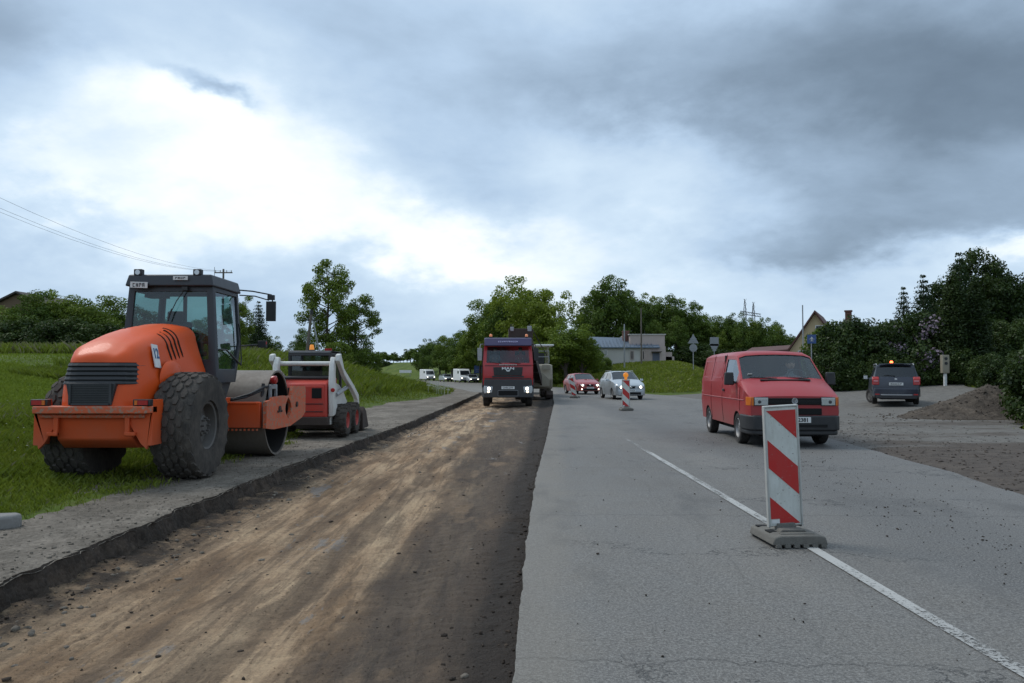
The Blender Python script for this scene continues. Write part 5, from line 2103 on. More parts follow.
        m_o = b.build('wing_mirror', M['alum' if s < 0 else 'black'], t, bevel=.03)
        # orange lamps on the roof
        b = MB()
        b.ring([(.001, 3.50), (.05, 3.49), (.07, 3.44), (.07, 3.36)], 'z', (s * .86 + .04, .62, 0), 14)
        bo = b.build('beacon', emit_mat('roof_beacon', (1, .3, .1), .15, (.55, .2, .08)), t, smooth=60)
        b = MB()
        b.ring([(.08, 3.27), (.08, 3.37), (.07, 3.375)], 'z', (s * .86 + .04, .62, 0), 14)
        b.build('beacon_base', M['black'], bo)
    # wipers, dashboard, seats
    for x in (-.6, .3):
        b = MB()
        b.tube([(x + .3, .0, 2.08), (x - .25, .03, 2.14)], .014, 5)
        b.build('wiper', M['black'], t)
    b = MB()
    b.box((0, .42, 2.0), (2.2, .5, .22))
    b.build('dashboard', M['black'], t, bevel=.03)
    for s in (-1, 1):
        b = MB()
        b.box((s * .62, 1.35, 1.9), (.55, .5, .15))
        b.box((s * .62, 1.62, 2.3), (.52, .15, .8))
        b.build('seat', M['seat'], t, bevel=.03)
    # chassis, axles, dump body
    b = MB()
    b.box((0, 4.4, .92), (.85, 7.6, .24))
    b.box((0, 2.4, .72), (2.2, .9, .35))
    b.build('chassis', M['black'], t, bevel=.01)
    b = MB()
    out = [(2.35, 1.25), (8.2, 1.25), (8.3, 2.75), (2.30, 2.75)]
    b.prism(out, -1.24, -1.18, 'x'); b.prism(out, 1.18, 1.24, 'x')
    b.box((0, 2.36, 2.05), (2.46, .07, 1.65)); b.box((0, 8.2, 2.0), (2.42, .07, 1.5)); b.box((0, 5.2, 1.28), (2.42, 5.9, .08))
    for k in range(8):
        for s in (-1, 1): b.box((s * 1.26, 2.6 + k * .78, 2.0), (.06, .09, 1.45))
    b.build('dump_body', M['rust'], t, bevel=.01)
    b = MB()
    b.prism([(-1.05, 2.55), (-.8, 2.92), (.3, 3.05), (.95, 2.85), (1.1, 2.55)], 2.6, 7.9, 'y')
    b.build('load_of_millings', M['pile'], t, bevel=.15, bseg=3)
    for y in (1.30, 5.2, 6.55):
        b = MB()
        b.cyl((-1.0, y, .52), (1.0, y, .52), .09, 10)
        b.build('axle', M['black'], t)
        for s in (-1, 1):
            make_wheel(t, (s * 1.03, y, .52), .52, .32 if y < 2 else .5, .29, s, 'rubber', 'rim_dark', None, 8, dish=.08, seg=32)
    for s in (-1, 1):
        b = MB()
        b.prism([(.55, .95), (.75, 1.2), (1.1, 1.28), (1.5, 1.28), (1.85, 1.2), (2.05, .95), (2.05, .80), (2.10, .80), (2.10, 1.05), (1.9, 1.32), (.7, 1.32), (.5, 1.0)], s * .86, s * 1.20, 'x')
        b.build('mudguard', M['dgrey'], t)
    return t


truck = make_truck()
TY = 37.0
TX = AT(508, TY).x
truck.location = (TX, TY, -.17)
truck.rotation_euler = (0, 0, R(1.0))
for sx, lab, sh in ((-.62, 'passenger in a pale shirt on the left behind the red truck\'s windscreen', 'cloth_grey'), (.62, 'driver in a red shirt behind the windscreen of the red truck', 'cloth_red')):
    q = person_seated(lab, truck.matrix_basis @ Vector((sx, 1.32, 1.95)), R(1.0), sh)


# ---------------------------------------------------------------- milling machine behind the truck, its belt over the truck
def make_mill():
    t = empty('milling_machine')
    tag(t, 'cream road milling machine with a tall dark conveyor reaching over the red truck', 'milling machine')
    b = MB()
    b.prism([(9.6, .62), (9.4, 1.2), (9.7, 2.05), (12.2, 2.15), (15.8, 2.0), (16.4, 1.4), (16.3, .62)], -1.1, 1.1, 'x')
    b.build('body', M['cream'], t, bevel=.06)
    b = MB()
    b.prism([(-1.0, 1.0), (-.6, 1.5), (-.2, 1.3), (.1, 1.75), (.55, 1.55), (.9, 1.2), (.9, .75), (-1.0, .75)], 9.30, 9.42, 'y')
    b.box((-.5, 9.33, 1.75), (.7, .1, .18)); b.box((.7, 9.35, 1.9), (.5, .12, .3))
    b.build('front_panel', M['cream'], t, bevel=.02)
    for i, y in enumerate((10.2, 15.4)):
        for s in (-1, 1):
            b = MB()
            b.prism([(y - .75, .08), (y - .85, .28), (y - .7, .5), (y + .7, .5), (y + .85, .28), (y + .75, .08), (y + .6, .0), (y - .6, .0)], s * .72, s * 1.12, 'x')
            tr = b.build('crawler_track', M['rust'], t, bevel=.02)
            b = MB()
            b.box((s * .92, y, .75), (.26, .3, .6))
            b.build('leg_column', M['cream'], t, bevel=.02)
    # operator stand with roof on posts
    for x, y in ((-.95, 11.2), (.95, 11.2), (-.95, 12.9), (.95, 12.9)):
        b = MB()
        b.box((x, y, 2.65), (.07, .07, 1.15))
        b.build('canopy_post', M['cream'], t)
    b = MB()
    b.box((.05, 12.05, 3.27), (2.5, 2.2, .10))
    b.build('canopy', M['white'], t, bevel=.03)
    b = MB()
    b.tube([(-1.0, 11.0, 2.2), (-1.0, 11.0, 2.9), (1.0, 11.0, 2.9), (1.0, 11.0, 2.2)], .025, 6)
    b.tube([(-1.0, 11.0, 2.55), (1.0, 11.0, 2.55)], .02, 6)
    b.build('guard_rail', M['alum'], t)
    b = MB()
    b.box((.3, 11.7, 2.45), (.9, .5, .7))
    b.build('control_desk', M['black'], t, bevel=.03)
    # conveyor: from the drum up over the truck's body
    p0, p1 = Vector((0, 9.6, 1.0)), Vector((-1.0, 3.8, 3.55))
    d = (p1 - p0).normalized()
    sx = d.cross(Vector((0, 0, 1))).normalized()
    up = sx.cross(d)
    b = MB()
    for s in (-1, 1):
        o = sx * s * .50
        b.add([p0 + o - up * .25, p1 + o - up * .20, p1 + o + up * .20, p0 + o + up * .25, p0 + o * .9 - up * .25, p1 + o * .9 - up * .2, p1 + o * .9 + up * .2, p0 + o * .9 + up * .25],
              [(0, 1, 2, 3), (4, 7, 6, 5), (0, 4, 5, 1), (1, 5, 6, 2), (2, 6, 7, 3), (3, 7, 4, 0)])
    b.build('conveyor_frame', M['rust'], t)
    b = MB()
    b.add([p0 - sx * .45, p0 + sx * .45, p1 + sx * .45, p1 - sx * .45, p0 - sx * .45 - up * .12, p0 + sx * .45 - up * .12, p1 + sx * .45 - up * .12, p1 - sx * .45 - up * .12], [(0, 1, 2, 3), (4, 7, 6, 5), (0, 4, 5, 1), (2, 6, 7, 3), (1, 5, 6, 2), (0, 3, 7, 4)])
    b.build('conveyor_belt', M['black'], t)
    b = MB()
    for k in range(5):
        q = p0 + (p1 - p0) * (k + .7) / 5.2
        b.add([q - sx * .5 - up * .3, q + sx * .5 - up * .3, q + sx * .5 - up * .24, q - sx * .5 - up * .24], [(0, 1, 2, 3)])
        b.cyl(q - sx * .52 - up * .27, q + sx * .52 - up * .27, .04, 6)
    b.build('belt_rollers', M['rust'], t)
    b = MB()
    hd = p1 + d * .15
    b.box(hd, (1.25, .75, .50))
    b.box(hd + Vector((0, -.2, -.42)), (1.05, .5, .4), taper=(1.1, 1.1))
    b.build('conveyor_head', M['rust'], t, bevel=.03)
    b = MB()
    b.box(hd + Vector((-.45, -.35, .22)), (.18, .12, .22)); b.box(hd + Vector((.45, -.35, .24)), (.22, .12, .28))
    b.build('head_lamps', M['alum'], t, bevel=.02)
    b = MB()
    b.tube([p1 + Vector((.5, 1.0, .6)), p0 + Vector((.8, .4, 1.6))], .03, 6)
    b.tube([p1 + Vector((-.5, 1.0, .6)), p0 + Vector((-.8, .4, 1.6))], .03, 6)
    b.build('stay_cable', M['black'], t)
    return t


mill = make_mill()
mill.location = (TX + 1.75, TY - .1, -.12)
mill.rotation_euler = (0, 0, R(1.5))


# ---------------------------------------------------------------- the skid-steer loader
def make_loader():
    t = empty('skid_steer_loader')
    tag(t, 'white and red skid-steer loader standing between the orange roller and the truck', 'loader')
    # rear towards -y (the camera), origin under the rear axle
    b = MB()
    b.prism([(-.62, .42), (-.68, .50), (-.66, 1.26), (-.50, 1.34), (.35, 1.40), (.40, .42)], -.56, .56, 'x')
    b.build('engine_cover', M['loader_red'], t, bevel=.03)
    b = MB()
    b.box((0, -.665, .88), (.98, .03, .68))
    d_o = b.build('rear_door', M['loader_red'], t, bevel=.02)
    for x, w in ((.34, .22), (-.30, .30)):
        b = MB()
        b.box((x, -.685, 1.05), (w, .02, .24))
        b.build('door_vent', M['void'], d_o, bevel=.008)
    b = MB()
    for z in (.80, .62): b.box((0, -.684, z), (.96, .02, .018))
    b.build('door_seam', M['black'], d_o)
    b = MB()
    b.box((0, -.62, .40), (1.2, .22, .20))
    b.build('rear_bumper', M['rust'], t, bevel=.02)
    b = MB()
    for k in range(7): b.box((0, -.42 + k * .10, 1.395 + .006 * k), (1.02, .05, .05), rot=Matrix.Rotation(R(20), 3, 'X'))
    b.build('engine_screen', M['black'], t, bevel=.006)
    b = MB()
    b.prism([(-.45, .30), (-.5, .55), (1.60, .55), (1.55, .25)], -.60, .60, 'x')
    b.build('lower_frame', M['white_worn'], t, bevel=.02)
    for s in (-1, 1):
        b = MB()
        b.prism([(-.30, .50), (-.34, 1.15), (-.05, 1.30), (.45, 1.22), (.95, 1.02), (1.30, .80), (1.45, .50)], s * .545, s * .60, 'x')
        b.build('side_panel', M['white_worn'], t, bevel=.015)
    # uprights and lift arms
    for s in (-1, 1):
        b = MB()
        b.prism([(-.58, .50), (-.62, 1.20), (-.56, 1.70), (-.42, 1.90), (-.30, 1.88), (-.36, 1.5), (-.25, 1.0), (-.10, .55)], s * .58, s * .69, 'x')
        b.build('rear_upright', M['white_worn'], t, bevel=.02)
        b = MB()
        b.prism([(-.50, 1.80), (-.46, 1.95), (-.30, 1.98), (.05, 1.62), (1.20, 1.20), (1.78, .95), (1.96, .40), (1.84, .34), (1.62, .82), (1.12, 1.06), (.1, 1.44), (-.28, 1.68)], s * .70, s * .80, 'x')
        b.build('lift_arm', M['white_worn'], t, bevel=.02)
        b = MB()
        b.cyl((s * .70, -.35, 1.0), (s * .70, .75, 1.15), .05, 10)
        b.build('lift_cylinder', M['alum'], t)
    b = MB()
    b.cyl((-.62, -.30, 1.74), (.62, -.30, 1.74), .055, 12)
    b.build('cross_tube', M['white_worn'], t)
    # cab: bars and roof
    for s in (-1, 1):
        b = MB()
        b.prism([(.0, 1.35), (.0, 2.02), (.06, 2.06), (1.02, 2.04), (1.10, 1.9), (1.18, .9), (1.10, .9), (1.02, 1.86), (.10, 1.96), (.10, 1.35)], s * .44, s * .50, 'x')
        for k in range(7): b.box((s * .47, .2 + k * .13, 1.65), (.02, .02, .62))
        b.build('cab_side', M['black'], t)
    b = MB()
    b.prism([(-.02, 2.0), (.02, 2.06), (1.04, 2.05), (1.08, 1.99)], -.50, .50, 'x')
    b.box((0, .02, 1.98), (.98, .05, .09))
    b.build('cab_roof', M['dgrey'], t, bevel=.015)
    b = MB()
    b.box((0, .012, 2.02), (.96, .04, .03))
    b.build('roof_trim', M['alum'], t)
    b = MB()
    b.quad((-.44, .04, 1.42), (.44, .04, 1.42), (.44, .04, 1.94), (-.44, .04, 1.94))
    b.build('rear_glass', M['glass_dark'], t, smooth=0)
    b = MB()
    b.box((0, .5, 1.2), (.5, .5, .25)); b.box((0, .28, 1.5), (.45, .12, .6))
    b.build('seat', M['seat'], t, bevel=.04)
    b = MB()
    b.ring([(.001, .13), (.03, .13), (.045, .11), (.055, .03), (.06, 0)], 'z', (0, .18, 2.08), 14)
    bo = b.build('beacon', M['amber'], t, smooth=50)
    b = MB()
    b.box((0, .18, 2.065), (.14, .14, .04))
    b.build('beacon_base', M['black'], bo)
    b = MB()
    b.box((.30, .55, 2.10), (.16, .08, .06))
    b.build('roof_lamp', M['taillight'], t)
    for s in (-1, 1):
        b = MB()
        b.ring([(.001, 0), (.04, 0), (.05, .02)], 'y', (s * .69, -.665, 1.12), 12)
        b.build('tail_lamp', M['taillight'], t)
    # bucket
    b = MB()
    b.prism([(1.85, .03), (1.80, .45), (1.95, .62), (2.0, .60), (1.92, .42), (2.0, .10), (2.62, .06), (2.62, .03)], -.88, .88, 'x')
    for s in (-1, 1): b.prism([(1.82, .03), (1.80, .45), (1.95, .62), (2.25, .50), (2.62, .05)], s * .86, s * .90, 'x')
    b.build('bucket', M['rust'], t, bevel=.008)
    for y in (0, 1.06):
        for s in (-1, 1):
            make_wheel(t, (s * .78, y, .385), .375, .27, .20, s, 'rubber_worn', 'rim_red', 'block', 8, dish=.05, seg=32)
    return t


loader = make_loader()
loader.location = (-4.70, 18.15, .02)
loader.scale = (1, 1, .96)

# ================================================================ VEGETATION
def leaf_mat(name, cols, dark=.55, trans=.35):
    m, t, p = new_mat(name)
    ge = t.node('ShaderNodeNewGeometry')
    oi = t.node('ShaderNodeObjectInfo').outputs['Random']
    oc = t.node('ShaderNodeTexCoord').outputs['Object']
    isl = ge.outputs['Random Per Island']
    cl = t.noise(oc, .55, 3, .5)
    f = t.math('ADD', t.math('MULTIPLY', isl, .45), t.math('MULTIPLY', cl, .75))
    f = t.math('ADD', f, t.math('MULTIPLY_ADD', oi, .24, -.20))
    c = t.ramp(f, [(.15, cols[0]), (.50, cols[1]), (.85, cols[2])])
    t.n.remove(p)
    d = t.node('ShaderNodeBsdfDiffuse')
    t.link(c, d.inputs[0])
    tr = t.node('ShaderNodeBsdfTranslucent')
    t.link(t.mix(.5, c, (.10, .16, .02)), tr.inputs[0])
    gl = t.node('ShaderNodeBsdfGlossy')
    gl.inputs['Roughness'].default_value = .45
    gl.inputs['Color'].default_value = (.5, .5, .5, 1)
    mx = t.node('ShaderNodeMixShader')
    mx.inputs[0].default_value = trans
    t.link(d.outputs[0], mx.inputs[1])
    t.link(tr.outputs[0], mx.inputs[2])
    m2 = t.node('ShaderNodeMixShader')
    m2.inputs[0].default_value = .035
    t.link(mx.outputs[0], m2.inputs[1])
    t.link(gl.outputs[0], m2.inputs[2])
    t.link(m2.outputs[0], t.n['Material Output'].inputs[0])
    return m


M['leaf_mid'] = leaf_mat('leaves_mid_green', ((.056, .092, .011), (.118, .172, .020), (.205, .255, .033)))
M['leaf_lime'] = leaf_mat('leaves_fresh_green', ((.085, .125, .010), (.175, .225, .020), (.27, .31, .038)))
M['leaf_dark'] = leaf_mat('leaves_dark_green', ((.036, .066, .011), (.080, .130, .018), (.145, .195, .030)), trans=.22)
M['leaf_black'] = leaf_mat('needles_dark_green', ((.010, .022, .009), (.019, .038, .013), (.035, .060, .018)), trans=.12)
M['leaf_gloom'] = leaf_mat('leaves_very_dark_green', ((.015, .029, .009), (.032, .056, .012), (.066, .094, .020)), trans=.15)
M['leaf_thuja'] = leaf_mat('thuja_scales', ((.012, .024, .009), (.026, .044, .012), (.048, .070, .018)), trans=.12)
M['lilac'] = paint('lilac_blossom', (.20, .155, .20), .9, .2)
M['blossom'] = paint('white_blossom', (.55, .55, .48), .9, .1)
M['bark'] = paint('tree_bark', (.075, .060, .048), .95, .5, dirt_col=(.04, .035, .03), scale=4, bump=.5)


def leaves(name, clumps, n, size, mats, parent, seed, shell=.5, mix2=0, up=.35, aspect=.62):
    rg = np.random.default_rng(seed)
    C = np.array([c[0] for c in clumps], float)
    Rr = np.array([c[1] for c in clumps], float)
    w = np.prod(Rr, 1) ** (2 / 3)
    k = rg.choice(len(C), n, p=w / w.sum())
    d = rg.normal(size=(n, 3))
    d /= np.linalg.norm(d, axis=1)[:, None]
    r = shell + (1.06 - shell) * rg.random(n) ** .6
    P = C[k] + d * Rr[k] * r[:, None]
    nrm = d + rg.normal(scale=.7, size=(n, 3)) + np.array([0, 0, up])
    nrm /= np.linalg.norm(nrm, axis=1)[:, None]
    a = np.cross(nrm, rg.normal(size=(n, 3)))
    a /= np.linalg.norm(a, axis=1)[:, None] + 1e-9
    b = np.cross(nrm, a)
    s = size * rg.uniform(.55, 1.35, (n, 1))
    V = np.stack([P + a * s * .5, P + b * s * aspect * .5 + nrm * s * .08, P - a * s * .5, P - b * s * aspect * .5 + nrm * s * .08], 1).reshape(-1, 3)
    F = np.arange(n * 4).reshape(-1, 4)
    mi = None
    if mix2: mi = ((rg.random(n) < .75) & np.isin(k, rg.choice(len(C), max(1, int(len(C) * mix2)), replace=False))).astype(int)
    return np_mesh(name, V, F, mats, parent, mi=mi)


def make_tree(kind, seed):
    """returns the Empty of a tree standing at the origin, with trunk and crown children"""
    rg = random.Random(seed)
    t = empty('tree')
    cl = []
    tr = MB()
    if kind in ('broad', 'lime', 'dark', 'gloom', 'far'):
        Hh, Rw, z0 = 10.0, 4.0, 2.2
        nclump = {'broad': 62, 'lime': 70, 'dark': 75, 'gloom': 75, 'far': 34}[kind]
        lobes = [((rg.uniform(-.35, .35) * Rw, rg.uniform(-.35, .35) * Rw, z0 + (Hh - z0) * (.30 + .45 * i / 4)), Rw * rg.uniform(.5, .75)) for i in range(5)]
        for i in range(nclump):
            (lx, ly, lz), lr = rg.choice(lobes)
            th, ph = rg.uniform(0, 2 * PI), math.acos(rg.uniform(-.75, 1))
            rr = lr * rg.uniform(.75, 1.12)
            c = (lx + rr * math.sin(ph) * math.cos(th), ly + rr * math.sin(ph) * math.sin(th), lz + rr * math.cos(ph) * 1.15)
            q = rg.uniform(.45, 1.15) * Rw * .20
            cl.append((c, (q * 1.2, q * 1.2, q * .85)))
        for (c, lr) in lobes: cl.append((c, (lr * .75, lr * .75, lr * .8)))
        tr.tube([(0, 0, -.3), (.05, 0, 1.2), (0, .1, 3), (.1, 0, 5), (0, 0, 7)], [.32, .26, .2, .13, .06], 8)
        for (c, lr) in lobes:
            tr.tube([(0, .05, 2.2 + rg.random()), Vector(c) * .5 + Vector((0, 0, 1.2)), c], [.14, .09, .04], 6)
        n = {'broad': 15000, 'lime': 16000, 'dark': 14000, 'gloom': 15000, 'far': 4200}[kind]
        size = {'far': .50}.get(kind, .27)
        mat = {'broad': 'leaf_mid', 'lime': 'leaf_lime', 'dark': 'leaf_dark', 'gloom': 'leaf_gloom', 'far': 'leaf_dark'}[kind]
        leaves('crown', cl, n, size, [M[mat]], t, seed, .35)
    elif kind == 'tall':
        Hh = 10.0
        tr.tube([(0, 0, -.3), (.06, 0, 2), (-.05, 0, 4), (.1, .05, 6.5), (0, 0, 9.4)], [.20, .17, .13, .09, .03], 8)
        for i in range(30):
            z = 2.2 + 7.2 * (i / 29) ** .9
            env = 2.6 * math.sin(min(1, (z - 1.6) / 4.2) * PI / 2) * (1 - max(0, (z - 6.5) / 5.4) ** 1.4)
            th = i * 2.4 + rg.uniform(-.4, .4)
            rr = env * rg.uniform(.45, 1.0)
            c = Vector((rr * math.cos(th), rr * math.sin(th), z + rg.uniform(-.2, .5)))
            tr.tube([(0, 0, z - .8), c * .5 + Vector((0, 0, (z - .8) * .5 + .0)), c], [.06, .04, .015], 5)
            for k in range(3):
                q = rg.uniform(.35, .72)
                cl.append(((c.x + rg.uniform(-.5, .5), c.y + rg.uniform(-.5, .5), c.z + rg.uniform(-.5, .6)), (q * 1.15, q * 1.15, q * 1.0)))
        leaves('crown', cl, 14500, .20, [M['leaf_mid']], t, seed, .3)
    elif kind == 'spruce':
        Hh = 9.5
        tr.tube([(0, 0, -.2), (0, 0, 4), (0, 0, 9.3)], [.18, .12, .02], 7)
        for i in range(20):
            z = .8 + 8.5 * i / 19
            rr = 2.3 * (1 - (z / 9.8)) ** .8 + .10
            for k in range(6):
                th = k * PI / 3 + i * .7
                for f_ in (.45, .85):
                    q = rr * .42 + .09
                    cl.append(((rr * f_ * math.cos(th), rr * f_ * math.sin(th), z - rr * f_ * .30), (q, q, q * .45 + .05)))
        leaves('crown', cl, 11000, .20, [M['leaf_black']], t, seed, .2)
    elif kind == 'thuja':
        Hh = 7.0
        tr.tube([(0, 0, -.2), (0, 0, 6)], [.12, .03], 6)
        for i in range(26):
            z = .4 + 6.4 * i / 25
            rr = .85 * (1 - (z / 7.3) ** 3) + .05
            for k in range(5):
                th = k * 2 * PI / 5 + i
                cl.append(((rr * .5 * math.cos(th), rr * .5 * math.sin(th), z), (rr * .55, rr * .55, .5)))
        leaves('crown', cl, 13000, .13, [M['leaf_thuja']], t, seed, .5, up=.8)
    elif kind in ('bush', 'hedgebush', 'lilac', 'weed'):
        Hh = 3.4
        nn = {'bush': 34, 'hedgebush': 40, 'lilac': 40, 'weed': 26}[kind]
        for i in range(nn):
            th, ph = rg.uniform(0, 2 * PI), math.acos(rg.uniform(-.2, 1))
            c = (1.5 * math.sin(ph) * math.cos(th), 1.5 * math.sin(ph) * math.sin(th), .9 + 2.0 * math.cos(ph) + rg.uniform(-.2, .3))
            q = rg.uniform(.3, .6)
            cl.append((c, (q, q, q * .9)))
        cl.append(((0, 0, 1.3), (1.4, 1.4, 1.3)))
        cl.append(((0, 0, .5), (1.5, 1.5, .6)))
        for i in range(7):
            th = i * .9
            tr.tube([(.1 * math.cos(th), .1 * math.sin(th), -.1), (.5 * math.cos(th), .5 * math.sin(th), 1.1), (1.0 * math.cos(th), 1.0 * math.sin(th), 2.2)], [.05, .035, .012], 5)
        mat = {'bush': 'leaf_mid', 'hedgebush': 'leaf_gloom', 'lilac': 'leaf_gloom', 'weed': 'leaf_lime'}[kind]
        leaves('crown', cl, 11000, .15, [M[mat], M['lilac']], t, seed, .4, mix2=.22 if kind == 'lilac' else 0)
    tr.build('trunk', M['bark'], t, smooth=60)
    zs = [v.co.z for c in kids(t) for v in c.data.vertices]
    t['H'] = float(np.percentile(zs, 99.7)) if zs else 1
    _unused = {'broad': 10, 'lime': 10, 'dark': 10, 'far': 10, 'tall': 10, 'spruce': 9.5, 'thuja': 7.0}.get(kind, 3.4)
    return t


PROTO = {}
for kind, seeds in (('broad', (1, 2)), ('lime', (3,)), ('dark', (4, 5)), ('gloom', (24, 25)), ('far', (6, 7, 8)), ('tall', (9, 10)), ('spruce', (11,)), ('thuja', (12,)), ('bush', (13, 14)), ('hedgebush', (15, 16)), ('lilac', (17,)), ('weed', (18,))):
    PROTO[kind] = [[make_tree(kind, s), False] for s in seeds]
trg = random.Random(5)


def plant(kind, px, Y, top, label, cat='tree', group=None, wide=1.0, base=None, name=None, x=None, h=None):
    """a tree at pixel column px, Y metres off, its top at pixel row top"""
    X = AT(px, Y).x if x is None else x
    z0 = ground_z(X, Y) if base is None else base
    if h is None: h = AT(px, Y, top).z - z0
    lst = PROTO[kind]
    e = lst[trg.randrange(len(lst))]
    if not e[1]:
        o = e[0]
        e[1] = True
    else:
        o = copy_tree(e[0])
    s = h / e[0]['H']
    o.location = (X, Y, z0 - .05)
    o.scale = (s * wide, s * wide, s)
    o.rotation_euler = (0, 0, trg.uniform(0, 6.28))
    o.name = name or {'spruce': 'spruce_tree', 'thuja': 'thuja_tree', 'bush': 'bush', 'hedgebush': 'bush', 'lilac': 'lilac_bush', 'weed': 'bush'}.get(kind, 'tree')
    tag(o, label, cat, group)
    return o


# --- left: tree belt behind the field
GL = 'trees of the belt behind the left field'
for i, (px, Y, top, k, w) in enumerate(((-60, 66, 300, 'broad', 1.0), (-20, 70, 305, 'dark', 1.1), (12, 74, 306, 'broad', 1.2), (38, 66, 292, 'dark', 1.25), (62, 68, 291, 'broad', 1.2), (86, 67, 296, 'broad', 1.25), (108, 72, 298, 'broad', 1.1), (128, 70, 306, 'dark', 1.2),
                                        (150, 74, 312, 'broad', 1.2), (172, 72, 316, 'dark', 1.2), (195, 73, 318, 'broad', 1.2), (214, 76, 322, 'dark', 1.1))):
    plant(k, px, Y, top, 'dense green tree of the belt behind the field, left of or behind the roller cab', group=GL, wide=w)
for px, Y, top in ((5, 62, 322), (28, 61, 318), (52, 60, 322), (75, 62, 318), (98, 61, 323), (118, 62, 326), (140, 63, 330), (165, 63, 332)):
    plant('hedgebush', px, Y, top, 'low dark bush at the foot of the tree belt behind the left field', 'bush', 'bushes at the foot of the left tree belt', wide=1.5)
plant('tall', 239, 62, 296, 'loose tall tree just right of the roller cab', wide=.9)
plant('spruce', 258, 66, 302, 'dark spiky tree behind the roller mirror', wide=.95)
plant('broad', 246, 70, 326, 'rounded tree low behind the roller mirror', wide=1.3)
plant('dark', 272, 78, 336, 'small dark tree between the roller mirror and the leaning pole', wide=1.1)
plant('dark', 302, 80, 328, 'small round dark tree behind the leaning double pole')
plant('tall', 327, 66, 262, 'tall slender tree, the highest on the left bank', wide=.98)
plant('tall', 355, 69, 294, 'shorter open-crowned tree right of the tall slender one on the bank', wide=1.12)
plant('bush', 336, 63, 341, 'small bush under the tall slender tree on the bank', 'bush', wide=1.0)
plant('bush', 366, 66, 348, 'small bush on the bank right of the open-crowned tree', 'bush', wide=1.0)
# --- far tree line left of the bend
GF = 'trees of the far line beyond the bend'
for i in range(22):
    px = 356 + i * 3.4
    plant('far', px, 208 + trg.uniform(-4, 18) + max(0, 380 - px) * .5, 354 + trg.uniform(-3, 3) - (i > 14) * 3, 'small dark tree in the far line between the left bank and the bend', group=GF, wide=1.5)
for i in range(15):
    plant('hedgebush', 362 + i * 4.2, 200 + trg.uniform(-3, 3), 362 + trg.uniform(-2.5, 2.5), 'dark thicket shrub at the foot of the far tree line', 'bush', 'thicket at the foot of the far tree line', wide=1.7)
GB = 'trees along the outside of the bend'
for px, Y, top, k, w in ((421, 152, 345, 'far', 1.0), (428, 144, 339, 'dark', .9), (440, 135, 337, 'dark', 1.0), (452, 128, 336, 'broad', 1.0), (463, 122, 331, 'dark', 1.0), (475, 116, 322, 'broad', .95), (486, 111, 314, 'dark', .9), (446, 134, 346, 'broad', 1.3), (458, 127, 344, 'dark', 1.4), (470, 120, 340, 'broad', 1.4)):
    plant(k, px, Y, top, 'green roadside tree beyond the bend, left of the truck', group=GB, wide=w)
plant('broad', 492, 106, 300, 'broad green tree directly above the left side of the truck cab', wide=.9)
plant('lime', 524, 94, 279, 'large fresh green tree rising behind the red truck', wide=1.0)
plant('lime', 548, 88, 292, 'fresh green tree right of and lower than the largest one behind the truck', wide=.9)
plant('broad', 480, 112, 316, 'green tree left of the broad one above the truck cab', wide=.9)
plant('lime', 503, 101, 288, 'fresh green tree just left of the largest one behind the truck', wide=.95)
plant('dark', 508, 99, 296, 'dark tree filling the gap behind the truck cab', wide=1.0)
plant('broad', 566, 79, 321, 'bushy green tree between the milling machine and the white building', wide=1.45)
plant('broad', 582, 79, 331, 'lower green tree touching the left end of the white building', wide=1.3)
plant('bush', 549, 83, 343, 'bush at the foot of the green tree beside the milling machine', 'bush', wide=1.5)
plant('bush', 600, 88, 355, 'low bush in front of the left end of the white building', 'bush', wide=1.2)
plant('dark', 610, 108, 276, 'big dark rounded tree behind the white building', wide=1.02)
plant('dark', 590, 112, 296, 'dark tree just left of the big one behind the white building')
plant('dark', 628, 112, 292, 'dark tree just right of the big one behind the white building')
GR = 'dark trees standing in a row behind the white building'
for px, Y, top, k in ((645, 112, 300, 'dark'), (655, 114, 294, 'broad'), (667, 112, 295, 'dark'), (680, 114, 299, 'broad'), (690, 112, 302, 'dark'), (655, 106, 320, 'dark'), (676, 106, 316, 'dark')):
    plant(k, px, Y, top, 'dark green tree of the row between the white building and the two road signs', group=GR, wide=.9)
GS = 'trees behind the road signs and the van'
for i, (px, top) in enumerate(((700, 318), (708, 314), (718, 316), (727, 318), (736, 313), (746, 318), (755, 321), (764, 318), (773, 322), (781, 326), (790, 334), (740, 328), (722, 330), (704, 330), (760, 332), (776, 336))):
    plant('dark' if i % 3 else 'broad', px, 112 + trg.uniform(-6, 10), top, 'mid-height green tree in the row above the van roof', group=GS, wide=.8)
for px in range(596, 800, 17):
    plant('hedgebush', px + trg.uniform(-4, 4), 104 + trg.uniform(-2, 3), 346 + trg.uniform(-4, 4), 'low dark shrub filling the foot of the tree row on the bank', 'bush', 'shrubs at the foot of the tree row', wide=1.9)
# --- right: hedge and garden trees
GH = 'bushes of the long dark hedge on the right'
for i in range(15):
    u = i / 14
    px = 842 + 186 * u
    plant('hedgebush', px, 47.5 - 1.5 * u + trg.uniform(-.8, .8), [322, 318, 321, 325, 320, 330, 326, 322, 330, 326, 318, 326, 330, 320, 318][i], 'dense dark bush in the long hedge behind the parked car and cabinet', 'bush', GH, wide=.95)
for i in range(13):
    u = i / 12
    px = 834 + 192 * u
    plant('hedgebush', px, 45.6 - 2.2 * u + trg.uniform(-.4, .4), 352 + trg.uniform(-5, 5), 'low dark bush along the front foot of the hedge', 'bush', 'bushes at the foot of the right hedge', wide=1.15)
plant('bush', 846, 52, 322, 'bright green bush at the left end of the hedge in front of the gable house', 'bush', wide=1.1)
plant('lilac', 925, 46.5, 312, 'lilac bush with pinkish blossom above the hedge left of the cabinet', 'bush', wide=1.1)
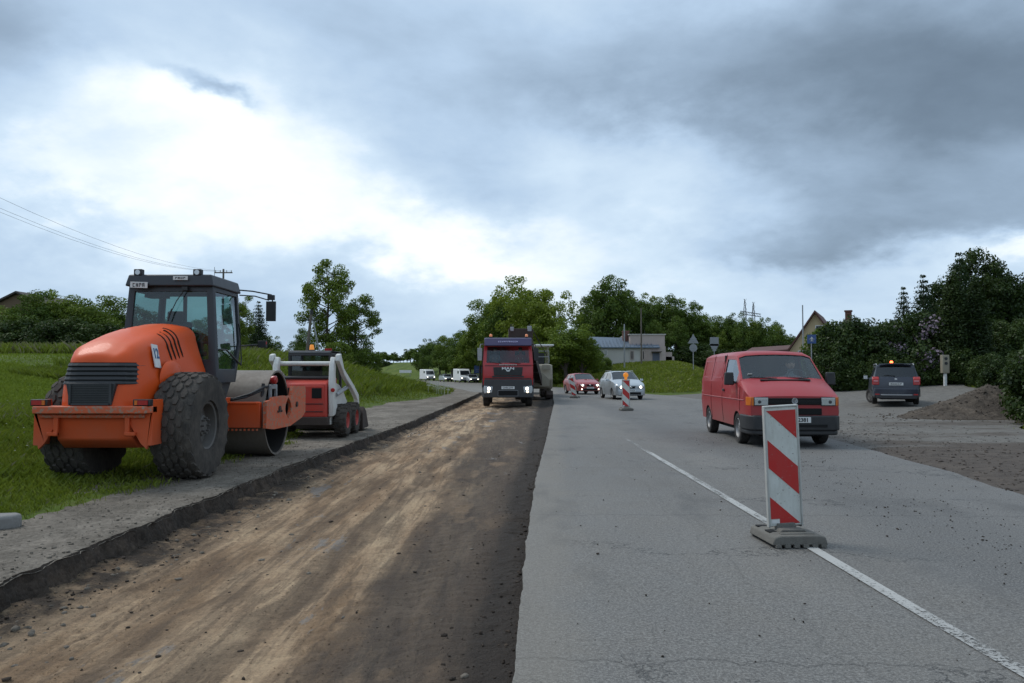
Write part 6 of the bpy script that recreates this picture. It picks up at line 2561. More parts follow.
plant('lilac', 905, 46.8, 322, 'lilac bush with fewer blossoms beside the fuller lilac', 'bush', wide=1.0)
plant('spruce', 905, 51, 288, 'narrow spiky conifer at the left end of the tall dark clump', wide=.8)
plant('spruce', 925, 52, 276, 'second spiky conifer of the tall dark clump', wide=.9)
plant('gloom', 945, 55, 262, 'dark broad tree behind the pair of columnar thujas', wide=.75)
plant('gloom', 972, 56, 251, 'tallest dark tree of the clump on the right', wide=.85)
plant('spruce', 962, 54, 254, 'pointed conifer at the very top of the right clump', wide=.8)
plant('gloom', 1000, 55, 262, 'dark tree right of the tallest one at the right edge', wide=.9)
plant('gloom', 1026, 56, 268, 'dark tree cut by the right edge of the picture', wide=.9)
plant('gloom', 1055, 54, 262, 'dark tree standing just beyond the right edge of the picture', wide=.9)
plant('thuja', 953, 44.6, 275, 'left one of the two broad columnar thujas', wide=1.25)
plant('thuja', 977, 44.3, 280, 'right one of the two broad columnar thujas', wide=1.25)
for i, (px, Y, top, k) in enumerate(((1056, 24.5, 340, 'hedgebush'), (1044, 29, 356, 'hedgebush'), (1060, 22, 335, 'hedgebush'), (1006, 36, 352, 'hedgebush'), (1040, 33, 338, 'hedgebush'), (988, 41, 354, 'hedgebush'), (1075, 28, 322, 'lilac'))):
    plant(k, px, Y, top, ['green bush at the lower right edge above the gravel heap', 'dark weedy bush just right of the gravel heap', 'dark bush just beyond the lower right edge', 'green bush between the heap and the thujas', 'tall green bush at the right edge behind the weedy one', 'small green bush right of the meter cabinet', 'tall lilac bush at the far right edge'][i], 'bush', wide=.95)
# any prototype never used is removed
for lst in PROTO.values():
    for o, used in lst:
        if not used:
            for c in kids(o): bpy.data.objects.remove(c)
            bpy.data.objects.remove(o)

# ================================================================ GRASS
GX, GY = np.array(gx), np.array(gy)
GZ = gv[:, 2].reshape(nyg, nxg)


def gz_np(x, y):
    i = np.clip(np.searchsorted(GX, x) - 1, 0, nxg - 2)
    j = np.clip(np.searchsorted(GY, y) - 1, 0, nyg - 2)
    u = (x - GX[i]) / (GX[i + 1] - GX[i])
    v = (y - GY[j]) / (GY[j + 1] - GY[j])
    return (GZ[j, i] * (1 - u) + GZ[j, i + 1] * u) * (1 - v) + (GZ[j + 1, i] * (1 - u) + GZ[j + 1, i + 1] * u) * v


def tabn(f, y):
    g = np.linspace(-30, 420, 1801)
    return np.interp(y, g, [f(a) for a in g])


def smooth_noise(x, y, s, seed):
    r = np.random.default_rng(seed)
    out = np.zeros_like(x)
    for k in range(5):
        a = r.uniform(0, 6.28)
        fr = s * r.uniform(.6, 1.7)
        out += np.sin((x * math.cos(a) + y * math.sin(a)) * fr + r.uniform(0, 6.28))
    return out / 5


def blades(name, x, y, h, w, mat, seed, mi=None, mats=None, lean=.45, z=None):
    r = np.random.default_rng(seed)
    n = len(x)
    z = gz_np(x, y) if z is None else z
    a = r.uniform(0, 6.28, n)
    dx, dy = np.cos(a) * w, np.sin(a) * w
    l = r.normal(scale=lean, size=(n, 2)) * h[:, None]
    V = np.stack([np.stack([x - dx, y - dy, z - .02], 1), np.stack([x + dx, y + dy, z - .02], 1),
                  np.stack([x + l[:, 0] * .35 + dx * .7, y + l[:, 1] * .35 + dy * .7, z + h * .55], 1),
                  np.stack([x + l[:, 0], y + l[:, 1], z + h * .95], 1)], 1).reshape(-1, 3)
    F = np.arange(n * 4).reshape(-1, 4)
    return tag(np_mesh(name, V, F, mats or [mat], mi=mi), kind='stuff')


M['blade'] = leaf_mat('grass_blades', ((.090, .122, .011), (.158, .198, .018), (.24, .268, .036)), trans=.3)
M['lawn'] = leaf_mat('mown_grass_blades', ((.125, .170, .015), (.178, .230, .021), (.235, .285, .032)), trans=.3)
M['straw'] = leaf_mat('dry_stems', ((.14, .125, .07), (.22, .19, .11), (.30, .27, .17)), trans=.2)
r_ = np.random.default_rng(42)


def sample(n, y0, y1, x0, x1, pw=1.6):
    y = y0 + (y1 - y0) * r_.random(n) ** pw
    x = x0 + (x1 - x0) * r_.random(n)
    keep = (np.abs(x) < y * .80 + 6)
    return x[keep], y[keep]


# left field
X_, Y_ = [], []
for n, y0, y1, x0, x1, pw in ((420000, 6, 30, -26, -4, 1.3), (260000, 24, 85, -75, -4, 1.15)):
    a, b = sample(n, y0, y1, x0, x1, pw)
    X_.append(a); Y_.append(b)
X_, Y_ = np.concatenate(X_), np.concatenate(Y_)
t_ = tabn(XL, Y_) - X_
edge = .35 + .5 * smooth_noise(X_, Y_, 1.6, 3) + .25 * smooth_noise(X_, Y_, 5, 4)
k = (t_ > edge - .5 * (r_.random(len(t_)) ** 2)) & (gz_np(X_, Y_) > -.1)
X_, Y_, t_ = X_[k], Y_[k], t_[k]
lawn = (t_ > 7.5 + smooth_noise(X_, Y_, .35, 9)) & (Y_ > 14) & (Y_ < 41) | ((t_ > 13) & (Y_ < 41))
bank = (Y_ > 24) & (t_ < 14) & ~lawn
lawn &= ~((Y_ > 27) & (t_ < 12))
strip_ = (Y_ > 41) & (t_ > 12)
hgt = np.where(lawn, .07, .20 + .14 * smooth_noise(X_, Y_, .9, 5))
hgt = np.where(Y_ < 16, hgt * .72, hgt)
hgt = np.where(t_ < 1.8, .035 + .05 * t_, hgt)
hgt = np.where(strip_, .55, hgt)
hgt = np.where((Y_ > 30) & (t_ > 2) & ~lawn & ~strip_, .38 + .15 * smooth_noise(X_, Y_, .5, 6), hgt)
hgt = np.maximum(hgt, .03) * r_.uniform(.6, 1.5, len(hgt))
wid = np.clip(.0022 + .00046 * Y_, .003, .05) * r_.uniform(.7, 1.4, len(hgt))
m1 = lawn
blades('lawn_grass', X_[m1], Y_[m1], hgt[m1], wid[m1] * 1.2, M['lawn'], 1)
dry = r_.random(len(hgt)) < np.where(strip_, .22, .025 + .04 * (smooth_noise(X_, Y_, 1.1, 8) > .3))
m2 = ~m1
hgt = np.where(dry & (t_ > 1.5), hgt * 1.1, hgt)
blades('meadow_grass', X_[m2], Y_[m2], hgt[m2], np.where(dry, wid * .7, wid)[m2], None, 2, mi=dry[m2].astype(int), mats=[M['blade'], M['straw']])
# bank outside the bend
x, y = sample(210000, 52, 112, -14, 34, 1.4)
z = gz_np(x, y)
k = (z > .02) & (x < tabn(XF, y) + 2)
x, y = x[k], y[k]
h = (.20 + .10 * smooth_noise(x, y, .5, 15)) * r_.uniform(.6, 1.5, len(x))
dry = (r_.random(len(x)) < .06).astype(int)
blades('bank_grass', x, y, np.maximum(h, .05), np.full(len(x), .035), None, 4, mi=dry, mats=[M['blade'], M['straw']])
# right: under the hedge, tufts in the lot
x, y = sample(90000, 8, 56, 10, 40, 1.2)
g_ = tabn(XG, y)
z = gz_np(x, y)
k = (x > g_ + .3 * smooth_noise(x, y, 1.3, 21) - .2)
x, y = x[k], y[k]
blades('verge_grass', x, y, (.14 + .08 * smooth_noise(x, y, .9, 22)) * r_.uniform(.5, 1.5, len(x)), np.clip(.004 + .0004 * y, .005, .03), M['blade'], 5)
x, y = sample(26000, 40, 53, 10, 29, 1)
k = (y > 44.5 + .04 * (x - 15) + .5 * smooth_noise(x, y, .8, 31)) & (x > 19)
x, y = x[k], y[k]
blades('hedge_foot_grass', x, y, .13 * r_.uniform(.5, 1.5, len(x)), np.full(len(x), .02), M['blade'], 6, z=np.array([right_lot(a, b) for a, b in zip(x, y)]))
# thin tufts that creep onto the left verge
x = np.concatenate([r_.normal(c, .16, 260) for c in (-5.3, -5.15, -5.6, -5.0, -4.9, -5.4, -4.95, -5.1, -4.8, -5.2, -4.7, -4.75, -4.6)])
y = np.concatenate([r_.normal(c, .22, 260) for c in (8.4, 9.1, 9.6, 9.9, 10.4, 10.9, 13.3, 14.4, 16.2, 17.5, 20.5, 23, 26)])
k = x < tabn(XL, y) + .45
blades('verge_tufts', x[k], y[k], .05 * r_.uniform(.4, 1.6, k.sum()), np.full(k.sum(), .004), M['blade'], 7, z=np.full(k.sum(), .01))
# scattered white flower heads
fx, fy = sample(5200, 9, 85, -60, 13, 1.5)
fz = gz_np(fx, fy)
tt = tabn(XL, fy) - fx
k = ((tt > .9) & (smooth_noise(fx, fy, 1.3, 40) > .05) & ((fx < -4)) & (fz > .05))
fx, fy, fz = fx[k], fy[k], fz[k]
hh = np.where(fy > 40, .5, .28) * r_.uniform(.5, 1.4, len(fx))
n = len(fx)
sz = np.clip(.012 + .0006 * fy, .014, .05)
Vf = []
for i, (ax, ay, az) in enumerate(((1, 0, 0), (0, 1, .2), (-1, 0, 0), (0, -1, .2))):
    Vf.append(np.stack([fx + ax * sz, fy + ay * sz, fz + hh + az * sz], 1))
V = np.stack(Vf, 1).reshape(-1, 3)
o = np_mesh('wild_flowers', V, np.arange(n * 4).reshape(-1, 4), [M['blossom']])
tag(o, kind='stuff')
# clump of cow parsley on the inside of the bend
cp_ = []
for i in range(40):
    px = trg.uniform(428, 449)
    Y = trg.uniform(50, 57)
    c = AT(px, Y)
    cp_.append((c.x, Y, ground_z(c.x, Y) + trg.uniform(.35, .7)))
mb = MB()
for x_, y_, z_ in cp_:
    mb.tube([(x_, y_, z_ - .7), (x_, y_, z_)], .006, 4)
    for q in range(5):
        a = q * 1.26
        mb.box((x_ + .09 * math.cos(a), y_ + .09 * math.sin(a), z_ + .01 * q), (.06, .06, .02))
tag(mb.build('cow_parsley', M['blossom'], smooth=0), kind='stuff')

# ================================================================ BUILDINGS
def mat_wall(name, c, stain=.35):
    return paint(name, c, .9, stain, dirt_col=tuple(x * .55 for x in c), scale=.8, bump=.1)


M['wall_white'] = mat_wall('whitewashed_wall', (.55, .52, .48))
M['wall_beige'] = mat_wall('beige_block_wall', (.50, .41, .37))
M['wall_yellow'] = mat_wall('yellow_render', (.58, .46, .28))
M['wall_brown'] = mat_wall('brown_boards', (.16, .11, .07))
M['roof_blue'] = paint('blue_grey_sheet_roof', (.13, .17, .22), .5, .3, scale=1, dirt_col=(.09, .10, .12))
M['roof_brown'] = paint('red_brown_roof', (.11, .045, .035), .7, .4, dirt_col=(.05, .035, .03))
M['roof_dark'] = paint('dark_roof', (.04, .035, .035), .8, .4)
M['brick'] = paint('chimney_brick', (.16, .075, .06), .9, .4, dirt_col=(.10, .06, .05), scale=5)


def win(parent, c, w, h, d=.12, frame='white', n=(0, -1, 0)):
    f = MB()
    x, y, z = c
    th = .07
    f.box((x, y - .03, z + h / 2), (w, d, th)); f.box((x, y - .03, z - h / 2), (w, d, th))
    for s in (-1, 0, 1): f.box((x + s * (w / 2 - th / 2), y - .03, z), (th, d, h - th))
    o = f.build('window', M[frame], parent)
    g = MB()
    g.box((x, y - .012, z), (w - .05, .03, h - .05))
    g.build('window_pane', M['pane'], o)
    return o


M['pane'] = paint('dark_window_pane', (.02, .025, .03), .08, .1, dirt_col=(.1, .1, .1))
BY = 95.0
bz = 2.6
b0 = AT(591, BY).x
b1 = AT(644, BY).x
c0 = AT(631, BY).x
c1 = AT(666, BY).x
hb_ = empty('low_building', (b0, BY, bz))
tag(hb_, 'low whitewashed building with blue-grey sheet roof and taller beige block on the grassy bank', 'building')
L1 = b1 - b0
m = MB()
m.box((L1 / 2, 3, .9), (L1, 6, 2.2))
m.build('wall', M['wall_white'], hb_, bevel=.01)
m = MB()
m.add([(-.3, -.35, 1.93), (L1 + 1.9, -.35, 1.93), (L1 + 1.9, 3.0, 3.05), (-.3, 3.0, 3.35), (-.3, -.35, 1.80), (L1 + 1.9, -.35, 1.80), (L1 + 1.9, 3.0, 2.9), (-.3, 3.0, 3.2)], [(0, 1, 2, 3), (4, 7, 6, 5), (0, 4, 5, 1), (1, 5, 6, 2), (2, 6, 7, 3), (3, 7, 4, 0)])
for k in range(18): m.box((-.2 + k * .45, 1.32, 2.62), (.05, 3.5, .05), rot=Matrix.Rotation(R(19), 3, 'X'))
rf = m.build('roof', M['roof_blue'], hb_)
m = MB()
m.box((AT(628.5, BY).x - b0, 2.2, 2.9), (.75, .75, 2.0)); m.box((AT(628.5, BY).x - b0, 2.2, 3.95), (.85, .85, .15))
m.build('chimney', M['brick'], rf)
m = MB()
m.box(((c0 + c1) / 2 - b0, 4.6, 1.6), (c1 - c0, 8.0, 3.7))
m.build('taller_block', M['wall_beige'], hb_, bevel=.01)
m = MB()
m.box(((c0 + c1) / 2 - b0, 4.6, 3.50), (c1 - c0 + .25, 8.2, .12))
m.build('parapet', M['wall_white'], hb_)
m = MB()
m.box((AT(669, BY).x - b0, 3.5, .5), (1.4, 4, 1.7)); m.box((AT(672, BY).x - b0, 3.5, .2), (1.2, 4, 1.2))
m.build('side_annex', M['wall_beige'], hb_, bevel=.01)
m = MB()
m.box(((AT(644, BY).x + c1) / 2 - b0 - .02, .05, .9), (c1 - AT(644, BY).x, .2, 2.25))
m.build('porch_wall', M['wall_beige'], hb_)
for px in (632, 642.5, 646.5):
    win(hb_, (AT(px, BY).x - b0, -.02, .95), .46, 1.0, frame='wall_beige')
for px in (598, 602, 606):
    win(hb_, (AT(px, BY).x - b0, -.02, 1.25), .34, .6)
m = MB()
m.box((AT(656, BY).x - b0, -.08, .55), (.85, .1, 1.35))
dr = m.build('door', paint('faded_blue_door', (.10, .12, .17), .6, .3), hb_)
m = MB()
m.box((AT(656, BY).x - b0, -.35, 1.35), (1.15, .9, .08))
m.build('door_canopy', M['roof_dark'], dr)
m = MB()
m.tube([(AT(649, BY).x - b0, 3, 3.4), (AT(649, BY).x - b0, 3, 4.2)], .02, 5)
m.build('roof_mast', M['black'], hb_)


def gable_house(name, label, cx, Y, z0, w, depth, eave, apex, wall, roof, rz=0, wins=(), chim=None):
    t = empty(name, (cx, Y, z0), rz)
    tag(t, label, 'house')
    m = MB()
    m.prism([(-w / 2, -1), (-w / 2, eave), (0, apex), (w / 2, eave), (w / 2, -1)], 0, depth, 'y')
    m.build('wall', M[wall], t)
    m = MB()
    ov = .45
    sl = (apex - eave) / (w / 2)
    for s in (-1, 1):
        m.add([(s * 0, -ov, apex + .06), (s * (w / 2 + ov), -ov, eave - sl * ov + .06), (s * (w / 2 + ov), depth + ov, eave - sl * ov + .06), (0, depth + ov, apex + .06),
               (s * 0, -ov, apex + .28), (s * (w / 2 + ov), -ov, eave - sl * ov + .28), (s * (w / 2 + ov), depth + ov, eave - sl * ov + .28), (0, depth + ov, apex + .28)],
              [(0, 1, 2, 3), (4, 5, 6, 7), (0, 1, 5, 4), (1, 2, 6, 5), (2, 3, 7, 6)])
    rf = m.build('roof', M[roof], t)
    if chim:
        for cxx, cy, hh in chim:
            m = MB()
            m.box((cxx, cy, apex - .2 + hh / 2), (.8, .6, hh)); m.box((cxx, cy, apex - .2 + hh), (.95, .75, .12))
            m.build('chimney', M['brick'], rf)
    for (x_, z_, w_, h_) in wins: win(t, (x_, -.03, z_), w_, h_)
    return t


HY = 70.0
hx = AT(816, HY).x
house = gable_house('gable_house', 'yellow house with steep red-brown gable roof half hidden behind the hedge', hx, HY, 1.2, 5.6, 9, 1.35, 5.55, 'wall_yellow', 'roof_brown', R(-26), [(.75, 4.05, 1.5, .8), (-.9, 1.6, 1.2, 1.2)], None)
for c in kids(house):
    if c.name.startswith('roof'):
        m = MB()
        m.box((2.6, 3.2, 4.8), (.55, .5, 2.2)); m.box((2.6, 3.2, 5.9), (.68, .62, .14))
        m.build('chimney', M['brick'], c)
m = MB()
m.box((-3.8, 2.2, .7), (3.2, 4, 3.0))
m.build('porch', M['wall_yellow'], house)
m = MB()
m.add([(-6.2, -.2, 2.15), (-2.4, -.2, 2.35), (-2.4, 4.4, 2.9), (-6.2, 4.4, 2.7), (-6.2, -.2, 2.0), (-2.4, -.2, 2.2), (-2.4, 4.4, 2.75), (-6.2, 4.4, 2.55)], [(0, 1, 2, 3), (4, 7, 6, 5), (0, 4, 5, 1), (1, 5, 6, 2), (2, 6, 7, 3), (3, 7, 4, 0)])
m.build('porch_roof', M['roof_brown'], house)
LY = 90.0
gable_house('wooden_house', 'brown wooden house with a low dark gable roof behind the left tree belt', AT(16, LY).x, LY, 2.2, 7.0, 10, 6.6, 8.35, 'wall_brown', 'roof_dark', 0, [(0, 5.2, 1.2, 1.0)])

# ================================================================ POLES, SIGNS, CABLES, PYLON
def pole(name, label, px, Y, top, r, mat, arms=0, cat='pole', lamp=False):
    X = AT(px, Y).x
    z0 = ground_z(X, Y)
    h = AT(px, Y, top).z - z0
    t = empty(name, (X, Y, z0))
    tag(t, label, cat)
    m = MB()
    m.tube([(0, 0, -.3), (0, 0, h)], [r, r * .7], 8)
    m.build('shaft', M[mat], t)
    for k in range(arms):
        m = MB()
        m.box((0, 0, h - .35 - k * .6), (1.7, .10, .10))
        a = m.build('cross_arm', M[mat], t)
        for x in (-.75, -.3, .3, .75):
            q = MB()
            q.cyl((x, 0, h - .30 - k * .6), (x, 0, h - .12 - k * .6), .05, 6)
            q.build('insulator', M['white'], a)
    return t, Vector((X, Y, z0 + h))


p1_, t1_ = pole('power_pole', 'dark electricity pole with a crossarm far behind the roller cab', 222, 74, 269, .13, 'wood', 1, 'power pole')
pole('thin_mast', 'thin mast just left of the electricity pole behind the roller cab', 213, 76, 267, .04, 'alum')
p2 = empty('power_pole', (-22.0, 20.0, ground_z(-22, 20)))
tag(p2, 'electricity pole on the field left of the picture, holding the near end of the wires', 'power pole')
m = MB()
m.tube([(0, 0, -.3), (0, 0, 8.75)], [.14, .10], 8)
m.build('shaft', M['wood'], p2)
m = MB()
m.box((0, 0, 8.4), (1.7, .1, .1))
m.build('cross_arm', M['wood'], p2)
m = MB()
z2 = p2.location.z + 8.55
for i, x in enumerate((-.75, -.3, .75)):
    w_ = MB()
    A = Vector((-22 + x, 20, z2))
    B = Vector((t1_.x + x, t1_.y, t1_.z - .2))
    w_.tube([A.lerp(B, k / 16) - Vector((0, 0, 1.5 * 4 * (k / 16) * (1 - k / 16))) for k in range(17)], .007, 4)
    o = w_.build('power_line', M['black'])
    tag(o, 'thin electricity wire sagging from the left edge to the pole behind the roller', 'wire', 'electricity wires over the left field')
# leaning double pole
t = empty('double_pole', (AT(309, 60).x, 60, ground_z(AT(309, 60).x, 60)))
tag(t, 'weathered wooden pole with a paler slanting strut standing behind the loader', 'pole')
h = AT(309, 60, 311).z - t.location.z
m = MB()
m.tube([(-.28, 0, -.3), (.15, 0, h)], [.13, .10], 8)
m.build('shaft', M['wood'], t)
m = MB()
m.tube([(.95, .3, -.3), (.22, 0, h - .5)], .06, 6)
m.build('strut', M['alum'], t)
m = MB()
m.box((.1, 0, h - .7), (.9, .08, .08)); m.box((.16, 0, h - .1), (.2, .2, .35))
m.build('pole_fitting', M['black'], t)
pole('wooden_pole', 'tall brown wooden pole in front of the white building', 641.5, 88, 308, .10, 'wood', 0)
pole('concrete_pole', 'pale concrete pole left of the brown pole at the white building', 624.5, 87, 324, .10, 'alum', 0)
pole('antenna_mast', 'grey antenna mast beside the gable of the yellow house', 803.5, 64, 305, .07, 'alum', 0)


def signpost(name, label, px, Y, top, plates, base=None, cat='road sign', r=.035):
    X = AT(px, Y).x
    z0 = ground_z(X, Y) if base is None else base
    h = AT(px, Y, top).z - z0
    t = empty(name, (X, Y, z0))
    tag(t, label, cat)
    m = MB()
    m.cyl((0, .03, -.3), (0, .03, h), r, 8)
    m.build('post', M['alum'], t)
    for shape, dz, s, mat in plates:
        m = MB()
        z = h - dz
        if shape == 'tri': pts = [(-s / 2, z - s * .43), (s / 2, z - s * .43), (0, z + s * .43)]
        elif shape == 'inv': pts = [(-s / 2, z + s * .43), (s / 2, z + s * .43), (0, z - s * .43)]
        elif shape == 'disc': pts = [(s / 2 * math.cos(a * PI / 12), z + s / 2 * math.sin(a * PI / 12)) for a in range(24)]
        else: pts = [(-s / 2, z - s / 2), (s / 2, z - s / 2), (s / 2, z + s / 2), (-s / 2, z + s / 2)]
        m.prism(pts, -.035, -.02, 'y')
        po = m.build('sign_plate', M[mat], t)
        m = MB()
        m.box((0, -.045, z), (s * .6, .02, .04)); m.box((0, -.045, z - s * .22), (s * .4, .02, .04))
        m.build('bracket', M['alum'], po)
    return t


signpost('road_sign', 'grey backs of a triangular and a round sign on one post on the bank', 693.5, 66, 334, (('tri', .40, .92, 'signback'), ('disc', 1.18, .66, 'signback')), 2.0)
signpost('road_sign', 'grey backs of a square and an inverted triangular sign just above the van roof', 714.5, 72, 337, (('sq', .42, .80, 'signback'), ('inv', 1.05, .95, 'signback')), 1.9)
bs = signpost('blue_sign', 'blue rectangular sign on a post between the van roof and the hedge', 812, 46, 334, (('sq', .30, .52, 'blue'),), .75)
m = MB()
m.prism([(-.10, 0), (0, .15), (.10, 0), (.04, 0), (.04, -.14), (-.04, -.14), (-.04, 0)], -.040, -.036, 'y')
o = m.build('white_arrow', M['sign_white'], bs)
o.location.z = AT(812, 46, 334).z - .75 - .30
# cabinet on a post
cabx = AT(945, 43).x
cz = right_lot(cabx, 43)
t = empty('meter_cabinet', (cabx, 43, cz))
tag(t, 'narrow white meter cabinet on a post in front of the hedge', 'cabinet')
h = AT(945, 43, 355).z - cz
m = MB()
m.box((0, 0, h - .50), (.38, .26, 1.0))
m.build('box', M['cream'], t, bevel=.02)
m = MB()
m.box((0, 0, (h - 1) / 2 - .1), (.14, .12, h - 1 + .2))
m.build('post', M['white'], t, bevel=.01)
for z in (h - .20, h - .46):
    m = MB()
    m.cyl((0, -.15, z), (0, -.125, z), .085, 14)
    m.build('round_port', M['black'], t)
# the blue board and white board far down the road
signpost('blue_board', 'small dark blue board on a post beyond the bend, left of the truck', 478, 113, 367, (('sq', .35, 1.1, 'blue'),), None)
t = empty('billboard', (AT(405.5, 150).x, 150, 1.2))
tag(t, 'distant white board on two posts in front of the far tree line', 'billboard')
zz = AT(405, 150, 371.5).z - 1.2
m = MB()
m.box((0, 0, zz), (2.3, .1, .55))
m.build('board', M['white'], t)
for s in (-1, 1):
    m = MB()
    m.cyl((s * .9, .06, -.5), (s * .9, .06, zz), .05, 6)
    m.build('post', M['alum'], t)
# pylon on the horizon: two lattice masts and a crossbar
PYY = 320.0
t = empty('power_pylon', (AT(749, PYY).x, PYY, 2))
tag(t, 'distant steel lattice pylon rising above the trees behind the van', 'pylon')
for name_, px, top in (('mast', 745.5, 299), ('mast', 754, 302)):
    x0 = AT(px, PYY).x - t.location.x
    zt = AT(px, PYY, top).z - 2
    m = MB()
    for sx, sy in ((-1, -1), (1, -1), (1, 1), (-1, 1)):
        m.tube([(x0 + sx * 1.0, sy * 1.0, 0), (x0 + sx * .5, sy * .5, zt - 6), (x0, 0, zt)], .09, 4)
    for k in range(14):
        z_ = zt * k / 14
        w1 = 1.0 - .5 * k / 14
        m.tube([(x0 - w1, -w1, z_), (x0 + w1, -w1, z_ + zt / 14)], .06, 4)
        m.tube([(x0 + w1, -w1, z_), (x0 - w1, -w1, z_ + zt / 14)], .06, 4)
    m.build('mast', M['black'], t)
m = MB()
za = AT(749, PYY, 312.5).z - 2
xa, xb = AT(741, PYY).x - t.location.x, AT(761, PYY, 315).x - t.location.x
m.tube([(xa, 0, za + .6), (xb, 0, za - .7)], .14, 4)
m.tube([(xa, 0, za - .5), (xb, 0, za - 1.8)], .14, 4)
for k in range(8):
    u = k / 8
    m.tube([(xa + (xb - xa) * u, 0, za + .6 - 1.3 * u), (xa + (xb - xa) * (u + .125), 0, za - .5 - 1.3 * u)], .07, 4)
m.build('crossbar', M['black'], t)


# ================================================================ BEACONS (striped guide plates)
def make_beacon():
    t = empty('traffic_beacon')
    w, h, z0 = .295, 1.06, .13
    m = MB()
    m.box((0, 0, z0 + h / 2), (w, .026, h))
    pl = m.build('plate', M['sign_white'], t, bevel=.010, bseg=2)
    m = MB()
    for s in (-1, 1): m.box((s * (w / 2 + .002), 0, z0 + h / 2), (.016, .046, h + .01))
    m.box((0, 0, z0 + h + .004), (w + .018, .046, .016))
    m.build('edge_frame', paint('dirty_white_plastic', (.48, .48, .45), .6, .5, dirt_col=(.2, .19, .17), scale=6), pl, bevel=.005)
    Q = lambda u, v: ((u - .5) * (w - .03), z0 + .012 + v * (h - .028))
    for pts in (((0, .985), (1, .985), (1, .74)), ((0, .735), (1, .495), (1, .255), (0, .495)), ((0, .245), (1, .008), (.30, .008), (.30, .055), (0, .055))):
        m = MB()
        m.prism([Q(u, v) for u, v in pts], -.0165, -.0135, 'y')
        m.build('red_stripe', M['sign_red'], pl, smooth=0)
    m = MB()
    m.box((Q(.16, .03)[0], -.0155, Q(0, .032)[1]), (.07, .003, .032))
    m.build('small_label', M['plate'], pl)
    # holder and rubber foot
    m = MB()
    m.box((0, .0, .125), (.20, .07, .07), taper=(.8, .7))
    m.build('plate_holder', M['recycled'], t, bevel=.01)
    m = MB()
    m.prism([(-.245, .018), (-.225, .085), (-.17, .10), (.17, .10), (.225, .085), (.245, .018)], -.30, .24, 'y')
    ft = m.build('foot', M['recycled'], t, bevel=.012, bseg=2)
    for x in (-.195, -.115, -.035, .045, .125, .20):
        for y in (-.295, .235):
            m = MB()
            m.box((x, y, .014), (.045, .04, .028))
            m.build('foot_lug', M['recycled'], ft)
    m = MB()
    for x, y, a, b in ((-.16, .16, .09, .06), (.16, .16, .09, .06), (.0, .17, .10, .05), (-.17, -.08, .07, .10)):
        m.box((x, y, .099), (a, b, .008))
    m.build('foot_recess', M['void'], ft)
    m = MB()
    m.prism([(-.12, .10), (-.10, .125), (.10, .125), (.12, .10)], -.16, -.06, 'y')
    m.box((.0, -.22, .104), (.30, .05, .014))
    m.build('foot_ridge', M['recycled'], ft, bevel=.008)
    return t


b1_ = make_beacon()
tag(b1_, 'large nearest red and white striped guide plate in its grey foot on the white line', 'traffic beacon', 'striped guide plates along the centre line')
g = G(786, 541)
b1_.location = (g.x, g.y, .008)
b1_.rotation_euler = (0, 0, R(4))
for c in kids(b1_):
    if c.name.startswith('plate'): c.rotation_euler = (R(3.0), R(-3.2), 0)
b2_ = copy_tree(b1_)
tag(b2_, 'striped guide plate with amber lamp on top in front of the silver car', 'traffic beacon')
g = G(626, 410.5)
b2_.location = (g.x, g.y, .008)
for c in kids(b2_):
    if c.name.startswith('plate'): c.rotation_euler = (0, 0, 0)
m = MB()
m.box((0, 0, 1.235), (.10, .08, .10))
lb = m.build('lamp_body', M['amber'], b2_, bevel=.02)
m = MB()
m.ring([(.001, -.05), (.09, -.045), (.105, 0), (.09, .045), (.001, .05)], 'y', (0, 0, 1.37), 18)
m.build('lamp_lens', M['amber'], lb, smooth=60)
b3_ = copy_tree(b1_)
tag(b3_, 'small far striped guide plate leaning over beside the red car', 'traffic beacon')
g = G(575, 398)
b3_.location = (g.x, g.y, .008)
b3_.rotation_euler = (0, 0, R(-20))
for c in kids(b3_):
    if c.name.startswith('plate'): c.rotation_euler = (R(-6), R(-14), 0)

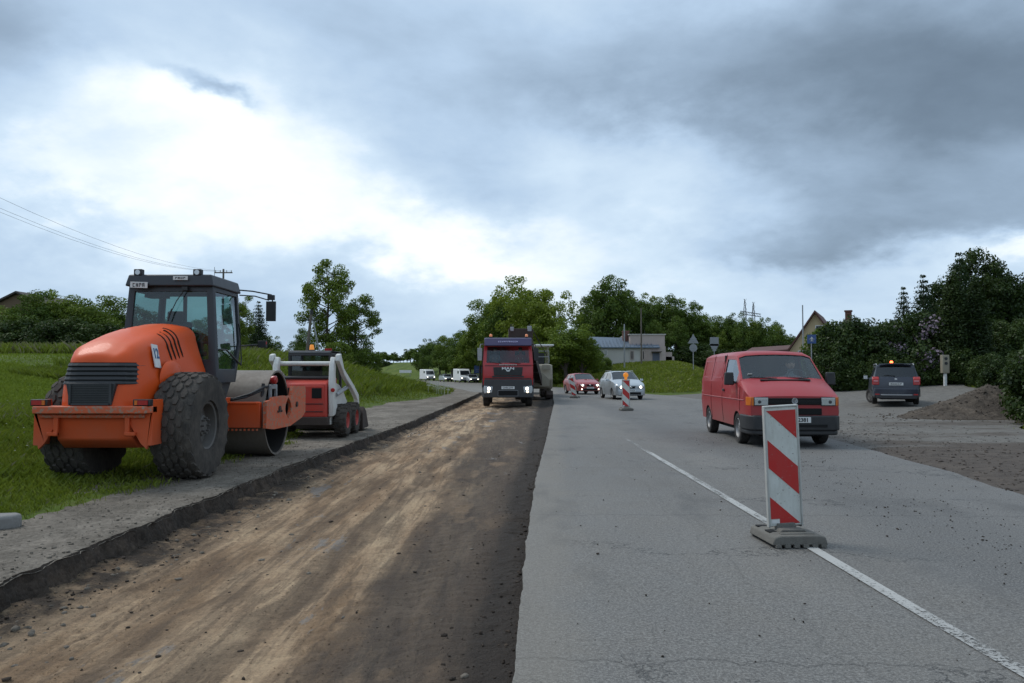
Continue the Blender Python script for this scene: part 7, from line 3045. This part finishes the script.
# ================================================================ FAR TRAFFIC
def far_vehicle(name, label, px, Y, kind, mat, rz, cat):
    t = empty(name, (AT(px, Y).x, Y, ground_far(AT(px, Y).x, Y)), rz)
    t.scale = (.82, .82, .82)
    tag(t, label, cat, 'vehicles queuing beyond the bend')
    m = MB()
    if kind == 'van':
        prof = [(0, .35), (0, .95), (.5, 1.25), (1.15, 2.1), (1.5, 2.35), (5.3, 2.4), (5.4, .35)]
        hw, H2 = .98, 2.4
    else:
        prof = [(0, .3), (0, .7), (.9, .95), (1.7, 1.42), (3.0, 1.45), (4.1, 1.0), (4.3, .9), (4.3, .3)]
        hw, H2 = .85, 1.45
    m.prism(prof, -hw, hw, 'x')
    m.build('body', M[mat], t, bevel=.08, bseg=2)
    g = MB()
    (ya, za), (yb, zb) = (prof[2], prof[3])
    dy, dz = .02, .03
    f = lambda u: (ya + (yb - ya) * u - .025, za + (zb - za) * u + .02)
    (y0, z0), (y1, z1) = f(.08), f(.92)
    g.add([(-hw * .86, y0, z0), (hw * .86, y0, z0), (hw * .78, y1, z1), (-hw * .78, y1, z1)], [(0, 1, 2, 3)])
    g.build('windscreen', M['pane'], t)
    for s in (-1, 1):
        g = MB()
        g.box((s * (hw + .004), yb + .5, (za + zb) / 2 + .12), (.012, 1.0 if kind == 'van' else 2.0, (zb - za) * .55))
        g.build('side_window', M['pane'], t)
        l = MB()
        zl = .80 if kind == 'van' else .62
        l.box((s * hw * .74, -.02, zl), (.20, .06, .12))
        l.build('headlight', M['headlamp'], t, bevel=.02)
        for y in (.95, 4.2 if kind == 'van' else 3.4):
            make_wheel(t, (s * (hw - .1), y, .33), .33, .2, .2, s, 'rubber', 'rim', None, 5, seg=16)
    b = MB()
    b.box((0, -.03, .42), (hw * 1.9, .08, .22)); b.box((0, -.02, zl - .02), (hw * .9, .05, .12))
    b.build('front_bumper', M['black'], t, bevel=.02)


def ground_far(x, y):
    return 0.0 if x > XL(y) - .5 else ground_z(x, y)


far_vehicle('white_van', 'white van nearest the truck in the far queue of traffic', 466, 110, 'van', 'white', R(18), 'van')
far_vehicle('white_van', 'smaller-looking white van at the far left end of the queue', 431, 132, 'van', 'white', R(22), 'van')
far_vehicle('far_car', 'pale car between the two white vans in the far queue', 449, 119, 'car', 'silver', R(20), 'car')
far_vehicle('far_car', 'pale car just showing between the nearer white van and the truck', 474.5, 108, 'car', 'silver', R(16), 'car')
